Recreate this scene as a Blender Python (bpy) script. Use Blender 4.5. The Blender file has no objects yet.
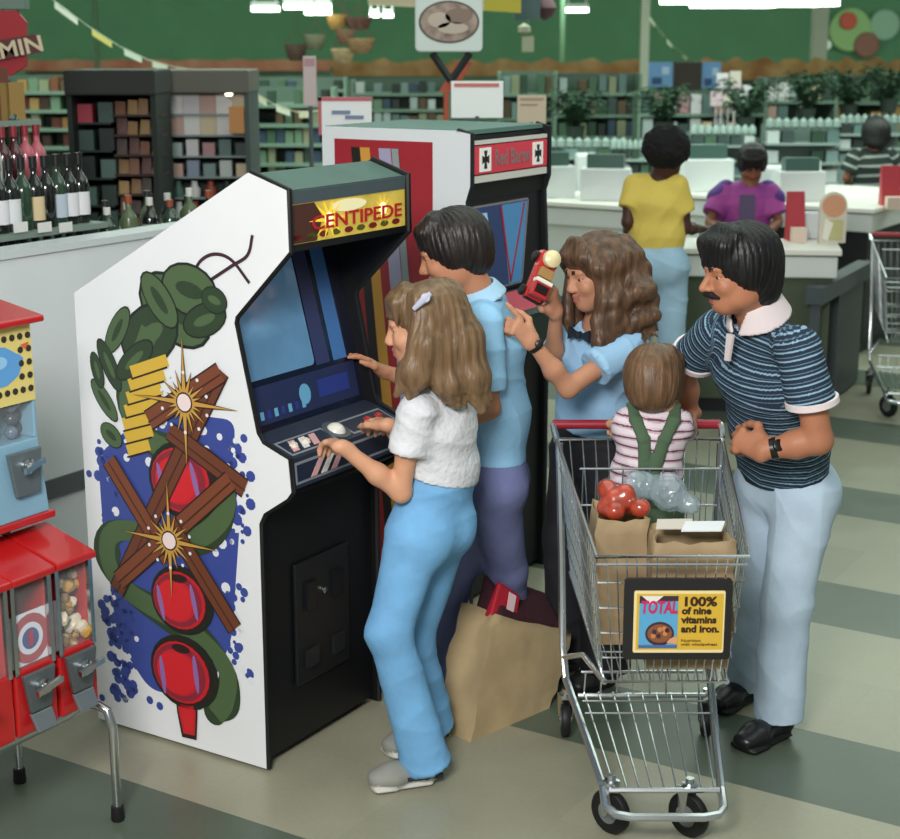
import bpy, bmesh, math, random
import numpy as np
from mathutils import Vector, Matrix
random.seed(7)
SC = bpy.context.scene
COL = SC.collection
PI = math.pi
def V3(*p): return np.array(p, dtype=float)
def nrm(v):
    v = np.asarray(v, float); return v / (np.linalg.norm(v) + 1e-12)

# ------------------------------------------------------------------ camera
FPX, PITCH, CAMH = 1567.4, math.radians(13.63), 2.193
cam = bpy.data.cameras.new('camera'); camo = bpy.data.objects.new('camera', cam); COL.objects.link(camo)
cam.sensor_fit = 'HORIZONTAL'; cam.sensor_width = 36.0; cam.lens = 36.0 * FPX / 900.0
cam.clip_end = 200
camo.location = (0, 0, CAMH); camo.rotation_euler = (PI / 2 - PITCH, 0, 0)
SC.camera = camo
cam.dof.use_dof = True; cam.dof.focus_distance = 4.75; cam.dof.aperture_fstop = 4.0
CC, CS = math.cos(PITCH), math.sin(PITCH)
def ray(px, py):
    u = -(py - 419.5) / FPX
    return V3((px - 450.0) / FPX, CC + u * CS, -CS + u * CC)
def at(px, py, y):                      # where the line of sight of a photo point reaches distance y
    r = ray(px, py); return V3(0, 0, CAMH) + r * (y / r[1])
def ground(px, py, z=0.0):
    r = ray(px, py); return V3(0, 0, CAMH) + r * ((z - CAMH) / r[2])
YAW = math.radians(58.1)
A = V3(math.cos(YAW), math.sin(YAW), 0)     # along the row of machines
B = V3(-math.sin(YAW), math.cos(YAW), 0)    # from the machines' fronts to their backs
def ab(a, b, z=0.0): return A * a + B * b + V3(0, 0, z)
def on_b(px, py, b):                    # photo point on the upright plane at distance b
    r = ray(px, py); o = V3(0, 0, CAMH); t = (b - o @ B) / (r @ B); return o + r * t
def on_a(px, py, a):
    r = ray(px, py); o = V3(0, 0, CAMH); t = (a - o @ A) / (r @ A); return o + r * t

# ------------------------------------------------------------------ materials
def lin(c):
    if isinstance(c, str):
        c = [int(c[i:i + 2], 16) / 255 for i in (0, 2, 4)]
    return tuple(x / 12.92 if x <= .04045 else ((x + .055) / 1.055) ** 2.4 for x in c) + (1,)
def mat(name, col, rough=.6, metal=0., spec=.5, var=0., vscale=8., bump=0., bscale=60., emit=0., alpha=1., trans=0., coat=0., stretch=None, col2=None):
    m = bpy.data.materials.new(name); m.use_nodes = True
    nt = m.node_tree; bs = nt.nodes['Principled BSDF']
    bs.inputs['Base Color'].default_value = lin(col)
    bs.inputs['Roughness'].default_value = rough; bs.inputs['Metallic'].default_value = metal
    bs.inputs['Specular IOR Level'].default_value = spec
    bs.inputs['Coat Weight'].default_value = coat
    if alpha < 1: bs.inputs['Alpha'].default_value = alpha
    if trans: bs.inputs['Transmission Weight'].default_value = trans
    if emit:
        bs.inputs['Emission Color'].default_value = lin(col); bs.inputs['Emission Strength'].default_value = emit
    if var or bump or col2:
        tc = nt.nodes.new('ShaderNodeTexCoord'); mp = nt.nodes.new('ShaderNodeMapping')
        nt.links.new(tc.outputs['Object'], mp.inputs[0])
        if stretch: mp.inputs['Scale'].default_value = stretch
    if var or col2:
        n = nt.nodes.new('ShaderNodeTexNoise'); n.inputs['Scale'].default_value = vscale; n.inputs['Detail'].default_value = 5
        nt.links.new(mp.outputs[0], n.inputs['Vector'])
        r = nt.nodes.new('ShaderNodeValToRGB')
        c = lin(col)
        if col2: lo, hi = lin(col2), c
        else: lo = tuple(x * (1 - var) for x in c[:3]) + (1,); hi = tuple(min(1, x * (1 + var)) for x in c[:3]) + (1,)
        r.color_ramp.elements[0].position = .35; r.color_ramp.elements[1].position = .65
        r.color_ramp.elements[0].color = lo; r.color_ramp.elements[1].color = hi
        nt.links.new(n.outputs['Fac'], r.inputs[0]); nt.links.new(r.outputs[0], bs.inputs['Base Color'])
    if bump:
        n2 = nt.nodes.new('ShaderNodeTexNoise'); n2.inputs['Scale'].default_value = bscale; n2.inputs['Detail'].default_value = 4
        nt.links.new(mp.outputs[0], n2.inputs['Vector'])
        bp = nt.nodes.new('ShaderNodeBump'); bp.inputs['Strength'].default_value = bump; bp.inputs['Distance'].default_value = .01
        nt.links.new(n2.outputs['Fac'], bp.inputs['Height']); nt.links.new(bp.outputs[0], bs.inputs['Normal'])
    return m
def stripe_mat(name, stops, period, rough=.8):
    """bands woven along the garment: stops = [(pos, colour)...] within one period of the vertex attribute 'axial'"""
    m = bpy.data.materials.new(name); m.use_nodes = True
    nt = m.node_tree; bs = nt.nodes['Principled BSDF']; bs.inputs['Roughness'].default_value = rough
    bs.inputs['Specular IOR Level'].default_value = .2
    at_ = nt.nodes.new('ShaderNodeAttribute'); at_.attribute_name = 'axial'
    d = nt.nodes.new('ShaderNodeMath'); d.operation = 'DIVIDE'; d.inputs[1].default_value = period
    fr = nt.nodes.new('ShaderNodeMath'); fr.operation = 'FRACT'
    r = nt.nodes.new('ShaderNodeValToRGB'); r.color_ramp.interpolation = 'CONSTANT'
    e = r.color_ramp.elements
    e[0].position = stops[0][0]; e[0].color = lin(stops[0][1]); e[1].position = stops[1][0]; e[1].color = lin(stops[1][1])
    for p, c in stops[2:]:
        x = e.new(p); x.color = lin(c)
    nt.links.new(at_.outputs['Fac'], d.inputs[0]); nt.links.new(d.outputs[0], fr.inputs[0])
    nt.links.new(fr.outputs[0], r.inputs[0]); nt.links.new(r.outputs[0], bs.inputs['Base Color'])
    return m
_M = {}
def M(col, rough=.6, **k):
    key = (col, rough, tuple(sorted(k.items())))
    if key not in _M: _M[key] = mat('paint_' + col, col, rough, **k)
    return _M[key]

# ------------------------------------------------------------------ objects
ORG = {}
def tag(o, label=None, cat=None, group=None, kind=None):
    if label: o['label'] = label
    if cat: o['category'] = cat
    if group: o['group'] = group
    if kind: o['kind'] = kind
    return o
def thing(name, loc, label, cat, group=None):
    o = bpy.data.objects.new(name, None); COL.objects.link(o)
    o.location = tuple(loc); o.empty_display_size = .1
    ORG[o.name] = np.array(loc, float)
    return tag(o, label, cat, group)
def link_mesh(name, me, mats, parent=None, loc=(0, 0, 0), smooth=False, sharp=None):
    org = np.array(loc, float) if parent is None else ORG[parent.name]
    n = len(me.vertices)
    if n:
        co = np.empty(n * 3, np.float32); me.vertices.foreach_get('co', co)
        co = co.reshape(-1, 3) - org.astype(np.float32); me.vertices.foreach_set('co', co.ravel())
    for m in (mats if isinstance(mats, (list, tuple)) else [mats]): me.materials.append(m)
    if smooth:
        me.polygons.foreach_set('use_smooth', [True] * len(me.polygons))
        if sharp: me.set_sharp_from_angle(angle=math.radians(sharp))
    me.update()
    o = bpy.data.objects.new(name, me); COL.objects.link(o)
    if parent is None: o.location = tuple(org)
    else: o.parent = parent
    ORG[o.name] = org
    return o
class MB:
    """collects shapes (world metres) for one mesh"""
    def __init__(s): s.v = []; s.f = []; s.m = []
    def add(s, vs, fs, mi=0):
        n = len(s.v); s.v += [tuple(map(float, p)) for p in vs]
        s.f += [tuple(n + i for i in f) for f in fs]; s.m += [mi] * len(fs); return s
    def hexa(s, p, mi=0):   # 4 bottom + 4 top
        return s.add(p, [(3, 2, 1, 0), (4, 5, 6, 7), (0, 1, 5, 4), (1, 2, 6, 5), (2, 3, 7, 6), (3, 0, 4, 7)], mi)
    def box(s, c, sx, sy, sz, X=(1, 0, 0), Y=(0, 1, 0), mi=0, Z=None):   # c = centre of the base
        c = np.array(c, float); X = nrm(X); Y = nrm(Y); Z = nrm(np.cross(X, Y)) if Z is None else nrm(Z)
        X, Y = X * sx / 2, Y * sy / 2
        p = [c - X - Y, c + X - Y, c + X + Y, c - X + Y]
        return s.hexa(p + [q + Z * sz for q in p], mi)
    def prism(s, poly, ext, mi=0):   # closed outline (3D points) pushed along ext
        n = len(poly); poly = [np.array(p, float) for p in poly]; ext = np.array(ext, float)
        N = sum(np.cross(poly[i], poly[(i + 1) % n]) for i in range(n))
        if N @ ext > 0: poly = poly[::-1]
        top = [p + ext for p in poly]
        fs = [tuple(range(n)), tuple(range(2 * n - 1, n - 1, -1))] + [(i, n + i, n + (i + 1) % n, (i + 1) % n) for i in range(n)]
        return s.add(poly + top, fs, mi)
    def poly(s, pts, mi=0): return s.add(pts, [tuple(range(len(pts)))], mi)
    def tube(s, pts, r, n=8, mi=0, cap=True, closed=False):
        pts = [np.array(p, float) for p in pts]; L = len(pts)
        rr = r if isinstance(r, (list, tuple, np.ndarray)) else [r] * L
        vs = []; prev = None
        for i in range(L):
            if closed: t = nrm(pts[(i + 1) % L] - pts[i - 1])
            else: t = nrm(pts[min(i + 1, L - 1)] - pts[max(i - 1, 0)])
            if prev is None:
                u = np.cross(t, V3(0, 0, 1)); u = nrm(u) if np.linalg.norm(u) > .05 else V3(1, 0, 0)
            else:
                u = prev - t * (prev @ t); u = nrm(u)
            prev = u; w = np.cross(t, u)
            for k in range(n):
                a = 2 * PI * k / n; vs.append(pts[i] + (u * math.cos(a) + w * math.sin(a)) * rr[i])
        fs = []
        for i in range(L if closed else L - 1):
            j = (i + 1) % L
            for k in range(n): fs.append((i * n + k, i * n + (k + 1) % n, j * n + (k + 1) % n, j * n + k))
        if cap and not closed: fs += [tuple(range(n - 1, -1, -1)), tuple((L - 1) * n + k for k in range(n))]
        return s.add(vs, fs, mi)
    def lathe(s, c, prof, n=16, axis=(0, 0, 1), mi=0):   # prof = [(radius, height)...]
        c = np.array(c, float); ax = nrm(axis)
        u = np.cross(ax, V3(1, 0, 0)); u = nrm(u) if np.linalg.norm(u) > .1 else V3(0, 1, 0); w = np.cross(ax, u)
        vs = []; fs = []
        for r, h in prof:
            for k in range(n):
                a = 2 * PI * k / n; vs.append(c + ax * h + (u * math.cos(a) + w * math.sin(a)) * max(r, 1e-4))
        L = len(prof)
        for i in range(L - 1):
            for k in range(n): fs.append((i * n + k, i * n + (k + 1) % n, (i + 1) * n + (k + 1) % n, (i + 1) * n + k))
        fs += [tuple(range(n - 1, -1, -1)), tuple((L - 1) * n + k for k in range(n))]
        return s.add(vs, fs, mi)
    def mesh(s, name):
        me = bpy.data.meshes.new(name); me.from_pydata(s.v, [], s.f)
        if any(s.m): me.polygons.foreach_set('material_index', s.m)
        return me
    def build(s, name, mats, parent=None, loc=(0, 0, 0), smooth=False, sharp=40, bevel=0):
        o = link_mesh(name, s.mesh(name), mats, parent, loc, smooth, sharp)
        if bevel:
            b = o.modifiers.new('bevel', 'BEVEL'); b.width = bevel; b.segments = 2; b.limit_method = 'ANGLE'; b.angle_limit = math.radians(40)
        return o
def struct(o): o['kind'] = 'structure'; return o
def rounded(pts, r, n=5):
    """rounds the corners of a planar outline"""
    out = []; L = len(pts); pts = [np.array(p, float) for p in pts]
    for i in range(L):
        p, a, b = pts[i], pts[i - 1], pts[(i + 1) % L]
        q = min(r, np.linalg.norm(a - p) * .45, np.linalg.norm(b - p) * .45)
        s, e = p + nrm(a - p) * q, p + nrm(b - p) * q
        for k in range(n + 1):
            t = k / n; out.append((1 - t) ** 2 * s + 2 * t * (1 - t) * p + t * t * e)
    return out
def text(name, body, size, O, X, Y, m, parent=None, shear=0, depth=.0006, align='CENTER', width=None, offset=0.0, loc=(0, 0, 0)):
    """lettering lying in the plane X, Y with its middle at O"""
    cu = bpy.data.curves.new(name, 'FONT'); cu.body = body; cu.size = size; cu.shear = shear; cu.align_x = align; cu.align_y = 'CENTER'
    cu.extrude = depth; cu.resolution_u = 3; cu.offset = offset; cu.space_line = .95
    t = bpy.data.objects.new('tmp', cu); COL.objects.link(t)
    dg = bpy.context.evaluated_depsgraph_get(); dg.update()
    me = bpy.data.meshes.new_from_object(t.evaluated_get(dg)); bpy.data.objects.remove(t); bpy.data.curves.remove(cu)
    n = len(me.vertices); co = np.empty(n * 3, np.float32); me.vertices.foreach_get('co', co); co = co.reshape(-1, 3).astype(float)
    if width:
        w = co[:, 0].max() - co[:, 0].min(); co[:, 0] *= width / w
    X, Y = nrm(X), nrm(Y); Z = np.cross(X, Y)
    P = np.array(O, float) + co[:, :1] * X + co[:, 1:2] * Y + co[:, 2:3] * Z
    me.vertices.foreach_set('co', P.astype(np.float32).ravel()); me.name = name
    me.materials.clear()
    return link_mesh(name, me, m, parent, loc)
def dup(root, loc, rotz=0., label=None, group=None):
    r = root.copy(); COL.objects.link(r); r.location = tuple(loc); r.rotation_euler = (0, 0, rotz)
    if label: r['label'] = label
    if group: r['group'] = group
    for ch in list(root.children):
        c = ch.copy(); COL.objects.link(c); c.parent = r
        for g in list(ch.children):
            d = g.copy(); COL.objects.link(d); d.parent = c
    return r

# ------------------------------------------------------------------ distance-field sculpting
def P_seg(a, b, ra, rb, lat=None, fl=1., u0=0., u1=None, capa=False, capb=False, nou=False):
    a = np.array(a, float); b = np.array(b, float); ab_ = b - a; L = np.linalg.norm(ab_); d = ab_ / L
    if u1 is None: u1 = u0 + L
    if lat is not None:
        lat = np.array(lat, float); lat = nrm(lat - d * (lat @ d))
    R = max(ra, rb) * max(1, fl)
    lo, hi = np.minimum(a, b) - R, np.maximum(a, b) + R
    def fn(X, Y, Z):
        x, y, z = X - a[0], Y - a[1], Z - a[2]
        s = x * d[0] + y * d[1] + z * d[2]
        t = np.clip(s / L, 0, 1); x = x - t * ab_[0]; y = y - t * ab_[1]; z = z - t * ab_[2]
        q = x * x + y * y + z * z
        if lat is not None:
            l = x * lat[0] + y * lat[1] + z * lat[2]; q = np.maximum(q - l * l, 0) + (l / fl) ** 2
        r = np.sqrt(q) - (ra + (rb - ra) * t)
        if capb: r = np.maximum(r, s - L)
        if capa: r = np.maximum(r, -s)
        return r, (None if nou else u0 + (u1 - u0) * (s / L))
    return fn, lo, hi
def P_ell(c, r, Mx=None):
    c = np.array(c, float); r = np.array(r, float) if np.ndim(r) else np.array([r] * 3, float)
    Mx = np.eye(3) if Mx is None else Mx; R = r.max(); e = np.abs(Mx) @ r
    def fn(X, Y, Z):
        p = [X - c[0], Y - c[1], Z - c[2]]
        q = [p[0] * Mx[0, i] + p[1] * Mx[1, i] + p[2] * Mx[2, i] for i in range(3)]
        k0 = np.sqrt((q[0] / r[0]) ** 2 + (q[1] / r[1]) ** 2 + (q[2] / r[2]) ** 2) + 1e-9
        k1 = np.sqrt((q[0] / r[0] ** 2) ** 2 + (q[1] / r[1] ** 2) ** 2 + (q[2] / r[2] ** 2) ** 2) + 1e-9
        return k0 * (k0 - 1) / k1, None
    return fn, c - e, c + e
def P_box(c, r, Mx=None, rd=.01):
    c = np.array(c, float); r = np.array(r, float); Mx = np.eye(3) if Mx is None else Mx; e = np.abs(Mx) @ r
    def fn(X, Y, Z):
        p = [X - c[0], Y - c[1], Z - c[2]]
        q = [np.abs(p[0] * Mx[0, i] + p[1] * Mx[1, i] + p[2] * Mx[2, i]) - (r[i] - rd) for i in range(3)]
        o = np.sqrt(sum(np.maximum(x, 0) ** 2 for x in q)); i_ = np.minimum(np.maximum(q[0], np.maximum(q[1], q[2])), 0)
        return o + i_ - rd, None
    return fn, c - e, c + e
def P_collar(c, ax, r0, r1, h, th, front, gap):
    """standing ring around axis ax, open by half-width gap towards front"""
    c = np.array(c, float); ax = nrm(ax); fr = np.array(front, float); fr = nrm(fr - ax * (fr @ ax)); R = max(r0, r1) + th + h
    def fn(X, Y, Z):
        x, y, z = X - c[0], Y - c[1], Z - c[2]
        s = x * ax[0] + y * ax[1] + z * ax[2]
        px, py, pz = x - s * ax[0], y - s * ax[1], z - s * ax[2]
        rad = np.sqrt(px * px + py * py + pz * pz)
        t = np.clip(s / h, 0, 1)
        d = np.maximum(np.abs(rad - (r0 + (r1 - r0) * t)) - th, np.abs(s - h / 2) - h / 2)
        f = px * fr[0] + py * fr[1] + pz * fr[2]
        sd = np.sqrt(np.maximum(rad * rad - f * f, 0))
        d = np.maximum(d, np.where(f > 0, gap * (.35 + t) - sd, -1))
        return d, None
    return fn, c - R, c + R
class Fld:
    def __init__(s, h): s.h = h; s.ops = []
    def add(s, p, k=.02, t=0): s.ops.append(('a', p, k, t)); return s
    def sub(s, p, k=.004): s.ops.append(('s', p, k, 0)); return s
    def cut(s, c, n, lim=None): s.ops.append(('c', (np.array(c, float), nrm(n), lim), 0, 0)); return s   # removes the side n points to
    def seg(s, a, b, ra, rb, k=.02, t=0, **kw): return s.add(P_seg(a, b, ra, rb, **kw), k, t)
    def chain(s, pts, rs, k=.02, t=0, **kw):
        u = kw.pop('u0', 0.)
        for i in range(len(pts) - 1):
            L = np.linalg.norm(np.array(pts[i + 1], float) - np.array(pts[i], float))
            s.seg(pts[i], pts[i + 1], rs[i], rs[i + 1], k if i else k, t, u0=u, **kw); u += L
        return s
    def mesh(s, name, wr=None):
        h = s.h
        A_ = [o for o in s.ops if o[0] == 'a']
        lo = np.min([o[1][1] for o in A_], 0) - .03; hi = np.max([o[1][2] for o in A_], 0) + .03
        n = np.ceil((hi - lo) / h).astype(int) + 1
        ax = [(lo[i] + h * np.arange(n[i])).astype(np.float32) for i in range(3)]
        D = np.full(n, 1., np.float32); T = np.zeros(n, np.int8); U = np.zeros(n, np.float32)
        for op, p, k, t in s.ops:
            if op == 'c':
                c, nn, lim = p
                X, Y, Z = ax[0][:, None, None], ax[1][None, :, None], ax[2][None, None, :]
                d = (X - c[0]) * nn[0] + (Y - c[1]) * nn[1] + (Z - c[2]) * nn[2]
                if lim is not None:
                    inside = (X - c[0]) ** 2 + (Y - c[1]) ** 2 + (Z - c[2]) ** 2 < lim * lim
                    np.copyto(D, np.maximum(D, d.astype(np.float32)), where=np.broadcast_to(inside, D.shape))
                else: D = np.maximum(D, d.astype(np.float32))
                continue
            fn, l, hh = p; pad = k + 2.5 * h
            i0 = np.clip(np.floor((l - pad - lo) / h).astype(int), 0, n - 1); i1 = np.clip(np.ceil((hh + pad - lo) / h).astype(int) + 1, 1, n)
            if (i1 <= i0).any(): continue
            sl = tuple(slice(i0[i], i1[i]) for i in range(3))
            d, u = fn(ax[0][sl[0]][:, None, None], ax[1][sl[1]][None, :, None], ax[2][sl[2]][None, None, :])
            d = d.astype(np.float32); o = D[sl]
            if op == 'a':
                near = d < o
                q = np.maximum(k - np.abs(o - d), 0) / max(k, 1e-6)
                D[sl] = np.minimum(o, d) - q * q * k / 4
                T[sl] = np.where(near, t, T[sl])
                if u is not None: U[sl] = np.where(near, u, U[sl])
            else:
                q = np.maximum(k - np.abs(o + d), 0) / max(k, 1e-6)
                D[sl] = np.maximum(o, -d) + q * q * k / 4
        S = D < 0
        S[0] = S[-1] = False; S[:, 0] = S[:, -1] = False; S[:, :, 0] = S[:, :, -1] = False
        c8 = np.zeros(n - 1, np.int8); offs = [(i, j, kk) for i in (0, 1) for j in (0, 1) for kk in (0, 1)]
        for i, j, kk in offs: c8 += S[i:n[0] - 1 + i, j:n[1] - 1 + j, kk:n[2] - 1 + kk]
        act = (c8 > 0) & (c8 < 8); I = np.argwhere(act); idx = np.full(act.shape, -1, np.int32); idx[act] = np.arange(len(I))
        val = {o: D[I[:, 0] + o[0], I[:, 1] + o[1], I[:, 2] + o[2]] for o in offs}
        acc = np.zeros((len(I), 3)); cnt = np.zeros(len(I))
        for o in offs:
            for axn in range(3):
                if o[axn] == 0:
                    o2 = list(o); o2[axn] = 1; o2 = tuple(o2)
                    v1, v2 = val[o], val[o2]; m = (v1 < 0) != (v2 < 0)
                    t = np.where(m, v1 / np.where(m, v1 - v2, 1), 0)
                    pt = np.array(o, float)[None, :].repeat(len(I), 0); pt[:, axn] += t
                    acc[m] += pt[m]; cnt[m] += 1
        Vt = lo + h * (I + acc / np.maximum(cnt, 1)[:, None])
        Tv = T[I[:, 0], I[:, 1], I[:, 2]]
        Uv = sum(U[I[:, 0] + o[0], I[:, 1] + o[1], I[:, 2] + o[2]] for o in offs) / 8
        Q = []
        for axn in range(3):
            a1, a2 = (axn + 1) % 3, (axn + 2) % 3
            s0 = [slice(None)] * 3; s1 = [slice(None)] * 3; s0[axn] = slice(0, -1); s1[axn] = slice(1, None)
            E = np.argwhere(S[tuple(s0)] != S[tuple(s1)])
            E = E[(E[:, a1] > 0) & (E[:, a2] > 0) & (E[:, a1] < n[a1] - 1) & (E[:, a2] < n[a2] - 1)]
            ins = S[E[:, 0], E[:, 1], E[:, 2]]
            def cell(d1, d2):
                e = E.copy(); e[:, a1] -= d1; e[:, a2] -= d2; return idx[e[:, 0], e[:, 1], e[:, 2]]
            q = np.stack([cell(1, 1), cell(0, 1), cell(0, 0), cell(1, 0)], 1)
            q[~ins] = q[~ins][:, ::-1]; Q.append(q)
        Q = np.concatenate(Q); Q = Q[(Q >= 0).all(1)]
        # one light smoothing pass, then folds
        Nn = np.zeros_like(Vt); e1 = Vt[Q[:, 2]] - Vt[Q[:, 0]]; e2 = Vt[Q[:, 3]] - Vt[Q[:, 1]]; fnm = np.cross(e1, e2)
        for i in range(4): np.add.at(Nn, Q[:, i], fnm)
        Nn /= np.linalg.norm(Nn, axis=1)[:, None] + 1e-12
        if wr is not None: Vt = Vt + Nn * wr(Vt, Nn, Uv)[:, None]
        me = bpy.data.meshes.new(name)
        me.vertices.add(len(Vt)); me.vertices.foreach_set('co', Vt.astype(np.float32).ravel())
        me.loops.add(Q.size); me.loops.foreach_set('vertex_index', Q.astype(np.int32).ravel())
        me.polygons.add(len(Q)); me.polygons.foreach_set('loop_start', np.arange(0, Q.size, 4, dtype=np.int32))
        me.polygons.foreach_set('material_index', Tv[Q[:, 0]].astype(np.int32))
        me.update(calc_edges=True)
        at_ = me.attributes.new('axial', 'FLOAT', 'POINT'); at_.data.foreach_set('value', Uv.astype(np.float32))
        return me
    def build(s, name, mats, parent=None, loc=(0, 0, 0), wr=None):
        me = s.mesh(name, wr)
        mats = mats if isinstance(mats, (list, tuple)) else [mats]
        return link_mesh(name, me, mats, parent, loc, smooth=True)
def folds(amp, freq=9., seed=0):
    """soft irregular creases"""
    rs = np.random.RandomState(seed); K = rs.randn(8, 3) * freq; ph = rs.rand(8) * 6.28; K[:, 2] *= 1.1
    def f(Vt, N, U):
        w = 0
        for i in range(4):
            q = np.sin(Vt @ K[i] + ph[i] + 1.6 * np.sin(Vt @ K[i + 4] * .7 + ph[i + 4])); w = w + (1 - np.sqrt(np.abs(q) + .02)) * (.5 + .5 * np.sin(Vt @ K[(i + 5) % 8] * .6 + ph[i]))
        return amp * (w - .45)
    return f
# ------------------------------------------------------------------ the room
def floor_mat():
    m = bpy.data.materials.new('striped_floor_tiles'); m.use_nodes = True
    nt = m.node_tree; L = nt.links; N = nt.nodes; bs = N['Principled BSDF']
    geo = N.new('ShaderNodeNewGeometry')
    def dot(v):
        d = N.new('ShaderNodeVectorMath'); d.operation = 'DOT_PRODUCT'; d.inputs[1].default_value = tuple(v)
        L.new(geo.outputs['Position'], d.inputs[0]); return d.outputs['Value']
    def mth(op, a, b=None, c=None):
        x = N.new('ShaderNodeMath'); x.operation = op
        for i, q in enumerate((a, b, c)):
            if q is None: continue
            if isinstance(q, (int, float)): x.inputs[i].default_value = q
            else: L.new(q, x.inputs[i])
        return x.outputs[0]
    a_, b_ = dot(A), dot(B)
    ph = mth('FRACT', mth('DIVIDE', mth('SUBTRACT', a_, 4.155), 1.437))
    dark = mth('LESS_THAN', ph, .335)
    # tile joints every 0.479 m both ways
    ja = mth('FRACT', mth('DIVIDE', mth('SUBTRACT', a_, 4.155), .479)); jb = mth('FRACT', mth('DIVIDE', b_, .479))
    ga = mth('LESS_THAN', mth('ABSOLUTE', mth('SUBTRACT', ja, .5)), .4965); gb = mth('LESS_THAN', mth('ABSOLUTE', mth('SUBTRACT', jb, .5)), .4965)
    grout = mth('MULTIPLY', ga, gb)
    cmb = N.new('ShaderNodeCombineXYZ'); L.new(mth('FLOOR', mth('DIVIDE', mth('SUBTRACT', a_, 4.155), .479)), cmb.inputs[0]); L.new(mth('FLOOR', mth('DIVIDE', b_, .479)), cmb.inputs[1])
    wn = N.new('ShaderNodeTexWhiteNoise'); wn.noise_dimensions = '2D'; L.new(cmb.outputs[0], wn.inputs['Vector'])
    n = N.new('ShaderNodeTexNoise'); n.inputs['Scale'].default_value = 3.5; n.inputs['Detail'].default_value = 6; L.new(geo.outputs['Position'], n.inputs['Vector'])
    n2 = N.new('ShaderNodeTexNoise'); n2.inputs['Scale'].default_value = 60; n2.inputs['Detail'].default_value = 3; L.new(geo.outputs['Position'], n2.inputs['Vector'])
    mx = N.new('ShaderNodeMix'); mx.data_type = 'RGBA'; L.new(dark, mx.inputs['Factor'])
    mx.inputs['A'].default_value = lin('9a9883'); mx.inputs['B'].default_value = lin('576254')
    val = mth('ADD', mth('ADD', mth('MULTIPLY', mth('SUBTRACT', n.outputs['Fac'], .5), .34), mth('MULTIPLY', mth('SUBTRACT', n2.outputs['Fac'], .5), .16)), mth('ADD', 1.0, mth('MULTIPLY', mth('SUBTRACT', wn.outputs['Value'], .5), .14)))
    val = mth('MULTIPLY', val, mth('ADD', .96, mth('MULTIPLY', grout, .04)))
    vm = N.new('ShaderNodeVectorMath'); vm.operation = 'SCALE'; L.new(mx.outputs['Result'], vm.inputs[0]); L.new(val, vm.inputs['Scale'])
    L.new(vm.outputs[0], bs.inputs['Base Color'])
    bs.inputs['Roughness'].default_value = .32; bs.inputs['Specular IOR Level'].default_value = .4
    rr = mth('ADD', .24, mth('MULTIPLY', n.outputs['Fac'], .2)); L.new(rr, bs.inputs['Roughness'])
    return m
m = MB(); m.poly([(-24, -4, 0), (26, -4, 0), (26, 32, 0), (-24, 32, 0)]); struct(m.build('floor', floor_mat()))
GREEN = mat('green_wall_paint', '3d6446', .85, var=.06, vscale=1.5)
m = MB(); m.box((1, 32.1, 0), 50, .2, 5.0); struct(m.build('wall_back', GREEN))
# suspended light rails of the far sales floor
FIX = M('e9ece6', .5); TUBE = mat('fluorescent_tube', 'f4fff2', .4, emit=7.)
for (x0, x1, py, y, who) in ((252, 279, 9, 21, 'short fluorescent strip light, leftmost over the left shelves'), (284, 331, 6.5, 20, 'fluorescent strip light above the hanging baskets'),
                        (305, 331, 12.5, 24, 'far fluorescent strip light just below the longer one by the baskets'), (660, 735, 1.5, 21, 'fluorescent strip light right of the thin white column'),
                        (690, 774, 5, 19, 'longest fluorescent strip light at the top right'), (777, 818, 4, 19.5, 'fluorescent strip light ending at the pale right column'),
                        (820, 838, 3.5, 21, 'short fluorescent strip light right of the pale column'), (566, 588, 10, 24, 'small fluorescent light alone on the green wall, centre'),
                        (370, 379, 15, 27, 'small round far light left of the hanging sign'), (383, 393, 15.5, 27, 'small far light nearest the hanging sign')):
    p, q = at(x0, py, y), at(x1, py, y); c = (p + q) / 2; L = q[0] - p[0]
    t = thing('ceiling_light', c, who, 'light', 'fluorescent strip lights')
    m = MB(); m.box(c + V3(0, 0, .03), L, .22, .06); m.build('housing', FIX, t)
    m = MB(); m.box(c + V3(0, 0, -.03), L * .98, .2, .06); m.build('diffuser', TUBE, t)
    m = MB()
    for s in (-.4, .4): m.tube([c + V3(s * L, 0, .09), V3(c[0] + s * L, c[1], 3.62)], .01, 6)
    m.build('hanger', FIX, t)
m = MB(); m.box((1, 22, 3.6), 50, 20, .15); struct(m.build('ceiling', M('c9cec2', .9)))
COLM = M('b9bfae', .7)
for (x, y, w) in ((644, 23, .12), (818, 25, .22)):
    c = at(x, 60, y); c[2] = 0; m = MB(); m.box(c, w, w, 3.6)
    tag(m.build('column', COLM, loc=c), 'thin white column in front of the green wall' if w < .2 else 'pale wide column under the strip lights at right', 'column', kind='structure')
for (x, y) in ((562, 26), (97, 24)):
    c = at(x, 60, y); c[2] = 0; m = MB(); m.box(c, .07, .07, 3.6); tag(m.build('column', M('5f8060', .7), loc=c), 'slim green post against the green wall', 'column', kind='structure')

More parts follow.
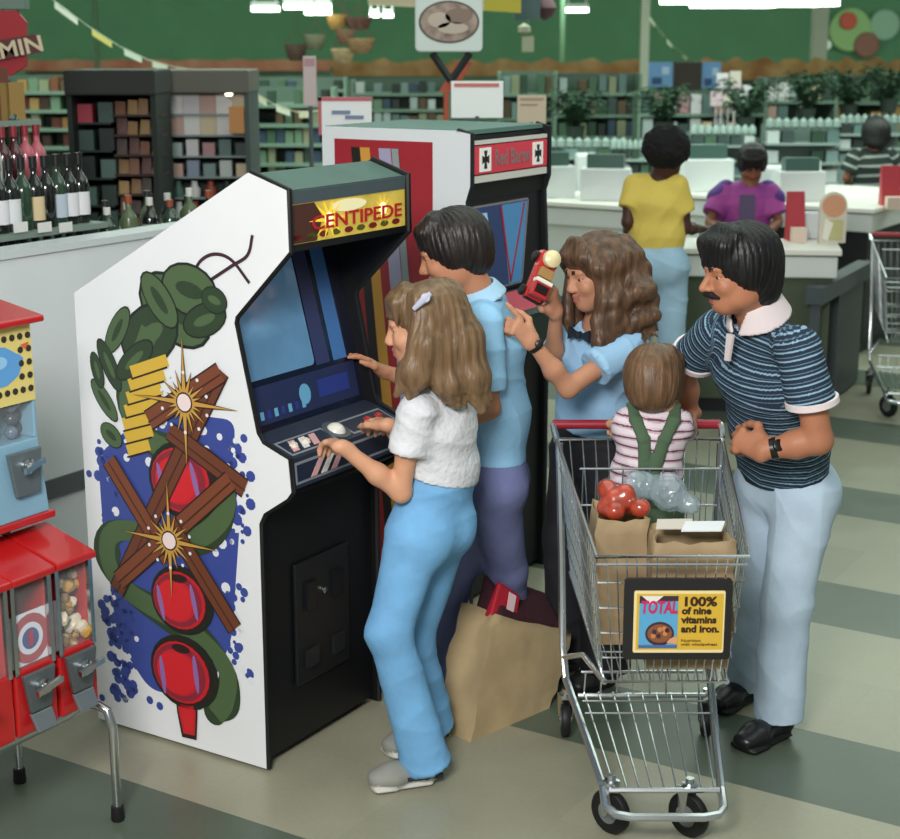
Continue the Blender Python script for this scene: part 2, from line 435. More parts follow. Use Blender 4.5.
# low white partition behind the machines
WHT = mat('white_laminate', 'dfe4e6', .45, var=.03, vscale=3)
PB = 4.3; PZ = on_b(0, 257, PB)[2]
m = MB(); lo_, hi_ = ab(1.2, PB), ab(4.75, PB)
m.prism([ab(1.2, PB), ab(5.0, PB), ab(5.0, PB, PZ), ab(1.2, PB, PZ)], B * .12); struct(m.build('partition_wall', WHT))
m = MB(); z0 = on_b(67, 493, PB)[2]; z1 = on_b(67, 474, PB)[2]
m.prism([ab(1.2, PB - .012, z0), ab(5.0, PB - .012, z0), ab(5.0, PB - .012, z1), ab(1.2, PB - .012, z1)], B * .014); struct(m.build('trim_1', M('5d6264', .6)))
m = MB(); m.prism([ab(1.2, PB - .01, PZ - .01), ab(5.0, PB - .01, PZ - .01), ab(5.0, PB - .01, PZ + .015), ab(1.2, PB - .01, PZ + .015)], B * .14); struct(m.build('trim_2', M('cfd6d8', .4)))
m = MB(); m.prism([ab(1.2, PB - .006, 0), ab(5.0, PB - .006, 0), ab(5.0, PB - .006, .1), ab(1.2, PB - .006, .1)], B * .01); struct(m.build('baseboard_left', M('3a3c3c', .6)))

# ------------------------------------------------------------------ light
w = bpy.data.worlds.new('world'); SC.world = w; w.use_nodes = True
w.node_tree.nodes['Background'].inputs[0].default_value = lin('dfeae6'); w.node_tree.nodes['Background'].inputs[1].default_value = .36
def area(name, loc, tgt, sx, sy, e, col='ffffff', spread=180):
    l = bpy.data.lights.new(name, 'AREA'); l.shape = 'RECTANGLE'; l.size = sx; l.size_y = sy; l.energy = e; l.color = lin(col)[:3]; l.spread = math.radians(spread)
    o = bpy.data.objects.new(name, l); COL.objects.link(o); o.location = loc
    o.rotation_euler = (Vector(tgt) - Vector(loc)).to_track_quat('-Z', 'Y').to_euler(); return o
area('flash_lamp', (-.7, .3, 3.2), (.3, 5., .9), 1.2, .9, 222, 'fbf8f6')
area('shop_lights_near', (1.5, 5.5, 4.3), (1.5, 5.5, 0), 5, 4, 95, 'eefff4')
area('shop_lights_middle', (1, 12.5, 3.5), (1, 12.5, 0), 12, 3, 400, 'eafff2')
area('shop_lights_far', (1, 19, 3.5), (1, 21, 0), 18, 4, 560, 'eafff2')
area('added_wall_fill', (1, 25.5, 3.5), (1, 32, 2.4), 36, 1.2, 1500, 'eafff2')  # added fill lamp that brightens the green back wall, not a shop fixture
SC.view_settings.view_transform = 'Standard'; SC.view_settings.look = 'None'; SC.view_settings.exposure = 0; SC.view_settings.gamma = 1; SC.view_settings.use_curve_mapping = False
# ------------------------------------------------------------------ arcade cabinets
P0 = V3(-.5646, 4.4325, 0)
BLK = mat('black_laminate', '0c0d10', .45); TEAL = mat('grey_green_top', '4d6b62', .55, var=.05); METAL = mat('chrome', 'c8ccce', .22, 1.0)
GREY = mat('grey_steel', '6b7376', .4, .6); WPAN = mat('white_side_panel', 'e9ecee', .38, var=.015, vscale=4)
PW = .62
def c1(w, d, z): return P0 + A * w + B * d + V3(0, 0, z)
PROF = [(0, 0), (0, .80), (-.018, .835), (-.105, .893), (-.122, .915), (-.113, 1.012), (-.02, 1.047), (.0, 1.075), (.07, 1.395), (.065, 1.415), (-.135, 1.616), (-.132, 1.787), (.002, 1.83), (.705, 1.431), (.705, 0)]
LBL = 'arcade machine with a white side panel, green serpent-like band and red domes, girl playing it'
cab = thing('arcade_cabinet', P0, 'arcade machine with white art-covered side panel that the girl is playing', 'arcade machine')
for nm, w0, mm, lab in (('side_panel', 0, WPAN, 'white side panel'), ('side_panel', PW - .02, BLK, None)):
    m = MB(); m.prism([c1(w0, d, z + .012) if z == 0 else c1(w0, d, z) for d, z in PROF], A * .02); o = m.build(nm, mm, cab)
    if lab: o['label'] = lab
m = MB()                                                   # black edge strip round each panel
for w0 in (.001, PW - .019):
    m.tube([c1(w0 + .009, d - .0005, max(z, .012)) for d, z in PROF[:13]], .0095, 6)
m.build('edge_moulding', M('08090b', .5), cab)
m = MB(); w0, w1 = .02, PW - .02
def strip(mb, dz0, dz1, th, mi=0, a0=None, a1=None):        # board across the cabinet from profile point to profile point
    a0 = w0 if a0 is None else a0; a1 = w1 if a1 is None else a1
    (d0, z0), (d1, z1) = dz0, dz1; n = nrm(V3(0, d1 - d0, z1 - z0)); t = V3(0, n[2], -n[1]) * th    # thickness towards +d side
    q = lambda w, d, z: c1(w, d, z)
    mb.hexa([q(a0, d0, z0), q(a1, d0, z0), q(a1, d0 + t[1], z0 + t[2]), q(a0, d0 + t[1], z0 + t[2]),
             q(a0, d1, z1), q(a1, d1, z1), q(a1, d1 + t[1], z1 + t[2]), q(a0, d1 + t[1], z1 + t[2])], mi)
strip(m, (.015, .03), (.015, .83), .02); strip(m, (.69, 0.03), (.69, 1.43), -.015); strip(m, (.69, 1.425), (.02, 1.815), -.015)
strip(m, (.015, .83), (-.108, .9), .012); m.build('body', BLK, cab)
m = MB(); strip(m, (-.131, 1.782), (.003, 1.826), .018, 0, -.002 + .02, PW - .018); m.build('top_panel', TEAL, cab)
m = MB(); strip(m, (-.129, 1.745), (-.13, 1.786), .015); m.build('marquee_rail', M('49565c', .5), cab)
m = MB(); strip(m, (-.128, 1.615), (.12, 1.60), -.012); strip(m, (-.13, 1.612), (-.13, 1.632), .02); m.build('speaker_panel', BLK, cab)
# lit marquee
mq = MB(); strip(mq, (-.127, 1.632), (-.126, 1.745), .012); MQ = mq.build('marquee', mat('marquee_glow', 'c9b04a', .4, emit=.28, var=.25, vscale=9), cab)
def onm(w, z): return c1(w, -.1285, z)
def flat(mb, pts, lift, mi): mb.prism([p - B * (.0006 * lift) for p in pts], B * .0005, mi)
mm = MB()
flat(mm, [onm(.022, 1.634), onm(.14, 1.634), onm(.17, 1.70), onm(.13, 1.743), onm(.022, 1.743)], 1, 0)
flat(mm, [onm(.30 + .07 * math.cos(t) * 1.3, 1.722 + .018 * math.sin(t)) for t in np.linspace(0, 2 * PI, 16)[:-1]], 1, 4)
for cx, cz, R in ((.20, 1.69, .075), (.475, 1.695, .045)):
    flat(mm, [onm(cx + R * (1 if k % 2 == 0 else .28) * math.cos(k * PI / 10) * (1.3 if k % 10 == 0 else 1), min(1.743, max(1.634, cz + R * (1 if k % 2 == 0 else .28) * math.sin(k * PI / 10)))) for k in range(20)], 2, 1)
    flat(mm, [onm(cx + .02 * math.cos(t), cz + .02 * math.sin(t)) for t in np.linspace(0, 2 * PI, 14)[:-1]], 3, 2)
for k in range(9):
    flat(mm, [onm(.05 + .062 * k + .022 * math.cos(t), 1.65 + .009 * math.sin(t)) for t in np.linspace(0, 2 * PI, 10)[:-1]], 1, 3 if k % 2 else 5)
mm.build('marquee_print', [M('4b2a20', .5, emit=.05), M('e8c63c', .5, emit=.5), M('fff3b0', .5, emit=.9), M('5c5a1c', .5), M('e8e0b0', .5, emit=.3), M('7a1c1c', .5)], MQ)
text('marquee_lettering', 'CENTIPEDE', .056, onm(.345, 1.682) - B * .003, A, V3(0, 0, 1), M('b01f22', .5, emit=.12), MQ, width=.46, offset=.001)
# monitor bezel
b0, b1 = (.035, 1.058), (.15, 1.602)
bz = MB(); strip(bz, b0, b1, .015); BZ = bz.build('bezel', mat('bezel_ink', '10142a', .25, coat=.5), cab)
bn = nrm(V3(0, b1[0] - b0[0], b1[1] - b0[1])); bz_up = B * bn[1] + V3(0, 0, bn[2]); bz_n = -B * bn[2] + V3(0, 0, bn[1])
def onbz(w, s, lift=0.): return c1(w, *b0) + bz_up * s + bz_n * lift
BL = math.hypot(b1[0] - b0[0], b1[1] - b0[1])
scr = MB(); pts = rounded([onbz(.03, .155), onbz(.375, .155), onbz(.355, BL - .03), onbz(.03, BL - .03)], .02)
scr.prism(pts, bz_n * .004)
SCM = mat('screen_glass', '5b86a8', .12, emit=.22, coat=1., var=.18, vscale=4)
SCR = scr.build('screen', SCM, cab)
bb = MB()
def bzq(w0_, s0, w1_, s1, w2, s2, w3, s3, mi, lift=.001): bb.prism([onbz(w0_, s0, lift), onbz(w1_, s1, lift), onbz(w2, s2, lift), onbz(w3, s3, lift)], bz_n * .001, mi)
bzq(.385, .15, .455, .15, .43, BL - .04, .366, BL - .04, 0); bzq(.475, .15, .545, .15, .52, BL - .02, .455, BL - .02, 1)
bzq(.02, .02, .575, .02, .575, .135, .02, .135, 2)
bzq(.37, .05, .53, .05, .53, .105, .37, .105, 3, .0022)
for k in range(8): bzq(.04 + .034 * k, .035, .056 + .034 * k, .035, .056 + .034 * k, .06, .04 + .034 * k, .06, 4 if k % 2 else 3, .0022)
bb.prism([onbz(.30 + .028 * math.cos(t), .075 + .032 * math.sin(t), .0024) for t in np.linspace(0, 2 * PI, 16)[:-1]], bz_n * .001, 4)
bb.build('bezel_print', [M('3a3f6a', .35), M('4a7cbb', .35), M('2a3358', .35), M('2f3f8c', .35), M('6fb4d8', .35)], BZ)
# control panel
cp0, cp1 = (-.112, 1.008), (-.02, 1.043)
cp = MB(); strip(cp, cp0, cp1, .02); strip(cp, (-.02, 1.043), (.04, 1.058), .012); strip(cp, (-.118, .917), (-.112, 1.008), .02)
CP = cp.build('control_panel', mat('panel_ink', '2b3242', .35), cab)
cn = nrm(V3(0, cp1[0] - cp0[0], cp1[1] - cp0[1])); cp_up = B * cn[1] + V3(0, 0, cn[2]); cp_n = -B * cn[2] + V3(0, 0, cn[1])
def oncp(w, s, l=0.): return c1(w, *cp0) + cp_up * s + cp_n * l
fr_up = nrm(c1(0, -.112, 1.008) - c1(0, -.118, .917)); fr_n = nrm(np.cross(A, fr_up))
def onfr(w, s, l=0.): return c1(w, -.118, .917) + fr_up * s + fr_n * l
pm = MB()
def fq(f, n, w0_, s0, w1_, s1, mi, sk=0, lift=.0006): pm.prism([f(w0_, s0, lift), f(w1_, s0, lift), f(w1_ + sk, s1, lift), f(w0_ + sk, s1, lift)], n * .0008, mi)
for (wa, wb) in ((.04, .27), (.35, .58)):                      # grey outlined fields
    fq(oncp, cp_n, wa, .012, wb, .088, 0); fq(oncp, cp_n, wa + .008, .02, wb - .008, .08, 1, 0, .0016)
fq(onfr, fr_n, .03, .012, .59, .078, 0); fq(onfr, fr_n, .038, .02, .582, .07, 1, 0, .0016)
for k, c in enumerate((2, 3, 2)): fq(onfr, fr_n, .10 + .05 * k, .021, .13 + .05 * k, .069, c, .045, .0026)
for k in range(3): fq(oncp, cp_n, .06 + .05 * k, .025, .09 + .05 * k, .075, 2 if k != 1 else 3, .03, .0026)
pm.build('panel_print', [M('8a9096', .4), M('232a3c', .4), M('dca9a8', .4), M('e8e2dc', .4)], CP)
o = MB(); o.lathe(oncp(.31, .055), [(.047, 0), (.047, .004), (.036, .005)], 20, cp_n); o.build('trackball_ring', GREY, CP, smooth=True)
o = MB(); o.lathe(oncp(.31, .055, -.01), [(.034 * math.cos(t), .034 * math.sin(t)) for t in np.linspace(0, PI / 2, 7)], 16, cp_n); o.build('trackball', M('e8e4d8', .2), CP, smooth=True)
for w_ in (.09, .15, .47, .53):
    o = MB(); o.lathe(oncp(w_, .05), [(.014, 0), (.014, .006), (.01, .007), (.01, .012), (.0, .013)], 12, cp_n); o.build('button', M('e9e2d2' if w_ < .3 else 'b8342e', .35), CP, smooth=True)
# coin door
cd = MB(); cd.prism([c1(.17, .013, .22), c1(.45, .013, .22), c1(.45, .013, .62), c1(.17, .013, .62)], -B * .012); CD = cd.build('coin_door', M('17191c', .4), cab, bevel=.003)
for w_ in (.24, .38):
    o = MB(); o.box(c1(w_, -.004, .46), .05, .012, .09, A, B); o.build('coin_slot', M('2a2d31', .3, metal=.6), CD)
    o = MB(); o.box(c1(w_, -.004, .27), .06, .014, .06, A, B); o.build('coin_return', M('202326', .3), CD)
o = MB(); o.lathe(c1(.31, .0, .50), [(.011, 0), (.011, .008), (.0, .01)], 10, -B); o.build('lock', METAL, CD)

# ---- printed pattern on the white side: blue splashes, a green band, red domes, brown boards, gold stars
def side(px, py):
    p = on_a(px, py, P0 @ A); return p
art = MB()
def lay(pts, mi, lift): art.prism([p - A * (.0004 * lift) for p in pts], -A * .0004, mi)
def lp(pix, mi, lift, rd=0):
    p = [side(*q) for q in pix]; lay(rounded(p, rd) if rd else p, mi, lift)
def disc(px, py, r, mi, lift, ry=None, rot=0., n=14):
    c = side(px, py); ry = ry or r
    lay([c + B * (math.cos(rot) * r * math.cos(t) - math.sin(rot) * ry * math.sin(t)) + V3(0, 0, math.sin(rot) * r * math.cos(t) + math.cos(rot) * ry * math.sin(t)) for t in np.linspace(0, 2 * PI, n + 1)[:-1]], mi, lift)
def band(pix, wd, mi, lift):
    pts = [side(*q) for q in pix]
    L_, R_ = [], []
    for i, p in enumerate(pts):
        t = nrm(pts[min(i + 1, len(pts) - 1)] - pts[max(i - 1, 0)]); nn = np.cross(A, t); w_ = wd[i] if hasattr(wd, '__len__') else wd
        L_.append(p + nn * w_); R_.append(p - nn * w_)
    for i in range(len(pts) - 1): lay([L_[i], L_[i + 1], R_[i + 1], R_[i]], mi, lift)
def smooth(pix, n=6):
    out = []; P_ = [np.array(p, float) for p in pix]; P_ = [2 * P_[0] - P_[1]] + P_ + [2 * P_[-1] - P_[-2]]
    for i in range(1, len(P_) - 2):
        for k in range(n):
            t = k / n; a, b, c, d = P_[i - 1:i + 3]
            out.append(.5 * (2 * b + (c - a) * t + (2 * a - 5 * b + 4 * c - d) * t * t + (3 * b - a - 3 * c + d) * t ** 3))
    out.append(P_[-2]); return out
rs = random.Random(3)
lp([(98, 455), (150, 410), (236, 420), (232, 470), (240, 520), (232, 640), (205, 700), (150, 690), (118, 640), (104, 540)], 0, 1, .05)
for k in range(150):
    e = rs.random(); lft = rs.random() < .5
    y = 430 + 270 * e; x = (104 + 22 * e if lft else 236 + 4 * math.sin(e * 7)) + rs.gauss(0, 7)
    disc(x, y, .006 + .014 * rs.random(), 0 if rs.random() < .72 else 1, 2 if rs.random() < .5 else 3, n=9)
for x, y in ((150, 700), (135, 690), (160, 706), (128, 670)): disc(x, y, .014, 0, 2)
# red domes with rings
def dome(px, py, r, stem=False, rot=0.):
    if stem: band([(px + 4, py + 2), (px + 6, py + 42), (px + 8, py + 66)], [.05, .042, .03], 3, 9); band([(px + 4, py + 2), (px + 6, py + 42), (px + 8, py + 62)], [.043, .035, .023], 2, 9.5); band([(px + 4, py + 2), (px + 6, py + 42), (px + 8, py + 58)], [.034, .026, .016], 4, 10)
    for k, (f, mi) in enumerate(((1.12, 10), (1.0, 3), (.93, 2), (.86, 5), (.70, 2), (.64, 4))): disc(px + (2 - k) * 1.5, py, r * f, mi, 10 + k * .5, r * f * .88, rot, 22)
    for off in (-.3, .25): disc(px + off * 60, py + 2, r * .08, 6, 13.4, r * .52, rot - .1, 12)
    disc(px, py - r * 190, r * .3, 3, 13.6, r * .12, rot, 12)
dome(181, 480, .125, rot=-.15); dome(180, 600, .115, rot=-.1); dome(182, 672, .125, True)
# the green band winding down, with yellow cross-bars at its upper end
gb = smooth([(150, 330), (128, 400), (150, 440), (214, 470), (226, 510), (190, 540), (120, 530), (108, 556), (128, 590), (190, 630), (226, 668), (226, 700), (216, 715)])
band(gb, [.045 + .012 * math.sin(i * .5) for i in range(len(gb))], 7, 6); band(gb, .034, 8, 6.5)
for k in range(7): band([(124 + 2 * abs(k - 4), 372 + 13 * k), (168 - 3 * k, 360 + 14 * k)], .019, 9, 8); band([(124 + 2 * abs(k - 4), 379 + 13 * k), (168 - 3 * k, 367 + 14 * k)], .003, 3, 8.4)
# leaf shapes massed at the top
for k, (x, y, r, ry, ro) in enumerate(((175, 310, .15, .10, .5), (150, 335, .13, .09, -.6), (190, 290, .11, .08, .2), (205, 320, .09, .05, -.4), (118, 330, .09, .035, -1.0), (110, 365, .09, .032, 1.1), (105, 400, .08, .03, .9), (135, 360, .10, .04, -.7), (112, 435, .05, .035, .6), (98, 370, .06, .025, 1.3), (160, 300, .10, .05, .9), (215, 300, .05, .04, .3))):
    disc(x, y, r, 10, 6 + k * .25, ry, ro, 18); disc(x, y, r * .93, 7 if k % 2 else 8, 6.1 + k * .25, ry * .9, ro, 18); disc(x, y, r * .5, 8 if k % 2 else 7, 6.2 + k * .25, ry * .3, ro, 12)
# boards
for i, (a_, b_) in enumerate((((118, 590), (222, 370)), ((110, 460), (170, 560)), ((170, 430), (246, 488)), ((120, 580), (232, 480)), ((170, 520), (236, 628)), ((150, 420), (222, 372)))):
    band([a_, b_], .033, 3, 14 + i * .6); band([a_, b_], .028, 11 if i % 2 else 12, 14.3 + i * .6); band([(a_[0], a_[1] + 2), (b_[0], b_[1] + 2)], .003, 13, 14.5 + i * .6)
# stars
for (x, y, R) in ((186, 402, .20), (171, 540, .19)):
    c = side(x, y)
    for k in range(20):
        t = k * PI / 10; r = R * (1 if k % 5 == 0 else .48 if k % 2 == 0 else .34); w_ = .011
        d1 = B * math.cos(t) + V3(0, 0, math.sin(t)); d2 = -B * math.sin(t) + V3(0, 0, math.cos(t))
        lay([c + d2 * w_ * 1.3, c + d1 * (r + .006), c - d2 * w_ * 1.3], 3, 19); lay([c + d2 * w_ * .8, c + d1 * r, c - d2 * w_ * .8], 14, 20)
        if k % 2: q = c + d1 * R * .46; lay([q + B * .006 * math.cos(u) + V3(0, 0, .006 * math.sin(u)) for u in np.linspace(0, 6.28, 8)[:-1]], 1, 21)
    disc(x, y, .032, 3, 21); disc(x, y, .027, 15, 22)
# thin vine curls at the top
band(smooth([(192, 282), (200, 262), (215, 254), (232, 260), (250, 283)]), .005, 16, 6); band(smooth([(208, 282), (232, 266), (248, 255), (253, 235)]), .005, 16, 6.5)
disc(215, 712, .043, 7, 6.2, n=16)
for k in range(70):
    e = rs.random(); disc(104 + 26 * e + rs.gauss(0, 6), 590 + 110 * rs.random(), .008 + .012 * rs.random(), 0, 2 if k % 2 else 3, n=8)
for k in range(40): disc(rs.uniform(104, 235), 440 + 6 * rs.gauss(0, 2), .006 + .010 * rs.random(), 1, 4, n=8)
art.build('side_art', [M('3a4c98', .45), M('e4e8ec', .45), M('c41f2a', .45), M('2a1614', .5), M('d3222c', .45), M('8a2436', .45), M('8c6aa8', .45), M('2c4028', .5), M('4c6440', .5), M('d8b23c', .45),
                       M('1a2018', .5), M('7a4228', .55), M('6b3a24', .55), M('4a2416', .5), M('c99b45', .4), M('f3dfdc', .4), M('3c1f2c', .5), M('b82048', .45)], cab)

# ------------------------------------------------------------------ the second, red and white machine
Q1 = V3(.405, 6.42, 0); W2 = .625; Q0 = Q1 - A * W2; H2 = 1.862; D2 = .68
def c2(w, d, z): return Q0 + A * w + B * d + V3(0, 0, z)
RED = mat('red_panel', 'a3202c', .5, var=.04); WH2 = M('e2e6e8', .45)
cb2 = thing('arcade_cabinet', Q0, 'taller arcade machine with a red and white striped side, behind the boy', 'arcade machine')
m = MB(); PR2 = [(0, 0), (0, .94), (-.10, 1.0), (-.11, 1.12), (.0, 1.21), (.02, 1.60), (0, 1.66), (0, H2 - .01), (.06, H2), (D2, H2), (D2, 0)]
m.prism([c2(0, d, z) for d, z in PR2], A * .02); m.build('side_panel', WH2, cb2)['label'] = 'white side panel with red print'
m = MB(); m.prism([c2(W2 - .02, d, z) for d, z in PR2], A * .02); m.build('side_panel', M('101114', .5), cb2)
m = MB()
for (w_) in (.01, W2 - .01): m.tube([c2(w_, d - .001, z) for d, z in PR2[:9]], .011, 6)
m.build('edge_moulding', M('14181c', .5), cb2)
m = MB(); m.prism([c2(.02, .02, 0.02), c2(.02, .02, .95), c2(.02, .03, 1.15), c2(.02, .06, 1.21), c2(.02, .2, 1.56), c2(.02, .02, 1.60), c2(.02, .015, 1.67), c2(.02, .02, H2 - .02), c2(.02, D2 - .02, H2 - .02), c2(.02, D2 - .02, .02)], A * (W2 - .04)); m.build('body', M('0d0e11', .5), cb2)
m = MB(); m.box(c2(W2 / 2, D2 / 2 + .01, H2 - .015), W2 - .03, D2 - .03, .017, A, B); m.build('top_panel', mat('grey_green_lid', '5a7d74', .6), cb2)
m = MB(); sp = lambda d, z: c2(-.0015, d, z)
m.prism([sp(.165, .10), sp(.165, H2 - .045), sp(D2 - .06, H2 - .045), sp(D2 - .06, .10)], A * .002)
o = m.build('side_art', RED, cb2)
sa = MB()
for k, (d0, c_) in enumerate(((.41, 0), (.368, 1), (.322, 2), (.28, 3), (.22, 4))):
    wd = (.042, .046, .042, .055, .03)[k]
    sa.prism([c2(-.003 - .0002 * k, d0 + .13, H2 - .075), c2(-.003 - .0002 * k, d0 + .13 - wd, H2 - .075), c2(-.003 - .0002 * k, d0 - .02 - wd * 1.1, .18), c2(-.003 - .0002 * k, d0 - .02, .18)], A * .001, k)
sa.build('side_stripe', [M('17120f', .5), M('d69a3c', .5), M('a3202c', .5), M('a7a3bf', .5), M('8f9c9e', .5)], o)
def f2(w, z, l=0.): return c2(w, -.002 - l, z)
m = MB(); m.prism([f2(.03, 1.70), f2(W2 - .03, 1.70), f2(W2 - .03, 1.805), f2(.03, 1.805)], B * .01); MQ2 = m.build('marquee', mat('red_marquee', 'c43a48', .4, emit=.25), cb2)
m = MB(); m.prism([f2(.03, 1.81), f2(W2 - .03, 1.81), f2(W2 - .03, 1.825), f2(.03, 1.825)], B * .01); m.prism([f2(.03, 1.668), f2(W2 - .03, 1.668), f2(W2 - .03, 1.694), f2(.03, 1.694)], B * .01)
m.build('marquee_rail', [M('dedad2', .4)], cb2)
for w_ in (.105, W2 - .11):
    m = MB(); m.prism([f2(w_ - .042, 1.708, .003), f2(w_ + .042, 1.708, .003), f2(w_ + .042, 1.797, .003), f2(w_ - .042, 1.797, .003)], B * .002, 0)
    for ang in range(4):
        t = ang * PI / 2; c_, s_ = math.cos(t), math.sin(t); rot = lambda x, y: f2(w_ + (x * c_ - y * s_) * .75, 1.7525 + (x * s_ + y * c_), .0042)
        m.prism([rot(-.006, 0), rot(.006, 0), rot(.016, .034), rot(-.016, .034)], B * .001, 1)
    m.build('cross_emblem', [M('e9e6e0', .4, emit=.2), M('22201f', .5)], MQ2)
text('marquee_lettering', 'Red Baron', .085, f2(W2 / 2, 1.752, .003), A, V3(0, 0, 1), M('8d7a7c', .4, emit=.05), MQ2, width=.27, offset=.001)
m = MB(); pts = [(.05, 1.243, .075), (W2 - .06, 1.243, .075), (W2 - .02 - .05, 1.600, .012), (.035, 1.600, .012)]
bz2 = lambda w, z, l=0.: c2(w, .06 + (z - 1.20) * .02 / .5 - .045 - l, z)
m.prism([bz2(.03, 1.220), bz2(W2 - .03, 1.220), bz2(W2 - .03, 1.600), bz2(.03, 1.600)], B * .01); m.build('bezel', M('121318', .3), cb2)
m = MB(); m.prism(rounded([bz2(.06, 1.243, .002), bz2(W2 - .19, 1.243, .002), bz2(W2 - .12, 1.577, .002), bz2(.06, 1.577, .002)], .02), B * .002, 1)
m.prism([bz2(.07, 1.251, .003), bz2(W2 - .20, 1.251, .003), bz2(W2 - .135, 1.569, .003), bz2(.07, 1.569, .003)], B * .001, 0)
m.prism([bz2(W2 - .30, 1.251, .0042), bz2(W2 - .205, 1.251, .0042), bz2(W2 - .14, 1.565, .0042), bz2(W2 - .34, 1.565, .0042)], B * .001, 2)
for q in (((.33, 1.259), (.27, 1.561)), ((.33, 1.259), (.455, 1.561))): m.prism([bz2(q[0][0], q[0][1], .0055), bz2(q[0][0] + .012, q[0][1], .0055), bz2(q[1][0] + .012, q[1][1], .0055), bz2(q[1][0], q[1][1], .0055)], B * .001, 3)
for q in ((.13, 1.414, .165, 1.546), (.09, 1.422, .12, 1.538)): m.prism([bz2(q[0] + .03, q[1], .0055), bz2(q[2] + .03, q[1], .0055), bz2(q[2], q[3], .0055), bz2(q[0], q[3], .0055)], B * .001, 4)
m.build('screen', [mat('screen_blue', '2c3f6e', .2, emit=.12, coat=1), M('8a8288', .4), M('4f88b8', .2, emit=.15), M('a82838', .4), M('9cc4e4', .3, emit=.2)], cb2)
m = MB(); m.prism([c2(.02, -.098, 1.125), c2(W2 - .02, -.098, 1.125), c2(W2 - .02, .0, 1.212), c2(.02, .0, 1.212)], V3(0, 0, .015)); m.prism([c2(.02, -.10, 1.005), c2(W2 - .02, -.10, 1.005), c2(W2 - .02, -.108, 1.125), c2(.02, -.108, 1.125)], B * .02)
CP2 = m.build('control_panel', M('1d2e2a', .45), cb2)
m = MB(); m.prism([c2(.06, -.08, 1.157), c2(.46, -.08, 1.157), c2(.38, -.01, 1.222), c2(.06, -.01, 1.222)], V3(0, 0, .002)); m.build('panel_print', M('c8465a', .45), CP2)
m = MB(); m.tube([c2(.5, -.05, 1.18), c2(.5, -.06, 1.27)], .012, 8); m.lathe(c2(.5, -.06, 1.27), [(.012, -.02), (.022, 0), (.02, .04), (.0, .05)], 10); m.build('joystick', M('0b0b0c', .4), CP2, smooth=True)
# cards standing on and behind the machines
def card(name, px0, px1, py0, py1, y, th, mats, lab, cat='sign', post=True, band_=None, foot=0.):
    p, q = at(px0, py1, y), at(px1, py1, y); ztop = at(px0, py0, y)[2]; z0 = p[2]
    c = V3((p[0] + q[0]) / 2, y, foot)
    t = thing(name, c, lab, cat)
    m = MB(); m.box(V3(c[0], y, z0), q[0] - p[0], th, ztop - z0); b_ = m.build('board', mats[0], t, bevel=.003)
    if band_:
        m = MB()
        for (f0, f1, g0, g1, mi) in band_: m.box(V3(p[0] + (f0 + f1) / 2 * (q[0] - p[0]), y - th / 2 - .002, ztop - g1 * (ztop - z0)), (f1 - f0) * (q[0] - p[0]), .003, (g1 - g0) * (ztop - z0), mi=mi)
        m.build('print', list(mats[1:]), b_)
    if post:
        m = MB(); m.tube([V3(c[0], y, foot), V3(c[0], y, z0 + .01)], .012, 8); m.build('post', GREY, t)
    return t
# ------------------------------------------------------------------ vending machines at the left
ORD = ['first', 'second', 'third', 'fourth', 'fifth', 'sixth', 'seventh', 'eighth', 'ninth', 'tenth', 'eleventh', 'twelfth', 'thirteenth', 'fourteenth', 'fifteenth', 'sixteenth', 'seventeenth', 'eighteenth', 'nineteenth', 'twentieth']
VR = mat('red_enamel', 'b3191c', .3, coat=.4, var=.04); VB = mat('blue_enamel', '7fa7bd', .35, coat=.3); GLASS = mat('clear_plastic', 'dfe8ea', .08, alpha=.07, spec=.5)
VF = 3.05                                                  # front plane of the red machines
vr = on_b(100, 700, VF); va1 = vr @ A; vz0 = vr[2]
vtop = on_b(92, 556, VF)[2]
def v(a, b, z): return ab(va1 + a, VF + b, z)
st = thing('machine_stand', v(-.3, .2, 0), 'chrome tube stand with black feet carrying the red vending machines', 'stand')
m = MB(); m.tube([v(-.62, .03, vz0 - .015), v(.0, .03, vz0 - .015), v(.0, .37, vz0 - .015), v(-.62, .37, vz0 - .015)], .016, 8, closed=True); m.build('frame', METAL, st, smooth=True)
for (px, py, da, db) in ((118, 820, -.02, .03), (20, 782, -.02, .37), (118, 820, -.62, .03), (20, 782, -.62, .37)):
    g = ground(px, py) if da > -.1 else v(da - .03, db, 0)
    top = v(da, db, vz0 - .01); s1 = (top * .55 + g * .45); s1[2] = vz0 - .01; out = g.copy(); out[2] = vz0 - .07
    m = MB(); m.tube([top, s1, g * .8 + top * .2 + V3(0, 0, vz0 - .02 - (g * .8 + top * .2)[2]), out, (g + out) / 2, g + V3(0, 0, .02)], .0135, 10); L_ = m.build('leg', METAL, st, smooth=True)
    m = MB(); m.lathe(g, [(.018, 0), (.02, .005), (.018, .045), (.013, .048)], 10); m.build('rubber_foot', M('101010', .7), L_, smooth=True)
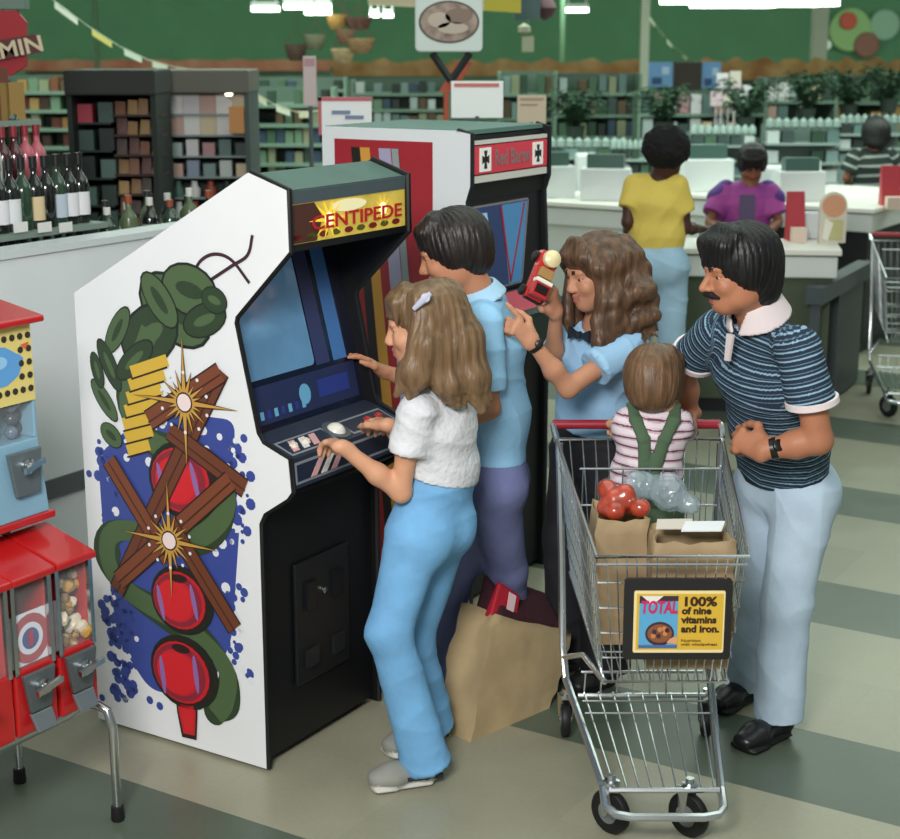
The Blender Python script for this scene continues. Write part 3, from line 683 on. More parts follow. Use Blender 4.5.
def red_vendor(a0, a1, lab, kind):
    t = thing('vending_machine', v((a0 + a1) / 2, .2, vz0), lab, 'vending machine')
    zw = on_b(92, 640, VF)[2]                              # sill between window and front
    m = MB(); g = .004
    m.prism([v(a0 + g, 0, vz0), v(a1 - g, 0, vz0), v(a1 - g, 0, zw), v(a0 + g, 0, zw)], B * .38)
    m.prism([v(a0 + g, .2, zw), v(a1 - g, .2, zw), v(a1 - g, .2, vtop), v(a0 + g, .2, vtop)], B * .18)
    m.prism([v(a1 - .02, .01, zw), v(a1 - g, .01, zw), v(a1 - g, .01, vtop), v(a1 - .02, .01, vtop)], B * .2)
    m.prism([v(a0 + g, .01, zw), v(a0 + .02, .01, zw), v(a0 + .02, .01, vtop), v(a0 + g, .01, vtop)], B * .2)
    m.build('case', VR, t, bevel=.006)
    m = MB(); m.prism([v(a0 + .001, -.02, vtop), v(a0 + .001, .39, vtop), v(a0 + .001, .39, vtop + .05), v(a0 + .001, .17, vtop + .075), v(a0 + .001, -.02, vtop + .02)], A * (a1 - a0 - .002)); m.build('lid', VR, t, bevel=.005)
    for aa in (a0 + .012, a1 - .012):
        m = MB(); m.prism([v(aa - .007, -.003, zw - .01), v(aa + .007, -.003, zw - .01), v(aa + .007, -.003, vtop), v(aa - .007, -.003, vtop)], B * .012)
        m.build('window_trim', METAL, t)
    m = MB(); m.prism([v(a0 + .018, .006, zw), v(a1 - .018, .006, zw), v(a1 - .018, .006, vtop), v(a0 + .018, .006, vtop)], B * .003); m.build('window', GLASS, t)
    # coin mechanism: grey shield with a crank, and the chute flap below
    ac = (a0 + a1) / 2; h = zw - vz0
    m = MB(); m.prism([v(ac - .058, -.004, zw - .012), v(ac + .058, -.004, zw - .012), v(ac + .036, -.004, vz0 + h * .34), v(ac - .036, -.004, vz0 + h * .34)], -B * .014); PL = m.build('coin_plate', GREY, t, bevel=.003)
    m = MB(); cz = zw - h * .3; m.lathe(v(ac, -.018, cz), [(.024, 0), (.024, .012), (.012, .016), (.012, .03)], 14, -B); m.prism([v(ac - .045, -.046, cz - .008), v(ac + .045, -.046, cz + .006), v(ac + .045, -.046, cz + .022), v(ac - .045, -.046, cz + .008)], -B * .012); m.build('crank', METAL, PL, smooth=True)
    m = MB(); m.prism([v(ac - .038, -.004, vz0 + h * .32), v(ac + .038, -.004, vz0 + h * .32), v(ac + .034, -.026, vz0 + h * .06), v(ac - .034, -.026, vz0 + h * .06)], -B * .012); m.build('chute_flap', M('7c8488', .35, metal=.5), t, bevel=.003)
    if kind != 'sign':
        m = MB(); m.prism([v(a0 + .02, .17, zw), v(a1 - .02, .17, zw), v(a1 - .02, .17, vtop), v(a0 + .02, .17, vtop)], B * .028); m.build('backing', M('5c1418', .7), t)
    if kind == 'sign':
        m = MB(); m.prism([v(ac - .085, .012, zw + .005), v(ac + .09, .012, zw + .005), v(ac + .09, .012, zw + (vtop - zw) * .62), v(ac - .085, .012, zw + (vtop - zw) * .62)], B * .004, 0); cd_ = m.build('display_card', M('dcdfe6', .5), t)
        m = MB(); cz = zw + (vtop - zw) * .31
        for r, mi in ((.07, 0), (.045, 1), (.03, 2)): m.prism([v(ac + r * math.cos(q), .0115 - .0008 * mi, cz + r * math.sin(q)) for q in np.linspace(0, 2 * PI, 20)[:-1]], B * .0006, mi)
        m.prism([v(ac - .008, .0085, cz - .02), v(ac + .008, .0085, cz - .02), v(ac + .008, .0085, cz + .022), v(ac - .008, .0085, cz + .022)], B * .0006, 0)
        m.build('card_print', [M('a8424c', .5), M('d8dbe4', .5), M('3c4c88', .5)], cd_)
        m = MB(); m.prism([v(a0 + .02, .15, zw), v(a1 - .02, .15, zw), v(a1 - .02, .15, vtop), v(a0 + .02, .15, vtop)], B * .04); m.build('backing', M('2c1013', .8), t)
    return t, zw
red_vendor(-.62, -.31, 'red vending machine half cut off at the left picture edge', 'plain')
red_vendor(-.31, -.155 + .0, 'red vending machine with a white round-emblem card in its window', 'sign')
_, zw = red_vendor(-.15, .0, 'red vending machine with gold and beige trinkets in its window', 'toys')
rs = random.Random(5)
for k in range(34):
    c = v(-.126 + .10 * rs.random(), .03 + .03 * rs.random(), zw + .012 + (vtop - zw) * .8 * (k / 34)); r = .014 + .008 * rs.random()
    m = MB(); m.lathe(c - V3(0, 0, r), [(r * .2, 0), (r, r * .6), (r, r * 1.2), (r * .4, r * 1.9)], 7, nrm(V3(rs.gauss(0, 1), rs.gauss(0, 1), rs.gauss(0, 1))))
    tag(m.build('trinket', M(rs.choice(['c8b288', 'b5893e', 'd8cdb4', '8a6a3c']), .4), loc=c, smooth=True), 'small gold or beige trinket piled in the red machine window', 'trinket', 'trinkets in the vending machine')
# blue machine on a pipe bracket above
UB = 3.17; ur = on_b(50, 510, UB); ua = ur @ A; uz0 = ur[2]; uz1 = on_b(42, 320, UB)[2]; ucard = on_b(45, 398, UB)[2]; uwin = on_b(47, 436, UB)[2]
def u(a, b, z): return ab(ua + a, UB + b, z)
t = thing('vending_machine', u(-.15, .15, uz0), 'blue capsule vending machine with red lid and yellow picture card', 'vending machine')
m = MB(); m.prism([u(-.3, 0, uz0), u(0, 0, uz0), u(-.012, .015, uwin), u(-.288, .015, uwin)], B * .3); m.prism([u(-.288, .12, uwin), u(-.012, .12, uwin), u(-.02, .12, uz1), u(-.28, .12, uz1)], B * .19)
for s in (-.288, -.024): m.prism([u(s, .016, uwin), u(s + .012, .016, uwin), u(s + .010, .016, uz1), u(s + .002, .016, uz1)], B * .12)
m.build('case', VB, t, bevel=.006)
m = MB(); m.prism([u(-.31, -.01, uz0 - .02), u(.012, -.01, uz0 - .02), u(.012, -.01, uz0), u(-.31, -.01, uz0)], B * .33); m.build('base_tray', VR, t, bevel=.004)
m = MB(); m.prism([u(-.31, -.02, uz1), u(-.31, .33, uz1), u(-.31, .33, uz1 + .02), u(-.31, .16, uz1 + .05), u(-.31, -.02, uz1 + .018)], A * .315); m.build('lid', VR, t, bevel=.005)
m = MB(); m.prism([u(-.285, .012, ucard), u(-.016, .012, ucard), u(-.02, .012, uz1), u(-.28, .012, uz1)], B * .01); CD_ = m.build('picture_card', mat('yellow_card', 'd9c878', .5), t)
m = MB()
for k in range(9):
    for z_ in (.16, .84): m.lathe(u(-.255 + .028 * k, .012, ucard + (uz1 - ucard) * z_), [(.0095, 0), (.0095, .002)], 8, -B, mi=0)
for k in range(1, 4):
    for a_ in (-.255, -.031, -.06): m.lathe(u(a_, .012, ucard + (uz1 - ucard) * (.16 + .17 * k)), [(.0095, 0), (.0095, .002)], 8, -B, mi=0)
cz = ucard + (uz1 - ucard) * .5
m.prism([u(-.13 + .075 * math.cos(q) * (1 + .08 * math.sin(5 * q)), .0105, cz + .05 * math.sin(q) * (1 + .1 * math.cos(4 * q))) for q in np.linspace(0, 2 * PI, 24)[:-1]], B * .001, 1)
m.prism([u(-.14 + .03 * math.cos(q), .009, cz + .012 + .018 * math.sin(q)) for q in np.linspace(0, 2 * PI, 16)[:-1]], B * .001, 2)
m.prism([u(-.06, .0105, cz + .05), u(-.03, .0105, cz + .055), u(-.035, .0105, cz + .03)], B * .001, 3)
m.build('card_print', [M('2e2a22', .6), M('5b9ad2', .5), M('8fc1e4', .5), M('d0643c', .5)], CD_)
m = MB(); m.prism([u(-.275, .018, uwin), u(-.022, .018, uwin), u(-.026, .018, ucard), u(-.275, .018, ucard)], B * .003); m.build('window', GLASS, t)
ac = -.085; m = MB(); zt = uwin - (uwin - uz0) * .1; zb = uz0 + (uwin - uz0) * .32
m.prism([u(ac - .06, .004, zt), u(ac + .06, .004, zt), u(ac + .042, -.002, zb), u(ac - .042, -.002, zb)], -B * .014); PL = m.build('coin_plate', M('6d787c', .35, metal=.5), t, bevel=.003)
m = MB(); cz = (zt + zb) / 2 + .02; m.lathe(u(ac, -.012, cz), [(.022, 0), (.022, .01), (.01, .014), (.01, .026)], 14, -B); m.prism([u(ac - .035, -.038, cz - .012), u(ac + .035, -.038, cz + .006), u(ac + .035, -.038, cz + .02), u(ac - .035, -.038, cz + .002)], -B * .01); m.build('crank', METAL, PL, smooth=True)
m = MB(); m.tube([u(-.20, .06, vtop + .05), u(-.20, .06, uz0 - .03), u(-.11, .06, uz0 - .03), u(-.11, .06, vtop + .05)], .014, 8); m.tube([u(-.20, .2, vtop + .05), u(-.20, .2, uz0 - .03), u(-.11, .2, uz0 - .03), u(-.11, .2, vtop + .05)], .014, 8); m.build('pipe_bracket', M('3d474c', .35, metal=.7), t, smooth=True)
rs = random.Random(8)
for k in range(26):
    r = .019; c = u(-.262 + .046 * (k % 6) + .006 * rs.random(), .05 + .03 * (k % 2), uwin + r + .002 + .037 * (k // 6)); m = MB(); m.lathe(c - V3(0, 0, r), [(r * math.sin(q), r - r * math.cos(q)) for q in np.linspace(.2, PI - .05, 7)], 10)
    col = rs.choice(['5d6d80', '8fa0aa', '7a3a3c', '39424c', 'a9b4b8']); tag(m.build('toy_capsule', M(col, .25), loc=c - V3(0, 0, r), smooth=True), 'round toy capsule heaped behind the blue machine window', 'capsule', 'capsules in the blue vending machine')

# ------------------------------------------------------------------ shopping cart (copied for the far one)
CH = mat('cart_wire', 'c9ced0', .25, .9); CX = .60
def make_cart(lab, signed=True):
    t = thing('shopping_cart', (CX, 4.4, 0), lab, 'shopping cart')
    R = dict(rl=(CX - .262, 4.80, .965), rr=(CX + .262, 4.80, .965), fl=(CX - .205, 4.02, .838), fr=(CX + .205, 4.02, .838))
    Bm = dict(rl=(CX - .225, 4.66, .57), rr=(CX + .225, 4.66, .57), fl=(CX - .17, 4.07, .455), fr=(CX + .17, 4.07, .455))
    R = {k: np.array(p) for k, p in R.items()}; Bm = {k: np.array(p) for k, p in Bm.items()}
    m = MB(); m.tube([R['rl'], R['fl'], R['fr'], R['rr']], .006, 6, closed=True); m.tube([Bm['rl'], Bm['fl'], Bm['fr'], Bm['rr']], .005, 6, closed=True)
    m.tube([R['fl'] - V3(0, -.004, .024), R['fr'] - V3(0, -.004, .024)], .004, 5)
    def wires(a0, a1, b0, b1, n, r=.0021):
        for k in range(1, n):
            f = k / n; m.tube([a0 + (a1 - a0) * f, b0 + (b1 - b0) * f], r, 4, cap=False)
    wires(R['rl'], R['fl'], Bm['rl'], Bm['fl'], 20); wires(R['rr'], R['fr'], Bm['rr'], Bm['fr'], 20)
    wires(R['fl'], R['fr'], Bm['fl'], Bm['fr'], 15); wires(R['rl'], R['rr'], Bm['rl'], Bm['rr'], 13); wires(Bm['fl'], Bm['fr'], Bm['rl'], Bm['rr'], 13)
    for f in (.2, .4, .6, .8):
        q = {k: R[k] + (Bm[k] - R[k]) * f for k in R}; m.tube([q['rl'], q['fl'], q['fr'], q['rr']], .003, 5)
    for f in (.25, .5, .75): m.tube([Bm['fl'] + (Bm['rl'] - Bm['fl']) * f, Bm['fr'] + (Bm['rr'] - Bm['fr']) * f], .003, 5)
    m.build('basket', CH, t, smooth=True)
    m = MB(); s0, s1 = 4.56, 4.74
    for k in range(11):
        x = CX - .20 + .04 * k; m.tube([V3(x, s0 - .02, .94), V3(x, s0 + .02, .70), V3(x, s1, .68)], .0022, 4)
    for z, y in ((.94, s0 - .02), (.82, s0), (.70, s0 + .02)): m.tube([V3(CX - .21, y, z), V3(CX + .21, y, z)], .0035, 6)
    m.build('child_seat', CH, t, smooth=True)
    m = MB(); m.tube([V3(CX - .27, 4.895, .99), V3(CX + .27, 4.895, .99)], .0155, 12); m.build('handle', mat('red_handle', '9c2434', .35), t, smooth=True)
    m = MB(); m.tube([V3(CX - .262, 4.80, .96), V3(CX - .268, 4.86, .985), V3(CX - .268, 4.895, .99)], .011, 8); m.tube([V3(CX + .262, 4.80, .96), V3(CX + .268, 4.86, .985), V3(CX + .268, 4.895, .99)], .011, 8)
    for s in (-1, 1):
        m.tube([V3(CX + s * .255, 4.79, .955), V3(CX + s * .245, 4.74, .60), V3(CX + s * .238, 4.72, .30), V3(CX + s * .23, 4.66, .21), V3(CX + s * .19, 4.30, .165), V3(CX + s * .165, 4.05, .14)], .0125, 8)
        m.tube([V3(CX + s * .17, 4.07, .455), V3(CX + s * .20, 4.40, .40), V3(CX + s * .235, 4.70, .27)], .009, 8)
    m.tube([V3(CX - .165, 4.05, .14)] + [V3(CX + .165 * sx, yy, .115) for sx, yy in ((-.98, 3.985), (-.85, 3.945), (-.6, 3.93), (.6, 3.93), (.85, 3.945), (.98, 3.985))] + [V3(CX + .165, 4.05, .14)], .0125, 8)
    m.tube([V3(CX - .20, 4.56, .2), V3(CX + .20, 4.56, .2)], .008, 6); m.tube([V3(CX - .155, 4.02, .15), V3(CX + .155, 4.02, .15)], .008, 6)
    m.build('frame', CH, t, smooth=True)
    m = MB()
    for k in range(9): m.tube([V3(CX - .18 + .045 * k, 4.57, .205), V3(CX - .14 + .035 * k, 4.03, .155)], .003, 5)
    for f in (.12, .3): m.tube([V3(CX - .19, 4.57 - .5 * f, .203), V3(CX + .19, 4.57 - .5 * f, .203)], .0035, 5)
    for k in range(8): m.tube([V3(CX - .175 + .05 * k, 4.58, .27), V3(CX - .18 + .0514 * k, 4.57, .205)], .003, 5)
    m.tube([V3(CX - .19, 4.58, .27), V3(CX + .19, 4.58, .27)], .005, 6); m.build('lower_rack', CH, t, smooth=True)
    for (x, y, rot) in ((.456, 4.06, .75), (.674, 4.04, .75), (.373, 4.70, .1), (.827, 4.70, .1)):
        c = V3(x, y, .0); ax = V3(math.cos(rot), math.sin(rot), 0); r = .066 if y < 4.3 else .058
        m = MB()
        for s in (-1, 1): m.prism([c + ax * (.019 * s) + V3(0, 0, r - .012), c + ax * (.019 * s) + V3(.01, .0, r * 2 + .022), c + ax * (.019 * s) + np.cross(V3(0, 0, 1), ax) * .03 + V3(0, 0, r * 2 + .022), c + ax * (.019 * s) + np.cross(V3(0, 0, 1), ax) * .014 + V3(0, 0, r - .012)], ax * .003 * s)
        m.lathe(c + V3(0, 0, r * 2 + .016), [(.024, 0), (.024, .012), (.012, .014), (.012, .03)], 10); m.tube([c - ax * .022 + V3(0, 0, r), c + ax * .022 + V3(0, 0, r)], .006, 8)
        F_ = m.build('caster', METAL, t)
        m = MB(); m.lathe(c + V3(0, 0, r) - ax * .015, [(r * .55, 0), (r * .95, .002), (r, .007), (r, .023), (r * .95, .028), (r * .55, .03)], 22, ax, mi=0); m.lathe(c + V3(0, 0, r) - ax * .0165, [(r * .5, 0), (r * .52, .033), (r * .3, .034)], 16, ax, mi=1)
        m.build('wheel', [M('0d0e10', .55), M('6a7072', .4)], F_, smooth=True)
    return t
cart = make_cart('silver wire shopping cart with a toddler and paper bags in it')
# front ad plate
sy = 4.02; p0, p1 = at(622, 657, sy), at(732, 577, sy); sx0, sx1, sz0, sz1 = p0[0], p1[0], p0[2], p1[2]; sy -= .018
def sg(fx, fz, l=0.): return V3(sx0 + (sx1 - sx0) * fx, sy - l, sz0 + (sz1 - sz0) * fz)
m = MB(); m.prism(rounded([sg(0, 0), sg(1, 0), sg(1, 1), sg(0, 1)], .012), V3(0, .014, 0)); FRM = m.build('ad_plate', mat('black_plate', '1c1b1c', .5), cart); FRM['label'] = 'black framed yellow cereal advertisement plate'
m = MB(); ix0, ix1, iz0, iz1 = .09, .935, .09, .86
m.prism(rounded([sg(ix0, iz0), sg(ix1, iz0), sg(ix1, iz1), sg(ix0, iz1)], .006), V3(0, -.002, 0), 1)
m.prism([sg(ix0 + .025, iz0 + .04, .0022), sg(ix1 - .015, iz0 + .04, .0022), sg(ix1 - .015, iz1 - .035, .0022), sg(ix0 + .025, iz1 - .035, .0022)], V3(0, -.0006, 0), 0)
bx0, bx1, bz0, bz1 = .14, .50, .15, .80
m.prism([sg(bx0, bz0, .003), sg(bx1, bz0, .003), sg(bx1, bz1, .003), sg(bx0, bz1, .003)], V3(0, -.0008, 0), 2)
m.prism([sg(bx0, bz1 - .09, .004), sg(bx1, bz1 - .06, .004), sg(bx1, bz1, .004), sg(bx0, bz1, .004)], V3(0, -.0004, 0), 3); m.prism([sg(bx0 + .02, bz1, .0046), sg(bx0 + .22, bz1, .0046), sg(bx0 + .12, bz1 - .11, .0046)], V3(0, -.0004, 0), 4)
def el(cx, cz, rx, rz, mi, l): m.prism([sg(cx + rx * math.cos(q), cz + rz * math.sin(q), l) for q in np.linspace(0, 2 * PI, 22)[:-1]], V3(0, -.0004, 0), mi)
el(.335, .33, .135, .15, 3, .004); el(.335, .335, .115, .115, 5, .0046)
for k, (dx, dz) in enumerate(((-.05, .02), (.0, .05), (.05, .0), (-.01, -.03), (.04, .06), (-.06, -.03), (.07, .04))): el(.335 + dx, .335 + dz, .022, .03, 6 if k % 3 else 3, .0052)
m.prism([sg(.40, .22, .0054), sg(.5, .20, .0054), sg(.5, .31, .0054), sg(.43, .27, .0054)], V3(0, -.0004, 0), 7); m.prism([sg(bx0, bz0, .0042), sg(bx1, bz0, .0042), sg(bx1, bz0 + .04, .0042), sg(bx0, bz0 + .04, .0042)], V3(0, -.0004, 0), 8)
m.build('ad_print', [M('d8b13a', .45), M('ecd9a0', .45), M('5aa6cf', .45), M('3c2a36', .45), M('e8e4e0', .45), M('8a5236', .5), M('c8844c', .5), M('d8a070', .5), M('4a6a9c', .5)], FRM)
INK = M('3a2010', .5)
SXW = sx1 - sx0
text('ad_lettering', 'TOTAL', .048, sg(.322, .655, .0055), (1, 0, 0), (0, 0, 1), M('c8265a', .45), FRM, shear=.12, width=SXW * .34, offset=.0018)
text('ad_lettering', '100%', .036, sg(.535, .725, .0042), (1, 0, 0), (0, 0, 1), INK, FRM, align='LEFT', width=SXW * .30, offset=.0014)
text('ad_lettering', 'of nine\nvitamins\nand iron.', .0275, sg(.535, .50, .0042), (1, 0, 0), (0, 0, 1), INK, FRM, align='LEFT', width=SXW * .36, offset=.0012)
text('ad_lettering', 'Nutrition\nwith wholewheat', .0115, sg(.535, .22, .0042), (1, 0, 0), (0, 0, 1), INK, FRM, align='LEFT', width=SXW * .34)
# paper bags
KR = mat('kraft_paper', '9a8464', .85, var=.12, vscale=9, bump=.35, bscale=14); KR2 = mat('kraft_paper_light', 'b09a74', .85, var=.10, vscale=7, bump=.4, bscale=12)
def paper_bag(name, c, X, w, d, h, lean, mm, lab, top=.004, seed=0, slump=0.):
    rs = random.Random(seed); c = np.array(c, float); X = nrm(X); Y = np.cross(V3(0, 0, 1), X); t = thing(name, c, lab, 'bag', None)
    NX, NZ = 7, 9; m = MB(); ring = []
    def outline(f):
        pts = []
        for (ex, ey, n) in (((-1, -1), (1, -1), NX), ((1, -1), (1, 1), 5), ((1, 1), (-1, 1), NX), ((-1, 1), (-1, -1), 5)):
            for k in range(n):
                q = k / n; x = ex[0] + (ey[0] - ex[0]) * q; y = ex[1] + (ey[1] - ex[1]) * q
                if abs(abs(x) - 1) < 1e-6 and abs(y) < .99: x *= 1 - .16 * f * (1 - abs(y))      # gusset pinch
                pts.append((x, y))
        return pts
    for j in range(NZ + 1):
        f = j / NZ
        for (x, y) in outline(f):
            b_ = 1 + .05 * math.sin(PI * f); jit = .004 if 0 < j else 0
            p = c + X * (x * w / 2 * b_ + lean[0] * f) + Y * (y * d / 2 * (b_ + .03) + lean[1] * f) + V3(0, 0, h * f * (1 - slump * (x + 1) / 2) + (rs.gauss(0, top) if j == NZ else 0)) + V3(rs.gauss(0, jit), rs.gauss(0, jit), 0)
            ring.append(p)
    n = len(ring) // (NZ + 1); fs = [tuple(range(n - 1, -1, -1))]
    for j in range(NZ):
        for k in range(n): fs.append((j * n + k, j * n + (k + 1) % n, (j + 1) * n + (k + 1) % n, (j + 1) * n + k))
    m.add(ring, fs); o = m.build('paper', mm, t, smooth=True, sharp=35)
    s = o.modifiers.new('thickness', 'SOLIDIFY'); s.thickness = .003
    return t, (lambda fx, fy, z: c + X * (fx * w / 2 + lean[0] * z / h) + Y * (fy * d / 2 + lean[1] * z / h) + V3(0, 0, z * (1 - slump * (fx + 1) / 2)))
FLOORZ = .53
b1, b1f = paper_bag('paper_bag', (.485, 4.31, .508), (1, .0, 0), .145, .19, .372, (0, 0), KR, 'paper bag in the cart at left, with red produce on top', seed=1)
b2, b2f = paper_bag('paper_bag', (.66, 4.175, .485), (1, .0, 0), .225, .165, .372, (.01, 0), KR, 'paper bag in the cart at right, with a white slip on top', seed=2)
g0, g1 = ground(470, 744), ground(553, 708); X_ = nrm(g1 - g0); Y_ = np.cross(V3(0, 0, 1), X_)
fb, fbf = paper_bag('paper_bag', (g0 + g1) / 2 + Y_ * .085, X_, np.linalg.norm(g1 - g0) * .95, .15, .375, (.165, .05), KR2, 'brown paper bag leaning on the floor between boy and cart', top=.004, seed=4, slump=.42)
m = MB(); m.hexa([fbf(-.85, -.75, .24), fbf(.9, -.75, .22), fbf(.9, .8, .22), fbf(-.85, .8, .24), fbf(-.8, -.7, .40), fbf(.92, -.7, .385), fbf(.9, .85, .52), fbf(-.75, .8, .50)]); tag(m.build('folded_cloth', mat('maroon_cloth', '3c1620', .9, bump=.5, bscale=30), loc=fbf(0, 0, .24), bevel=.02), 'dark maroon cloth sticking out of the floor bag', 'cloth')
t = thing('snack_package', fbf(-.45, -.1, .3), 'red and white package poking out of the floor bag', 'package'); m = MB(); m.hexa([fbf(-.9, -.55, .36), fbf(-.3, -.7, .34), fbf(-.3, -.2, .34), fbf(-.9, -.1, .36), fbf(-.82, -.5, .475), fbf(-.3, -.6, .455), fbf(-.3, -.35, .455), fbf(-.82, -.25, .475)]); m.build('wrapper', mat('red_wrapper', 'b01c30', .35), t, bevel=.008)
m = MB(); m.prism([fbf(-.62, -.66, .40), fbf(-.45, -.68, .395), fbf(-.45, -.64, .45), fbf(-.62, -.61, .455)], V3(.002, -.004, 0)); m.build('white_print', M('e4c8cc', .4), t)
# in the cart: produce bag, clear bag, slips
b1h = .375; f = Fld(.006); rs = random.Random(11)
for k in range(9): f.add(P_ell(b1f(-.5 + 1.6 * rs.random(), -.5 + 1.0 * rs.random(), b1h + .05 * rs.random()), (.03, .03, .028)), .012)
tag(f.build('produce_bag', mat('red_produce', 'a8402c', .3, coat=.6, var=.3, vscale=25), loc=b1f(0, 0, .35)), 'bag of orange-red produce on the left paper bag', 'produce')
f = Fld(.006); f.add(P_ell(at(668, 492, 4.44), (.055, .05, .06))).add(P_ell(at(640, 485, 4.48), (.05, .04, .045)), .03).add(P_ell(at(690, 505, 4.42), (.03, .03, .03)), .03)
tag(f.build('plastic_bag', mat('clear_bag', 'a9bcc4', .15, alpha=.45, spec=.9), loc=at(668, 510, 4.44), wr=folds(.006, 60, 3)), 'crumpled clear plastic bag behind the red produce', 'bag')
m = MB(); p = b2f(-.1, -.2, .385); m.prism([p + V3(-.02, -.02, 0), p + V3(.09, -.03, .004), p + V3(.11, .03, .012), p + V3(.0, .04, .008)], V3(0, 0, .004)); tag(m.build('paper_slip', M('e6e8ea', .6), loc=p), 'white paper slip lying on the right paper bag', 'paper')
m = MB(); p = b2f(-.6, .1, .384); m.prism([p + V3(-.03, -.02, 0), p + V3(.07, -.02, .0), p + V3(.08, .04, .01), p + V3(-.02, .035, .01)], V3(0, 0, .003)); tag(m.build('paper_slip', M('cfc6bb', .6), loc=p), 'greyish paper slip under the white one on the bag', 'paper')
# ------------------------------------------------------------------ background: shelves, stands, checkouts
CNAME = {}
def cn(hexc, name): CNAME[hexc] = name; return hexc
PAL_GREEN = [cn('2b4636', 'dark green'), cn('46644c', 'green'), cn('25302c', 'blackish'), cn('6d8a70', 'pale green'), cn('5b4a34', 'brown'), cn('8a8f72', 'olive'), cn('33495c', 'dark blue')]
PAL_WARM = [cn('7a4a30', 'rust brown'), cn('8f6a3c', 'tan'), cn('5a2a24', 'maroon'), cn('a3824c', 'straw yellow'), cn('3c2a22', 'dark brown')]
PAL_MAG = [cn('d8d5d8', 'white'), cn('caa79c', 'pinkish'), cn('d9c7a6', 'cream'), cn('b88a90', 'rose'), cn('8e9bb0', 'grey blue'), cn('e4e2e0', 'bright white')]
PAL_COOL = [cn('5f7a78', 'teal grey'), cn('7d9492', 'grey green'), cn('a9b8b6', 'pale grey'), cn('3a4c4a', 'dark teal'), cn('c3cbc8', 'whitish')]
SHF = mat('shelf_metal', '76907f', .5); SHD = mat('dark_shelf', '26302c', .6)
ROWN = ['top', 'second', 'third', 'fourth', 'fifth', 'sixth', 'seventh']
def gondola(x0, x1, y0, y1, y, rows, n, pal, lab, short, seed=0, shm=SHF, depth=.45, kind='box', fill=.8, header=None):
    """shelf unit seen between photo columns x0..x1 and rows y0..y1 at distance y, standing on the floor"""
    rs = random.Random(seed); p, q = at(x0, y0, y), at(x1, y1, y); xa, xb, zt = p[0], q[0], p[2]; zb = max(.12, q[2]); c = V3((xa + xb) / 2, y, 0); W_ = xb - xa
    t = thing('store_shelf', c, lab, 'shelf')
    m = MB(); m.box(V3(c[0], y + depth, 0), W_, .04, zt); m.build('back_panel', SHD if shm is SHD else M('55685c', .7), t)
    for s in (xa, xb):
        m = MB(); m.box(V3(s, y + depth / 2, 0), .03, depth, zt); m.build('upright', shm, t)
    m = MB(); m.box(V3(c[0], y + depth / 2, 0), W_, depth, .1); m.build('plinth', SHD, t)
    hs = (zt - zb) / rows
    for r in range(rows):
        z = zt - hs * (r + 1); z = max(z, .1)
        m = MB(); m.box(V3(c[0], y + depth / 2, z), W_ - .03, depth, .03); m.build('shelf_board', shm, t)
        cell = (W_ - .06) / n
        for k in range(n):
            if rs.random() > fill: continue
            col = rs.choice(pal); h = hs * (.55 + .3 * rs.random()); w_ = cell * (.75 + .2 * rs.random()); b_ = V3(xa + .03 + cell * (k + .5), y + .14, z + .03)
            m = MB()
            if kind == 'jar': rr = w_ / 2.2; m.lathe(b_, [(rr, 0), (rr, h * .7), (rr * .6, h * .82), (rr * .6, h)], 8)
            else: m.box(b_, w_, .2, h)
            nm = {'box': 'product_box', 'jar': 'product_jar', 'bag': 'snack_bag', 'magazine': 'magazine'}[kind]
            tag(m.build(nm, M(col, .6), loc=b_, smooth=kind == 'jar'), f"{CNAME[col]} {nm.split('_')[-1]} {ORD[k]} from left on {ROWN[r]} shelf of {short}", nm.split('_')[-1], f'goods on the {short}')
    if header:
        m = MB(); m.box(V3(c[0], y - .02, zt), W_, .05, header[1]); m.build('header_board', M(header[0], .7), t)
    return t
# wine rack behind the partition
WB = 4.62
def wr_(a, b, z): return ab(a, b, z)
a_l = on_b(-30, 226, WB) @ A; a_r = on_b(96, 226, WB) @ A
zA = on_b(40, 229, WB)[2]; zB = on_b(40, 190, WB + .22)[2]; zC = on_b(30, 147, WB + .34)[2]; zD = on_b(30, 119, WB + .36)[2]; zL = zA - .33
t = thing('wine_shelf', wr_((a_l + a_r) / 2, WB, 0), 'stepped wine shelf full of bottles behind the white partition', 'shelf')
for z, b_, d_ in ((zL, WB - .02, .5), (zA, WB - .05, .45), (zB, WB + .17, .35), (zC, WB + .28, .3), (zD, WB + .3, .3)):
    m = MB(); m.prism([wr_(a_l, b_, z - .022), wr_(a_r + .02, b_, z - .022), wr_(a_r + .02, b_, z), wr_(a_l, b_, z)], B * d_); m.build('shelf_board', M('7f8f86', .5), t)
m = MB(); m.prism([wr_(a_l, WB + .6, 0), wr_(a_r + .02, WB + .6, 0), wr_(a_r + .02, WB + .6, zD + .26), wr_(a_l, WB + .6, zD + .26)], B * .03); m.build('back_panel', M('2c3a34', .7), t)
m = MB(); m.prism([wr_(a_r + .02, WB + .42, 0), wr_(a_r + .02, WB + .62, 0), wr_(a_r + .02, WB + .62, zD + .05), wr_(a_r + .02, WB + .42, zD - .02)], A * .025); m.build('side_panel', M('4c6264', .6), t)
for k, px in enumerate((-8, 21, 45, 66)):
    p = on_b(px, 227, WB - .06); m = MB(); m.prism([p - A * .035 - V3(0, 0, .02), p + A * .035 - V3(0, 0, .02), p + A * .035 + V3(0, 0, .018), p - A * .035 + V3(0, 0, .018)], B * .004); m.build('price_tag', M('e2e2de', .6), t)
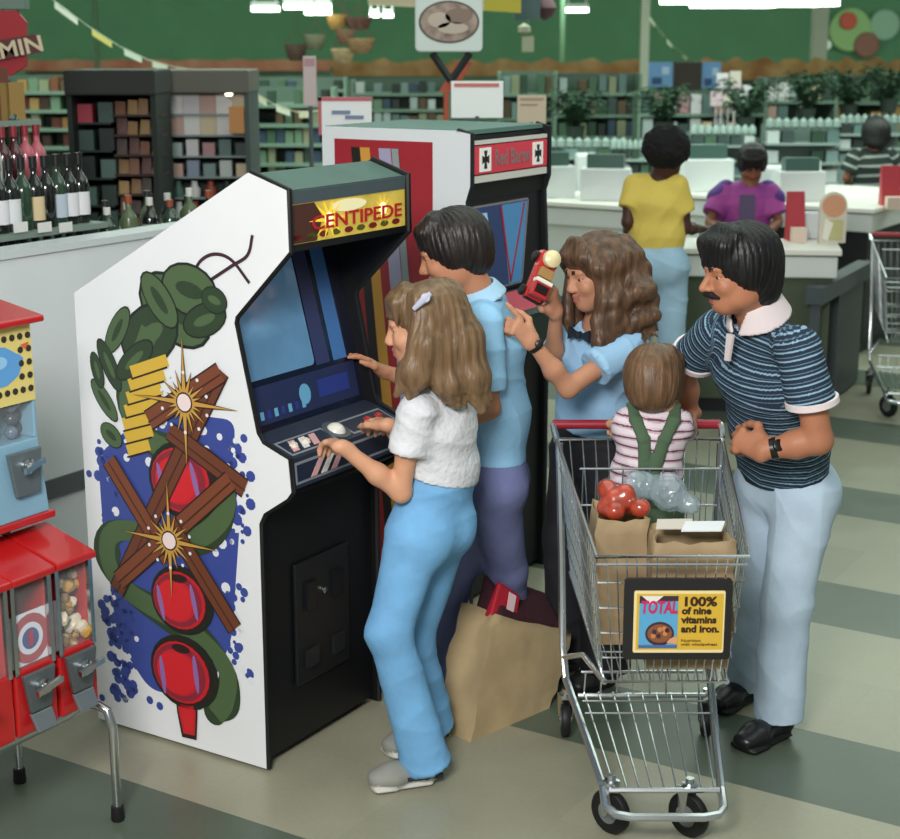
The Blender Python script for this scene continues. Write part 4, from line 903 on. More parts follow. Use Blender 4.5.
def bottle(c, h, r, glass, label, lab, grp, cap='1a1a1c', ly=(.12, .45), name='wine_bottle'):
    t = thing(name, c, lab, 'bottle', grp)
    m = MB(); m.lathe(c, [(r * .92, 0), (r, .01), (r, h * .55), (r * .85, h * .63), (r * .36, h * .74), (r * .34, h * .93), (r * .4, h * .94), (r * .4, h)], 14); m.build('glass', glass, t, smooth=True)
    m = MB(); m.lathe(c, [(r * .42, h * .84), (r * .43, h * 1.003), (.002, h * 1.004)], 10); m.build('foil', M(cap, .4), t, smooth=True)
    if label: m = MB(); m.lathe(c, [(r * 1.012, h * ly[0]), (r * 1.012, h * ly[1])], 14); m.build('paper_label', M(label, .6), t, smooth=True)
    return t
GB = mat('bottle_glass_black', '0e1512', .12, coat=.8); GG = mat('bottle_glass_green', '27402f', .12, coat=.8); GW = mat('bottle_white', 'd5dcda', .2); GP = mat('bottle_rose', 'b8606c', .15); GD = mat('bottle_dark_red', '4a1a22', .12, coat=.6)
lbls = [('dcdfe2', 'white label'), (None, 'no label'), ('d9c49a', 'cream label'), (None, 'dark bare glass'), ('b9c4d2', 'small pale label'), ('e0dde2', 'wide white label'), ('e2dfe4', 'wide white label')]
for k in range(10):
    a0 = a_l + .05 + (a_r - a_l - .10) * k / 9
    l_ = lbls[(k + 4) % 7]
    bottle(wr_(a0, WB + .03, zA), .28, .038, GG if k % 3 == 1 else GB, l_[0], f"dark wine bottle with {l_[1]}, {ORD[k]} from left in middle wine row", 'wine bottles, middle row')
    bottle(wr_(a0 + .01, WB + .05, zL), .29, .037, GB if k % 3 else GG, ('3c4a44', 'c8ccd2', None)[k % 3], f"dark wine bottle {ORD[k]} from left in lowest row, behind the partition", 'wine bottles, lowest row')
    g_, nm = ((GW, 'white'), (GW, 'white'), (GD, 'dark red'), (GD, 'dark red'), (GP, 'pink'), (GP, 'pink'))[max(0, min(5, k - 4))]
    bottle(wr_(a0, WB + .26, zB), .26, .042 if g_ is GW else .036, g_, None, f"{nm} bottle {ORD[k]} from left in the upper row of the wine shelf", 'bottles, upper row', cap='8a2a34' if g_ is not GW else 'c8d0d0')
    if k % 2 == 0: bottle(wr_(a0 + .03, WB + .38, zC), .21, .042, GB if k % 4 else GG, 'c8cdc6' if k == 6 else None, f"short dark bottle {ORD[k // 2]} from left under the topmost wine shelf board", 'short bottles under the top board')
for k in range(7):
    a0 = a_l + .08 + (a_r - a_l - .16) * k / 6; col, nm = (('7a4a34', 'brown'), ('6a3a2c', 'red-brown'), ('9a7a44', 'tan'), ('44302a', 'dark brown'))[k % 4]
    m = MB(); c = wr_(a0, WB + .42, zD); m.box(c, .13, .14, .15 + .03 * (k % 3), A, B); tag(m.build('product_box', M(col, .7), loc=c), f"{nm} box {ORD[k]} from left on top of the wine shelf", 'box', 'boxes on top of the wine shelf')
# two canopied stands behind the partition
def canopy_stand(x0, x1, y0, y1, y, cm, lab, sides):
    p, q = at(x0, y0, y), at(x1, y1, y); W_ = q[0] - p[0]; c = V3((p[0] + q[0]) / 2, y, 0)
    t = thing('display_stand', c, lab, 'display stand')
    m = MB(); m.box(V3(c[0], y + .22, q[2]), W_, .55, p[2] - q[2]); m.build('canopy', cm, t, bevel=.01)
    m = MB(); m.box(V3(c[0], y + .45, 0), W_ - .04, .04, q[2]); m.build('back_panel', sides, t)
    for s in (p[0] + .02, q[0] - .02):
        m = MB(); m.box(V3(s, y + .22, 0), .03, .5, q[2]); m.build('side_panel', sides, t)
    m = MB(); m.box(V3(c[0], y + .2, 0), W_, .5, .15); m.build('base', sides, t)
    return t, p[0], q[0], q[2]
tA, xa, xb, zc = canopy_stand(65, 157, 70, 95, 9.2, M('2c302a', .7), 'dark canopied display stand hung with brown snack bags', M('1b2522', .7))
xs = at(108, 100, 9.2)[0]; n = 0
for r in range(7):
    z = zc - .115 * (r + 1)
    m = MB(); m.box(V3((xs + xb) / 2, 9.2 + .2, z - .012), xb - xs, .22, .012); m.build('rail', M('3b2c24', .6), tA)
    for k in range(4):
        col = PAL_WARM[(r * 2 + k * 3 + (r * k) % 2) % 5]; c = V3(xs + .045 + .066 * k, 9.2 + .12 + .03 * ((r + k) % 2), z); hh = .075 + .025 * ((r * 3 + k * 5) % 4) / 3; m = MB(); a_ = .03; m.hexa([c + V3(-a_, -.015, 0), c + V3(a_, -.012, 0), c + V3(a_, .03, 0), c + V3(-a_, .03, 0), c + V3(-a_ * .9 + .004 * (k - 1), .005, hh), c + V3(a_ * .9, .005, hh * .96), c + V3(a_ * .9, .015, hh * .96), c + V3(-a_ * .9, .015, hh)])
        tag(m.build('snack_bag', M(col, .45), loc=c), f"{CNAME[col]} snack bag {ORD[k]} from left in {['top','second','third','fourth','fifth','sixth','seventh'][r]} row of the dark stand", 'snack bag', 'snack bags on the dark stand')
for r in range(5):
    z = zc - .16 * (r + 1); xw = xs - xa - .04; m = MB(); m.box(V3((xa + xs) / 2, 9.2 + .2, z - .012), xs - xa - .02, .22, .012); m.build('rail', M('22302c', .6), tA)
    for k in range(2):
        col = 'b03a4e' if (r == 0 and k == 0) else ('2c3c38', '3f5650', '1d2a28', '56706a')[(r + k) % 4]; nm = 'pink-red' if col == 'b03a4e' else 'dark green'
        c = V3(xa + .08 + .12 * k, 9.2 + .14, z); m = MB(); m.box(c, .085, .1, .105 + .01 * ((r + k) % 3)); tag(m.build('product_box', M(col, .5), loc=c), f"{nm} box at {['left','right'][k]} in {['top','second','third','fourth','fifth'][r]} row, left half of dark stand", 'box', 'boxes on the dark stand')
tB, xa, xb, zc = canopy_stand(158, 250, 70, 93, 9.9, M('6c6a60', .7), 'grey canopied display stand with white magazines under small lamps', M('4a5654', .7))
for px in (158, 229):
    c = at(px, 96, 9.88); m = MB(); m.lathe(c, [(.02, 0), (.03, .03), (.02, .06)], 10); m.build('bulb', mat('bulb_glow', 'fff6e0', .4, emit=4), tB, smooth=True)
for r in range(6):
    z = zc - .13 * (r + 1); m = MB(); m.box(V3((xa + xb) / 2, 9.9 + .2, z - .012), xb - xa - .06, .24, .012); m.build('rail', M('8b9a98', .5), tB)
    for k in range(5):
        if r < 2: col = ('e4e2e0', 'd8d5d8', 'caa79c', 'e4e2e0', 'd9c7a6')[(r * 2 + k) % 5]; kd = 'magazine'; sz = (.105, .02, .12)
        elif r < 4: col = (PAL_MAG + PAL_COOL)[(r * 4 + k * 3) % 11]; kd = 'packet'; sz = (.075, .06, .08 + .02 * (k % 2))
        else: col = (['4d6f66', 'd8dad6', '9a4a34', '2a3a36'])[(r + k) % 4]; CNAME.update({'4d6f66': 'green', 'd8dad6': 'white', '9a4a34': 'orange-red', '2a3a36': 'dark'}); kd = 'jar'; sz = None
        c = V3(xa + .075 + (xb - xa - .15) * k / 4, 9.9 + .12, z); m = MB()
        if sz: m.box(c, *sz)
        else: m.lathe(c, [(.036, 0), (.038, .05), (.02, .075), (.02, .1)], 10)
        tag(m.build(kd, M(col, .5), loc=c, smooth=sz is None), f"{CNAME[col]} {kd} {ORD[k]} from left in {ROWN[r]} row of the grey stand", kd, 'goods on the grey stand')
# low shelf of squat green bottles continuing right of the wine
c_l, c_r = on_b(98, 240, WB) @ A, on_b(222, 240, WB) @ A; zq = on_b(120, 243, WB)[2] - .03
t = thing('low_shelf', wr_((c_l + c_r) / 2, WB, 0), 'low shelf of squat green bottles right of the wine shelf, behind the partition', 'shelf')
m = MB(); m.prism([wr_(c_l + .03, WB - .08, zq - .02), wr_(c_r, WB - .08, zq - .02), wr_(c_r, WB - .08, zq), wr_(c_l + .03, WB - .08, zq)], B * .3); m.build('shelf_board', M('4c5c54', .6), t)
for q in (c_l + .05, c_r - .04): m = MB(); m.prism([wr_(q, WB - .06, 0), wr_(q + .03, WB - .06, 0), wr_(q + .03, WB - .06, zq - .02), wr_(q, WB - .06, zq - .02)], B * .26); m.build('leg', M('3a4640', .6), t)
for k in range(11):
    cc = wr_(c_l + .08 + (c_r - c_l - .14) * k / 10, WB + .02 + .07 * (k % 2), zq); bottle(cc, .18 + .02 * (k % 3), .036, (GG, GB, M('5a6a4c', .25))[k % 3], ('dfe0da', None, '8a9a84')[(k * 2) % 3], f"squat green bottle {ORD[k]} from left on the low shelf", 'squat bottles on the low shelf', cap=('d8d8d2', '2a2c2a', '9a4a34', 'c8ccc4')[k % 4])
c = at(237, 133, 9.85); m = MB(); m.box(c, .09, .03, .16); tag(m.build('snack_bag', M('c98a4c', .5), loc=c), 'orange bag hanging at the right side of the grey stand', 'snack bag')
# long shelves across the middle distance
gondola(243, 334, 88, 186, 13.5, 5, 9, PAL_GREEN, 'long grey-green shelf between the grey stand and the red machine', 'shelf left of the red machine', 2)
gondola(-20, 76, 76, 150, 14.5, 4, 8, PAL_WARM + PAL_GREEN, 'shelf of brown and green goods above the wine bottles', 'shelf above the wine', 3)
gondola(246, 345, 78, 106, 19, 2, 10, PAL_GREEN, 'far shelf behind the narrow white post sign', 'far shelf at left', 4)
gondola(352, 448, 80, 128, 17, 3, 10, PAL_GREEN + PAL_COOL, 'dark far shelf left of the white card on the machine', 'far shelf behind the hanging sign', 5)
gondola(500, 556, 72, 170, 18, 4, 6, PAL_COOL + PAL_GREEN, 'grey-green shelf behind the tan card', 'shelf behind the tan card', 6)
gondola(556, 638, 74, 182, 16.5, 5, 8, PAL_COOL + PAL_GREEN, 'grey-green shelf left of the blue posters', 'shelf left of the posters', 7)
gondola(640, 762, 92, 190, 15.5, 4, 10, PAL_MAG + PAL_COOL, 'shelf of white and pink magazines below the blue posters', 'magazine shelf', 8)
gondola(766, 832, 78, 180, 16, 4, 6, PAL_MAG + PAL_COOL, 'shelf of cream and pinkish boxes left of the red-brown one', 'shelf of cream boxes', 9)
gondola(836, 915, 76, 190, 16.5, 4, 7, PAL_WARM + PAL_GREEN, 'red-brown shelf at the right picture edge', 'red-brown shelf', 10)
# produce-coloured wavy border running above the far shelves
for (x0, x1, y0, y1, y, c1_, c2_, who) in ((20, 330, 60, 71, 24, 'b0624c', 'c09070', 'left'), (330, 640, 61, 76, 25.5, '9c6a3c', 'c4a070', 'middle'), (700, 910, 60, 80, 24.5, '8c5a34', 'bb9a64', 'right')):
    p, q = at(x0, y1, y), at(x1, y0, y); n = 40; m = MB(); up, lo = [], []
    for k in range(n + 1):
        f_ = k / n; x = p[0] + (q[0] - p[0]) * f_; up.append(V3(x, y, q[2] + (.3 if who == 'left' else 1) * (.035 * math.sin(f_ * 47) + .02 * math.sin(f_ * 83)))); lo.append(V3(x, y, p[2]))
    m.prism(lo + up[::-1], V3(0, .05, 0)); m.prism([V3(p[0], y + .3, 0), V3(q[0], y + .3, 0), V3(q[0], y + .3, p[2] + .05), V3(p[0], y + .3, p[2] + .05)], V3(0, .2, 0), 1)
    o = m.build('wall_border', [mat('border_' + who, c1_, .8, vscale=2.2, col2=c2_), M('5d7a66', .8)], loc=(p + q) / 2 * V3(1, 1, 0)); tag(o, f'orange-brown wavy border panel above the far shelves, {who} stretch', 'wall border')
for (x0, x1, y0, y1, who) in ((648, 673, 62, 87, 'left one, right of the thin column'), (701, 721, 62, 88, 'right one, above the white magazines')):
    p, q = at(x0, y1, 17), at(x1, y0, 17); t = thing('poster_board', V3((p[0] + q[0]) / 2, 17, 0), f'blue poster on a dark board, {who}', 'poster'); m = MB(); m.box(V3((p[0] + q[0]) / 2, 17, p[2]), q[0] - p[0], .03, q[2] - p[2]); b_ = m.build('board', M('6f9fd0', .5), t)
    m = MB(); m.box(V3(p[0] + (q[0] - p[0]) * .35, 16.98, p[2] + .03), (q[0] - p[0]) * .4, .01, .07); m.box(V3(p[0] + (q[0] - p[0]) * .7, 16.98, p[2] + .13), (q[0] - p[0]) * .3, .01, .08, mi=1); m.build('print', [M('2c4a78', .5), M('b8d0e8', .5)], b_)
    m = MB(); m.box(V3((p[0] + q[0]) / 2, 17.03, 0), .05, .03, p[2] + .02); m.build('post', SHD, t)
p, q = at(674, 90, 17.1), at(700, 62, 17.1); m = MB(); m.box(V3((p[0] + q[0]) / 2, 17.1, 0), q[0] - p[0], .3, q[2]); tag(m.build('cabinet_block', M('3a322a', .7), loc=((p[0] + q[0]) / 2, 17.1, 0)), 'dark brown cabinet between the two blue posters', 'cabinet')
rs = random.Random(21)
for k, (px, py) in enumerate(((722, 80), (735, 88), (728, 97), (742, 100), (716, 98), (735, 78), (748, 92))):
    c = at(px, py + 8, 15.3); m = MB(); m.box(c, .11, .03, .14, (1, rs.uniform(-.3, .3), 0), (0, 1, 0)); m.tube([V3(c[0], c[1], 1.32), c], .006, 5)
    col, nm = (('e6e2e6', 'white'), ('e2c8d0', 'pale pink'), ('ded6c8', 'cream'))[k % 3]; tag(m.build('greeting_card', M(col, .6), loc=(c[0], c[1], 1.3)), f"{nm} card {ORD[k]} in the fan of cards on the magazine shelf", 'card', 'cards standing on the magazine shelf')
# signs on and around the machines
card('price_card', 451, 503, 81, 118, 8.2, .012, [M('eceeee', .5), M('c46a62', .5)], 'white card with a red top line standing behind the red machine', band_=[(.06, .92, .06, .16, 0)])
card('notice_card', 517, 546, 95, 124, 8.6, .012, [M('c8b6a0', .6), M('a08c74', .6)], 'tan card just right of the white card', band_=[(.1, .9, .1, .18, 0), (.1, .7, .3, .36, 0)])
card('post_sign', 304, 317, 56, 106, 9.0, .03, [M('d0bcbc', .6), M('b89098', .6)], 'tall narrow pinkish white post sign left of the red machine', band_=[(.1, .9, .05, .2, 0)])
card('price_card', 319, 372, 97, 135, 7.6, .02, [M('e2e4e4', .5), M('b4525a', .5), M('6a7c98', .5)], 'white card with red border and blue scrawl behind the red machine top left', band_=[(0, 1, 0, .1, 0), (0, .06, 0, 1, 0), (.25, .6, .35, .45, 1), (.5, .85, .48, .58, 1)])
# hanging things
def hang(t, c, ztop, m_=None):
    m = MB(); m.tube([c, V3(c[0], c[1], ztop)], .006, 6); m.build('hanger', m_ or GREY, t)
hy = 8.4; p, q = at(415, 52, hy), at(483, -14, hy)
t = thing('hanging_sign', V3((p[0] + q[0]) / 2, hy, p[2]), 'white square hanging sign with an oval picture of food', 'sign')
m = MB(); m.prism(rounded([V3(p[0], hy, p[2]), V3(q[0], hy, p[2]), V3(q[0], hy, q[2]), V3(p[0], hy, q[2])], .03), V3(0, .16, 0)); bd = m.build('light_box', mat('sign_white', 'cdd8d4', .5), t, bevel=.008)
m = MB(); cx, cz = at(449, 22, hy)[0], at(449, 22, hy)[2]
for rx, rz, mi, l in ((.158, .108, 0, .001), (.148, .098, 1, .003)): m.prism([V3(cx + rx * math.cos(k), hy - l, cz + rz * math.sin(k)) for k in np.linspace(0, 2 * PI, 30)[:-1]], V3(0, -.002, 0), mi)
for dx, dz, rx, rz in ((-.05, .01, .06, .04), (.05, .03, .07, .04), (.02, -.03, .08, .03)): m.prism([V3(cx + dx + rx * math.cos(k), hy - .005, cz + dz + rz * math.sin(k)) for k in np.linspace(0, 2 * PI, 18)[:-1]], V3(0, -.002, 0), 2 if dx < 0.03 else 3)
m.build('food_picture', [M('4c4038', .5), mat('food_print', 'a89484', .5, vscale=16, col2='6a5448'), M('b8a898', .5), M('7c6858', .5)], bd)
m = MB(); b0_, b1_, b2_ = at(432, 53, hy + .05), at(470, 53, hy + .05), at(451, 81, hy + .05); m.tube([b0_, b2_], .022, 6); m.tube([b1_, b2_], .022, 6); m.build('bracket', M('23282a', .5), t)
for s in (.2, .8): hang(t, V3(p[0] + (q[0] - p[0]) * s, hy + .08, q[2]), 3.62)
p0_, p1_ = at(462, 62, 8.9), at(446, 92, 8.9); m = MB(); m.prism([p0_ + V3(-.03, 0, 0), p0_ + V3(.06, 0, 0), p1_ + V3(.05, 0, 0), p1_ + V3(-.04, 0, 0)], V3(0, .02, 0)); m.tube([V3(p1_[0], 8.91, 0), p1_], .015, 6); tag(m.build('pennant', M('c05a3c', .6), loc=(p1_[0], 8.9, 0)), 'orange slanted pennant strip under the hanging sign', 'pennant')
p, q = at(368, 5, 11), at(521, 13, 11); t = thing('banner', V3((p[0] + q[0]) / 2, 11, p[2]), 'long cream and yellow banner along the top of the picture', 'banner')
m = MB(); xm = at(484, 9, 11)[0]; m.prism([V3(p[0], 11, p[2]), V3(xm, 11, p[2] * .3 + q[2] * .7), V3(xm, 11, p[2] + .3), V3(p[0], 11, p[2] + .3)], V3(0, .02, 0), 0); m.prism([V3(xm, 11, p[2] * .3 + q[2] * .7), V3(q[0], 11, q[2]), V3(q[0], 11, p[2] + .3), V3(xm, 11, p[2] + .3)], V3(0, .02, 0), 1); m.build('panel', [M('e4d8b4', .6), M('d8cc44', .6)], t)
for x_ in (p[0] + .1, q[0] - .1): hang(t, V3(x_, 11.01, p[2] + .3), 3.62)
def blob_hang(px, py, y, rx, rz, col, lab, nm='hanging_basket', cat='basket', col2=None):
    c = at(px, py, y); t = thing(nm, c - V3(0, 0, rz), lab, cat, 'baskets hung above the far shelves' if nm == 'hanging_basket' else None)
    m = MB(); m.lathe(c - V3(0, 0, rz), [(rx * .55, 0), (rx * .8, rz * .4), (rx, rz * 1.2), (rx * .95, rz * 1.3), (rx * .7, rz * .6)], 12); m.build('bowl', mat('wicker_' + col, col, .8, var=.25, vscale=30), t, smooth=True)
    m = MB(); m.tube([c + V3(-rx, 0, rz * .25), c + V3(0, 0, rz * 1.4), c + V3(rx, 0, rz * .25)], .008, 6); m.tube([c + V3(0, 0, rz * 1.4), V3(c[0], c[1], 3.62)], .004, 5); m.build('handle', M('5a4030', .7), t)
for px, py, rx, rz, col, who in ((337, 18, .09, .1, 'a07a3c', 'topmost, golden'), (358, 20, .12, .09, '5c3a34', 'dark brown one at upper right'), (345, 33, .08, .1, '6a4c38', 'middle brown one'), (360, 42, .12, .1, '8a6a4a', 'tan one lowest at right'), (343, 52, .1, .1, 'b49a74', 'palest one lowest in the middle'), (296, 48, .1, .12, '4e3a30', 'dark one at far left of the group'), (315, 38, .09, .1, '62604a', 'olive one left of the middle')):
    blob_hang(px, py, 19.5 + .7 * (px % 3), rx * 1.5, rz * 1.35, col, f'hanging basket over the far shelves, {who}')
c = at(533, 10, 12); t = thing('hanging_box', c, 'dark teal box with a maroon ball hanging at the top centre', 'ornament'); m = MB(); m.box(at(527, 20, 12), .19, .15, .17); m.build('box', M('3c5054', .6), t); m = MB(); cb = at(545, 8, 12.1); m.lathe(cb - V3(0, 0, .09), [(.001, 0), (.06, .03), (.09, .09), (.06, .15), (.001, .18)], 12); m.build('ball', M('4c2830', .6), t, smooth=True); hang(t, at(533, 4, 12), 3.62)
c = at(528, 40, 12.5); t = thing('hanging_ornament', c, 'small cream hanging ornament below the dark box', 'ornament'); m = MB(); m.box(c - V3(0, 0, .09), .09, .05, .12); m.lathe(c + V3(-.03, 0, .03), [(.001, 0), (.05, .03), (.05, .07), (.001, .1)], 10); m.build('body', M('8a8a74', .6), t); hang(t, c + V3(0, 0, .1), 3.62)
def bunting(pts, y0, y1, n, lab, cols):
    a_, b_ = at(*pts[0], y0), at(*pts[1], y1); m = MB(); P_ = [a_ + (b_ - a_) * k / n + V3(0, 0, -.12 * math.sin(PI * k / n)) for k in range(n + 1)]; m.tube(P_, .004, 4, mi=0)
    for k in range(n):
        u_ = P_[k] * .85 + P_[k + 1] * .15; v_ = P_[k] * .25 + P_[k + 1] * .75; m.prism([u_, v_, v_ - V3(0, 0, .05), u_ - V3(0, 0, .05)], V3(0, .003, 0), k % len(cols))
    tag(m.build('bunting', [M(c_, .6) for c_ in cols], loc=a_), lab, 'bunting')
bunting(((48, -4), (196, 70)), 11, 15, 5, 'string of white and yellow flags slanting down at upper left', ['d8dccb', 'cfc26a', 'c9d2c0'])
bunting(((248, 88), (338, 104)), 12, 13.3, 4, 'short string of pale flags just left of the post sign', ['cfcdb0', 'd8dccb'])
bunting(((648, 14), (703, 64)), 20, 24, 7, 'dashed white string of flags right of the thin column', ['c9d8bc', '4c7450'])
# red sign upper left
sy_ = 7.5; c = at(12, 42, sy_); t = thing('hanging_sign', c, 'red hanging sign with a slanted lettered ribbon at the upper left', 'sign')
m = MB(); m.prism([at(-40, 12, sy_), at(16, 10, sy_), at(26, 22, sy_), at(26, 66, sy_), at(10, 76, sy_), at(-40, 70, sy_)], V3(0, .03, 0)); bd = m.build('board', mat('sign_red', 'a8202a', .5), t)
m = MB(); m.prism([at(-60, 72, sy_ - .01), at(-60, 50, sy_ - .01), at(36, 34, sy_ - .01), at(43, 52, sy_ - .01)][::-1], V3(0, -.015, 0)); m.build('ribbon', M('5c2a26', .5), bd)
xr = nrm(at(36, 43, sy_) - at(-50, 60, sy_)); yr = nrm(V3(-xr[2], 0, xr[0]))
text('ribbon_lettering', 'VITAMIN', .10, at(-5, 53, sy_ - .03), xr, yr, M('d8c8a8', .5), bd, width=.46, offset=.002)
m = MB(); m.box(at(12, 9, sy_ + .05), .14, .1, .1); m.build('top_box', M('6f8478', .6), t); hang(t, at(2, 12, sy_ + .01), 3.62)
# decor discs on the wall at upper right
for (px, py, r, col, who, y) in ((850, 30, .42, '71905a', 'large yellow-green disc on the green wall, upper right', 31.9), (848, 21, .17, '9a3a28', 'red disc in the middle of the yellow-green one', 31.82), (866, 45, .25, '6a4234', 'brown disc low beside the yellow-green one', 31.86), (884, 25, .30, '6d8a74', 'pale green disc rightmost on the wall', 31.94), (826, 45, .10, 'c4ccc0', 'small pale disc near the pale column', 31.9)):
    c = at(px, py, y); m = MB(); m.lathe(c, [(r, 0), (r, .05), (r * .9, .07)], 24, (0, -1, 0)); tag(m.build('wall_disc', M(col, .7), loc=c, smooth=False), who, 'wall decoration')
# ferns
FR = mat('fern_green', '2e4a34', .7, var=.3, vscale=14)
def fern(px, py, y, seed, lab, first=[None]):
    c = at(px, py, y); rs = random.Random(seed); t = thing('potted_fern', c, lab, 'fern')
    m = MB(); m.lathe(c, [(.07, 0), (.09, .12), (.095, .13), (.07, .12)], 12); m.tube([V3(c[0], c[1], 0), c], .03, 6); m.build('pot', M('33423a', .8), t)
    m = MB()
    for k in range(60):
        a = rs.random() * 6.28; L_ = .22 + .16 * rs.random(); up = .10 + .26 * rs.random(); d = V3(math.cos(a), math.sin(a), 0); s = V3(-d[1], d[0], 0); b_ = c + V3(0, 0, .12)
        P_ = [b_ + d * L_ * f_ + V3(0, 0, up * math.sin(f_ * 2.3)) for f_ in np.linspace(0, 1, 8)]
        for j in range(7):
            w_ = .045 * math.sin(PI * (j + .7) / 8); mid = (P_[j] + P_[j + 1]) / 2
            for sg_ in (-1, 1): m.add([P_[j], P_[j + 1] * .7 + P_[j] * .3, mid + s * sg_ * w_ * 1.0 + d * .03 - V3(0, 0, .012)], [(0, 1, 2)])
    m.build('fronds', FR, t)
for k, (px, py, y, lab) in enumerate(((575, 140, 14.6, 'fern between the red machine and the woman in yellow'), (664, 136, 14.5, 'fern directly above the black-haired woman in yellow'), (745, 131, 14.5, 'fern above the woman in purple'), (806, 122, 14.8, 'fern left of the striped-shirt figure'), (848, 118, 15.0, 'fern above the striped-shirt figure'), (888, 112, 15.0, 'fern at the right picture edge'))): fern(px, py, y, k, lab)

# checkout counters
WT = mat('counter_white', 'd9dcd8', .4); OL = mat('counter_olive', '46503c', .6, var=.05); BK = mat('counter_black', '15181a', .5)
def counter(c0, la, lb, h, lab, body=OL, A=A, B=B):
    """c0 = near right floor corner; runs la along A and lb along B"""
    t = thing('checkout_counter', c0 + A * la / 2 + B * lb / 2, lab, 'checkout counter')
    m = MB(); m.prism([c0 + V3(0, 0, .09), c0 + B * lb + V3(0, 0, .09), c0 + B * lb + V3(0, 0, h - .17), c0 + V3(0, 0, h - .17)], A * la); m.build('body', body, t)
    m = MB(); m.prism([c0 + A * .04 + B * .03, c0 + A * .04 + B * (lb - .03), c0 + A * .04 + B * (lb - .03) + V3(0, 0, .09), c0 + A * .04 + B * .03 + V3(0, 0, .09)], A * (la - .08)); m.build('kick', BK, t)
    m = MB(); e = -A * .03 - B * .03; m.prism([c0 + e + V3(0, 0, h - .17), c0 + e + B * (lb + .06) + V3(0, 0, h - .17), c0 + e + B * (lb + .06) + V3(0, 0, h - .045), c0 + e + V3(0, 0, h - .045)], A * (la + .06)); m.build('apron', WT, t, bevel=.008)
    m = MB(); e = -A * .05 - B * .05; m.prism([c0 + e + V3(0, 0, h - .035), c0 + e + B * (lb + .1) + V3(0, 0, h - .035), c0 + e + B * (lb + .1) + V3(0, 0, h), c0 + e + V3(0, 0, h)], A * (la + .1)); m.build('top', M('ebe9e0', .35), t, bevel=.006)
    return t
K0 = ground(833, 249, 1.0) * V3(1, 1, 0); counter(K0, .42, 1.0, 1.0, 'white-topped olive checkout counter behind the man', A=nrm(V3(.16, 1, 0)), B=nrm(V3(-1, .10, 0)))
# dark scale/bagging frame beside it
kb = ground(806, 287, .8) * V3(1, 1, 0); ke = ground(858, 260, .8) * V3(1, 1, 0); kd = nrm(ke - kb); kn = V3(-kd[1], kd[0], 0); kl = np.linalg.norm(ke - kb)
kb = kb - kn * .0; m = MB(); m.prism([kb - kn * .10 + V3(0, 0, .70), kb + kn * .0 + V3(0, 0, .70), kb + kn * .0 + V3(0, 0, .80), kb - kn * .10 + V3(0, 0, .80)], kd * kl)
m.prism([kb - kn * .06 + kd * kl * .45 + V3(0, 0, .02), kb + kd * kl * .45 + V3(0, 0, .02), kb + kd * kl * .45 + V3(0, 0, .71), kb - kn * .06 + kd * kl * .45 + V3(0, 0, .71)], kd * kl * .5)
for s_ in (.04, .2): m.box(kb + kd * kl * s_ - kn * .05, .05, .05, .71, kd, kn)
tag(m.build('bagging_stand', mat('charcoal', '454c50', .5), loc=kb), 'charcoal bagging stand on the right side of the olive counter', 'stand')
p_ = ground(795, 292) ; 
K1 = at(868, 236, 11.0); K1[2] = 0; counter(K1 - B * .0, 1.6, .8, at(868, 208, 11.0)[2], 'white-topped checkout counter at the right picture edge', BK)
K2 = at(622, 250, 11.2); K2[2] = 0; counter(K2, .7, .9, at(622, 205, 11.2)[2], 'white checkout counter between the red machine and the woman in yellow', WT)
K3 = at(735, 250, 12.2); K3[2] = 0; counter(K3, .7, .9, at(735, 196, 12.2)[2], 'white checkout counter behind the woman in purple', WT)
def register(c, s, lab, rot=0., flip=1):
    X = V3(math.cos(rot), math.sin(rot), 0); Y = V3(-math.sin(rot), math.cos(rot), 0); t = thing('cash_register', c, lab, 'cash register')
    m = MB(); m.prism([c - X * .2 * s - Y * .2 * s, c - X * .2 * s + Y * .2 * s, c - X * .2 * s + Y * .2 * s + V3(0, 0, .26 * s), c - X * .2 * s + Y * .02 * s + V3(0, 0, .26 * s), c - X * .2 * s - Y * .2 * s + V3(0, 0, .1 * s)], X * .4 * s); m.build('housing', M('dfe3e2', .4), t, bevel=.01 * s)
    m = MB(); m.box(c + Y * .1 * s + V3(0, 0, .26 * s), .3 * s, .12 * s, .11 * s, X, Y); m.build('display', M('4d6a62', .3), t)
    m = MB(); m.prism([c - X * .16 * s - Y * .185 * s + V3(0, 0, .108 * s), c + X * .16 * s - Y * .185 * s + V3(0, 0, .108 * s), c + X * .16 * s - Y * .01 * s + V3(0, 0, .242 * s), c - X * .16 * s - Y * .01 * s + V3(0, 0, .242 * s)], V3(0, -.006, .006) * s)
    for i in range(4):
        for j in range(3): q = c - X * (.12 - .08 * i) * s - Y * (.16 - .055 * j) * s + V3(0, 0, (.137 + .04 * j) * s); m.box(q, .05 * s, .035 * s, .012 * s, X, Y)
    m.build('keypad', M('8b9698', .5), t)
hz = lambda px, py, y: at(px, py, y)
h2 = at(622, 205, 11.2)[2]; h3 = at(735, 196, 12.2)[2]
register(K2 + A * .3 + B * .78 + V3(0, 0, h2), .9, 'white cash register with green display right of the red machine', .15 + PI); register(K2 + A * .34 + B * .3 + V3(0, 0, h2), .9, 'white cash register with curved lid, second from the red machine', -.2 + PI)
register(K3 + A * .3 + B * .42 + V3(0, 0, h3), 1., 'white cash register left of the woman in purple', .1 + PI); register(hz(795, 200, 11.6), .85, 'white cash register right of the woman in purple', .1 + PI)
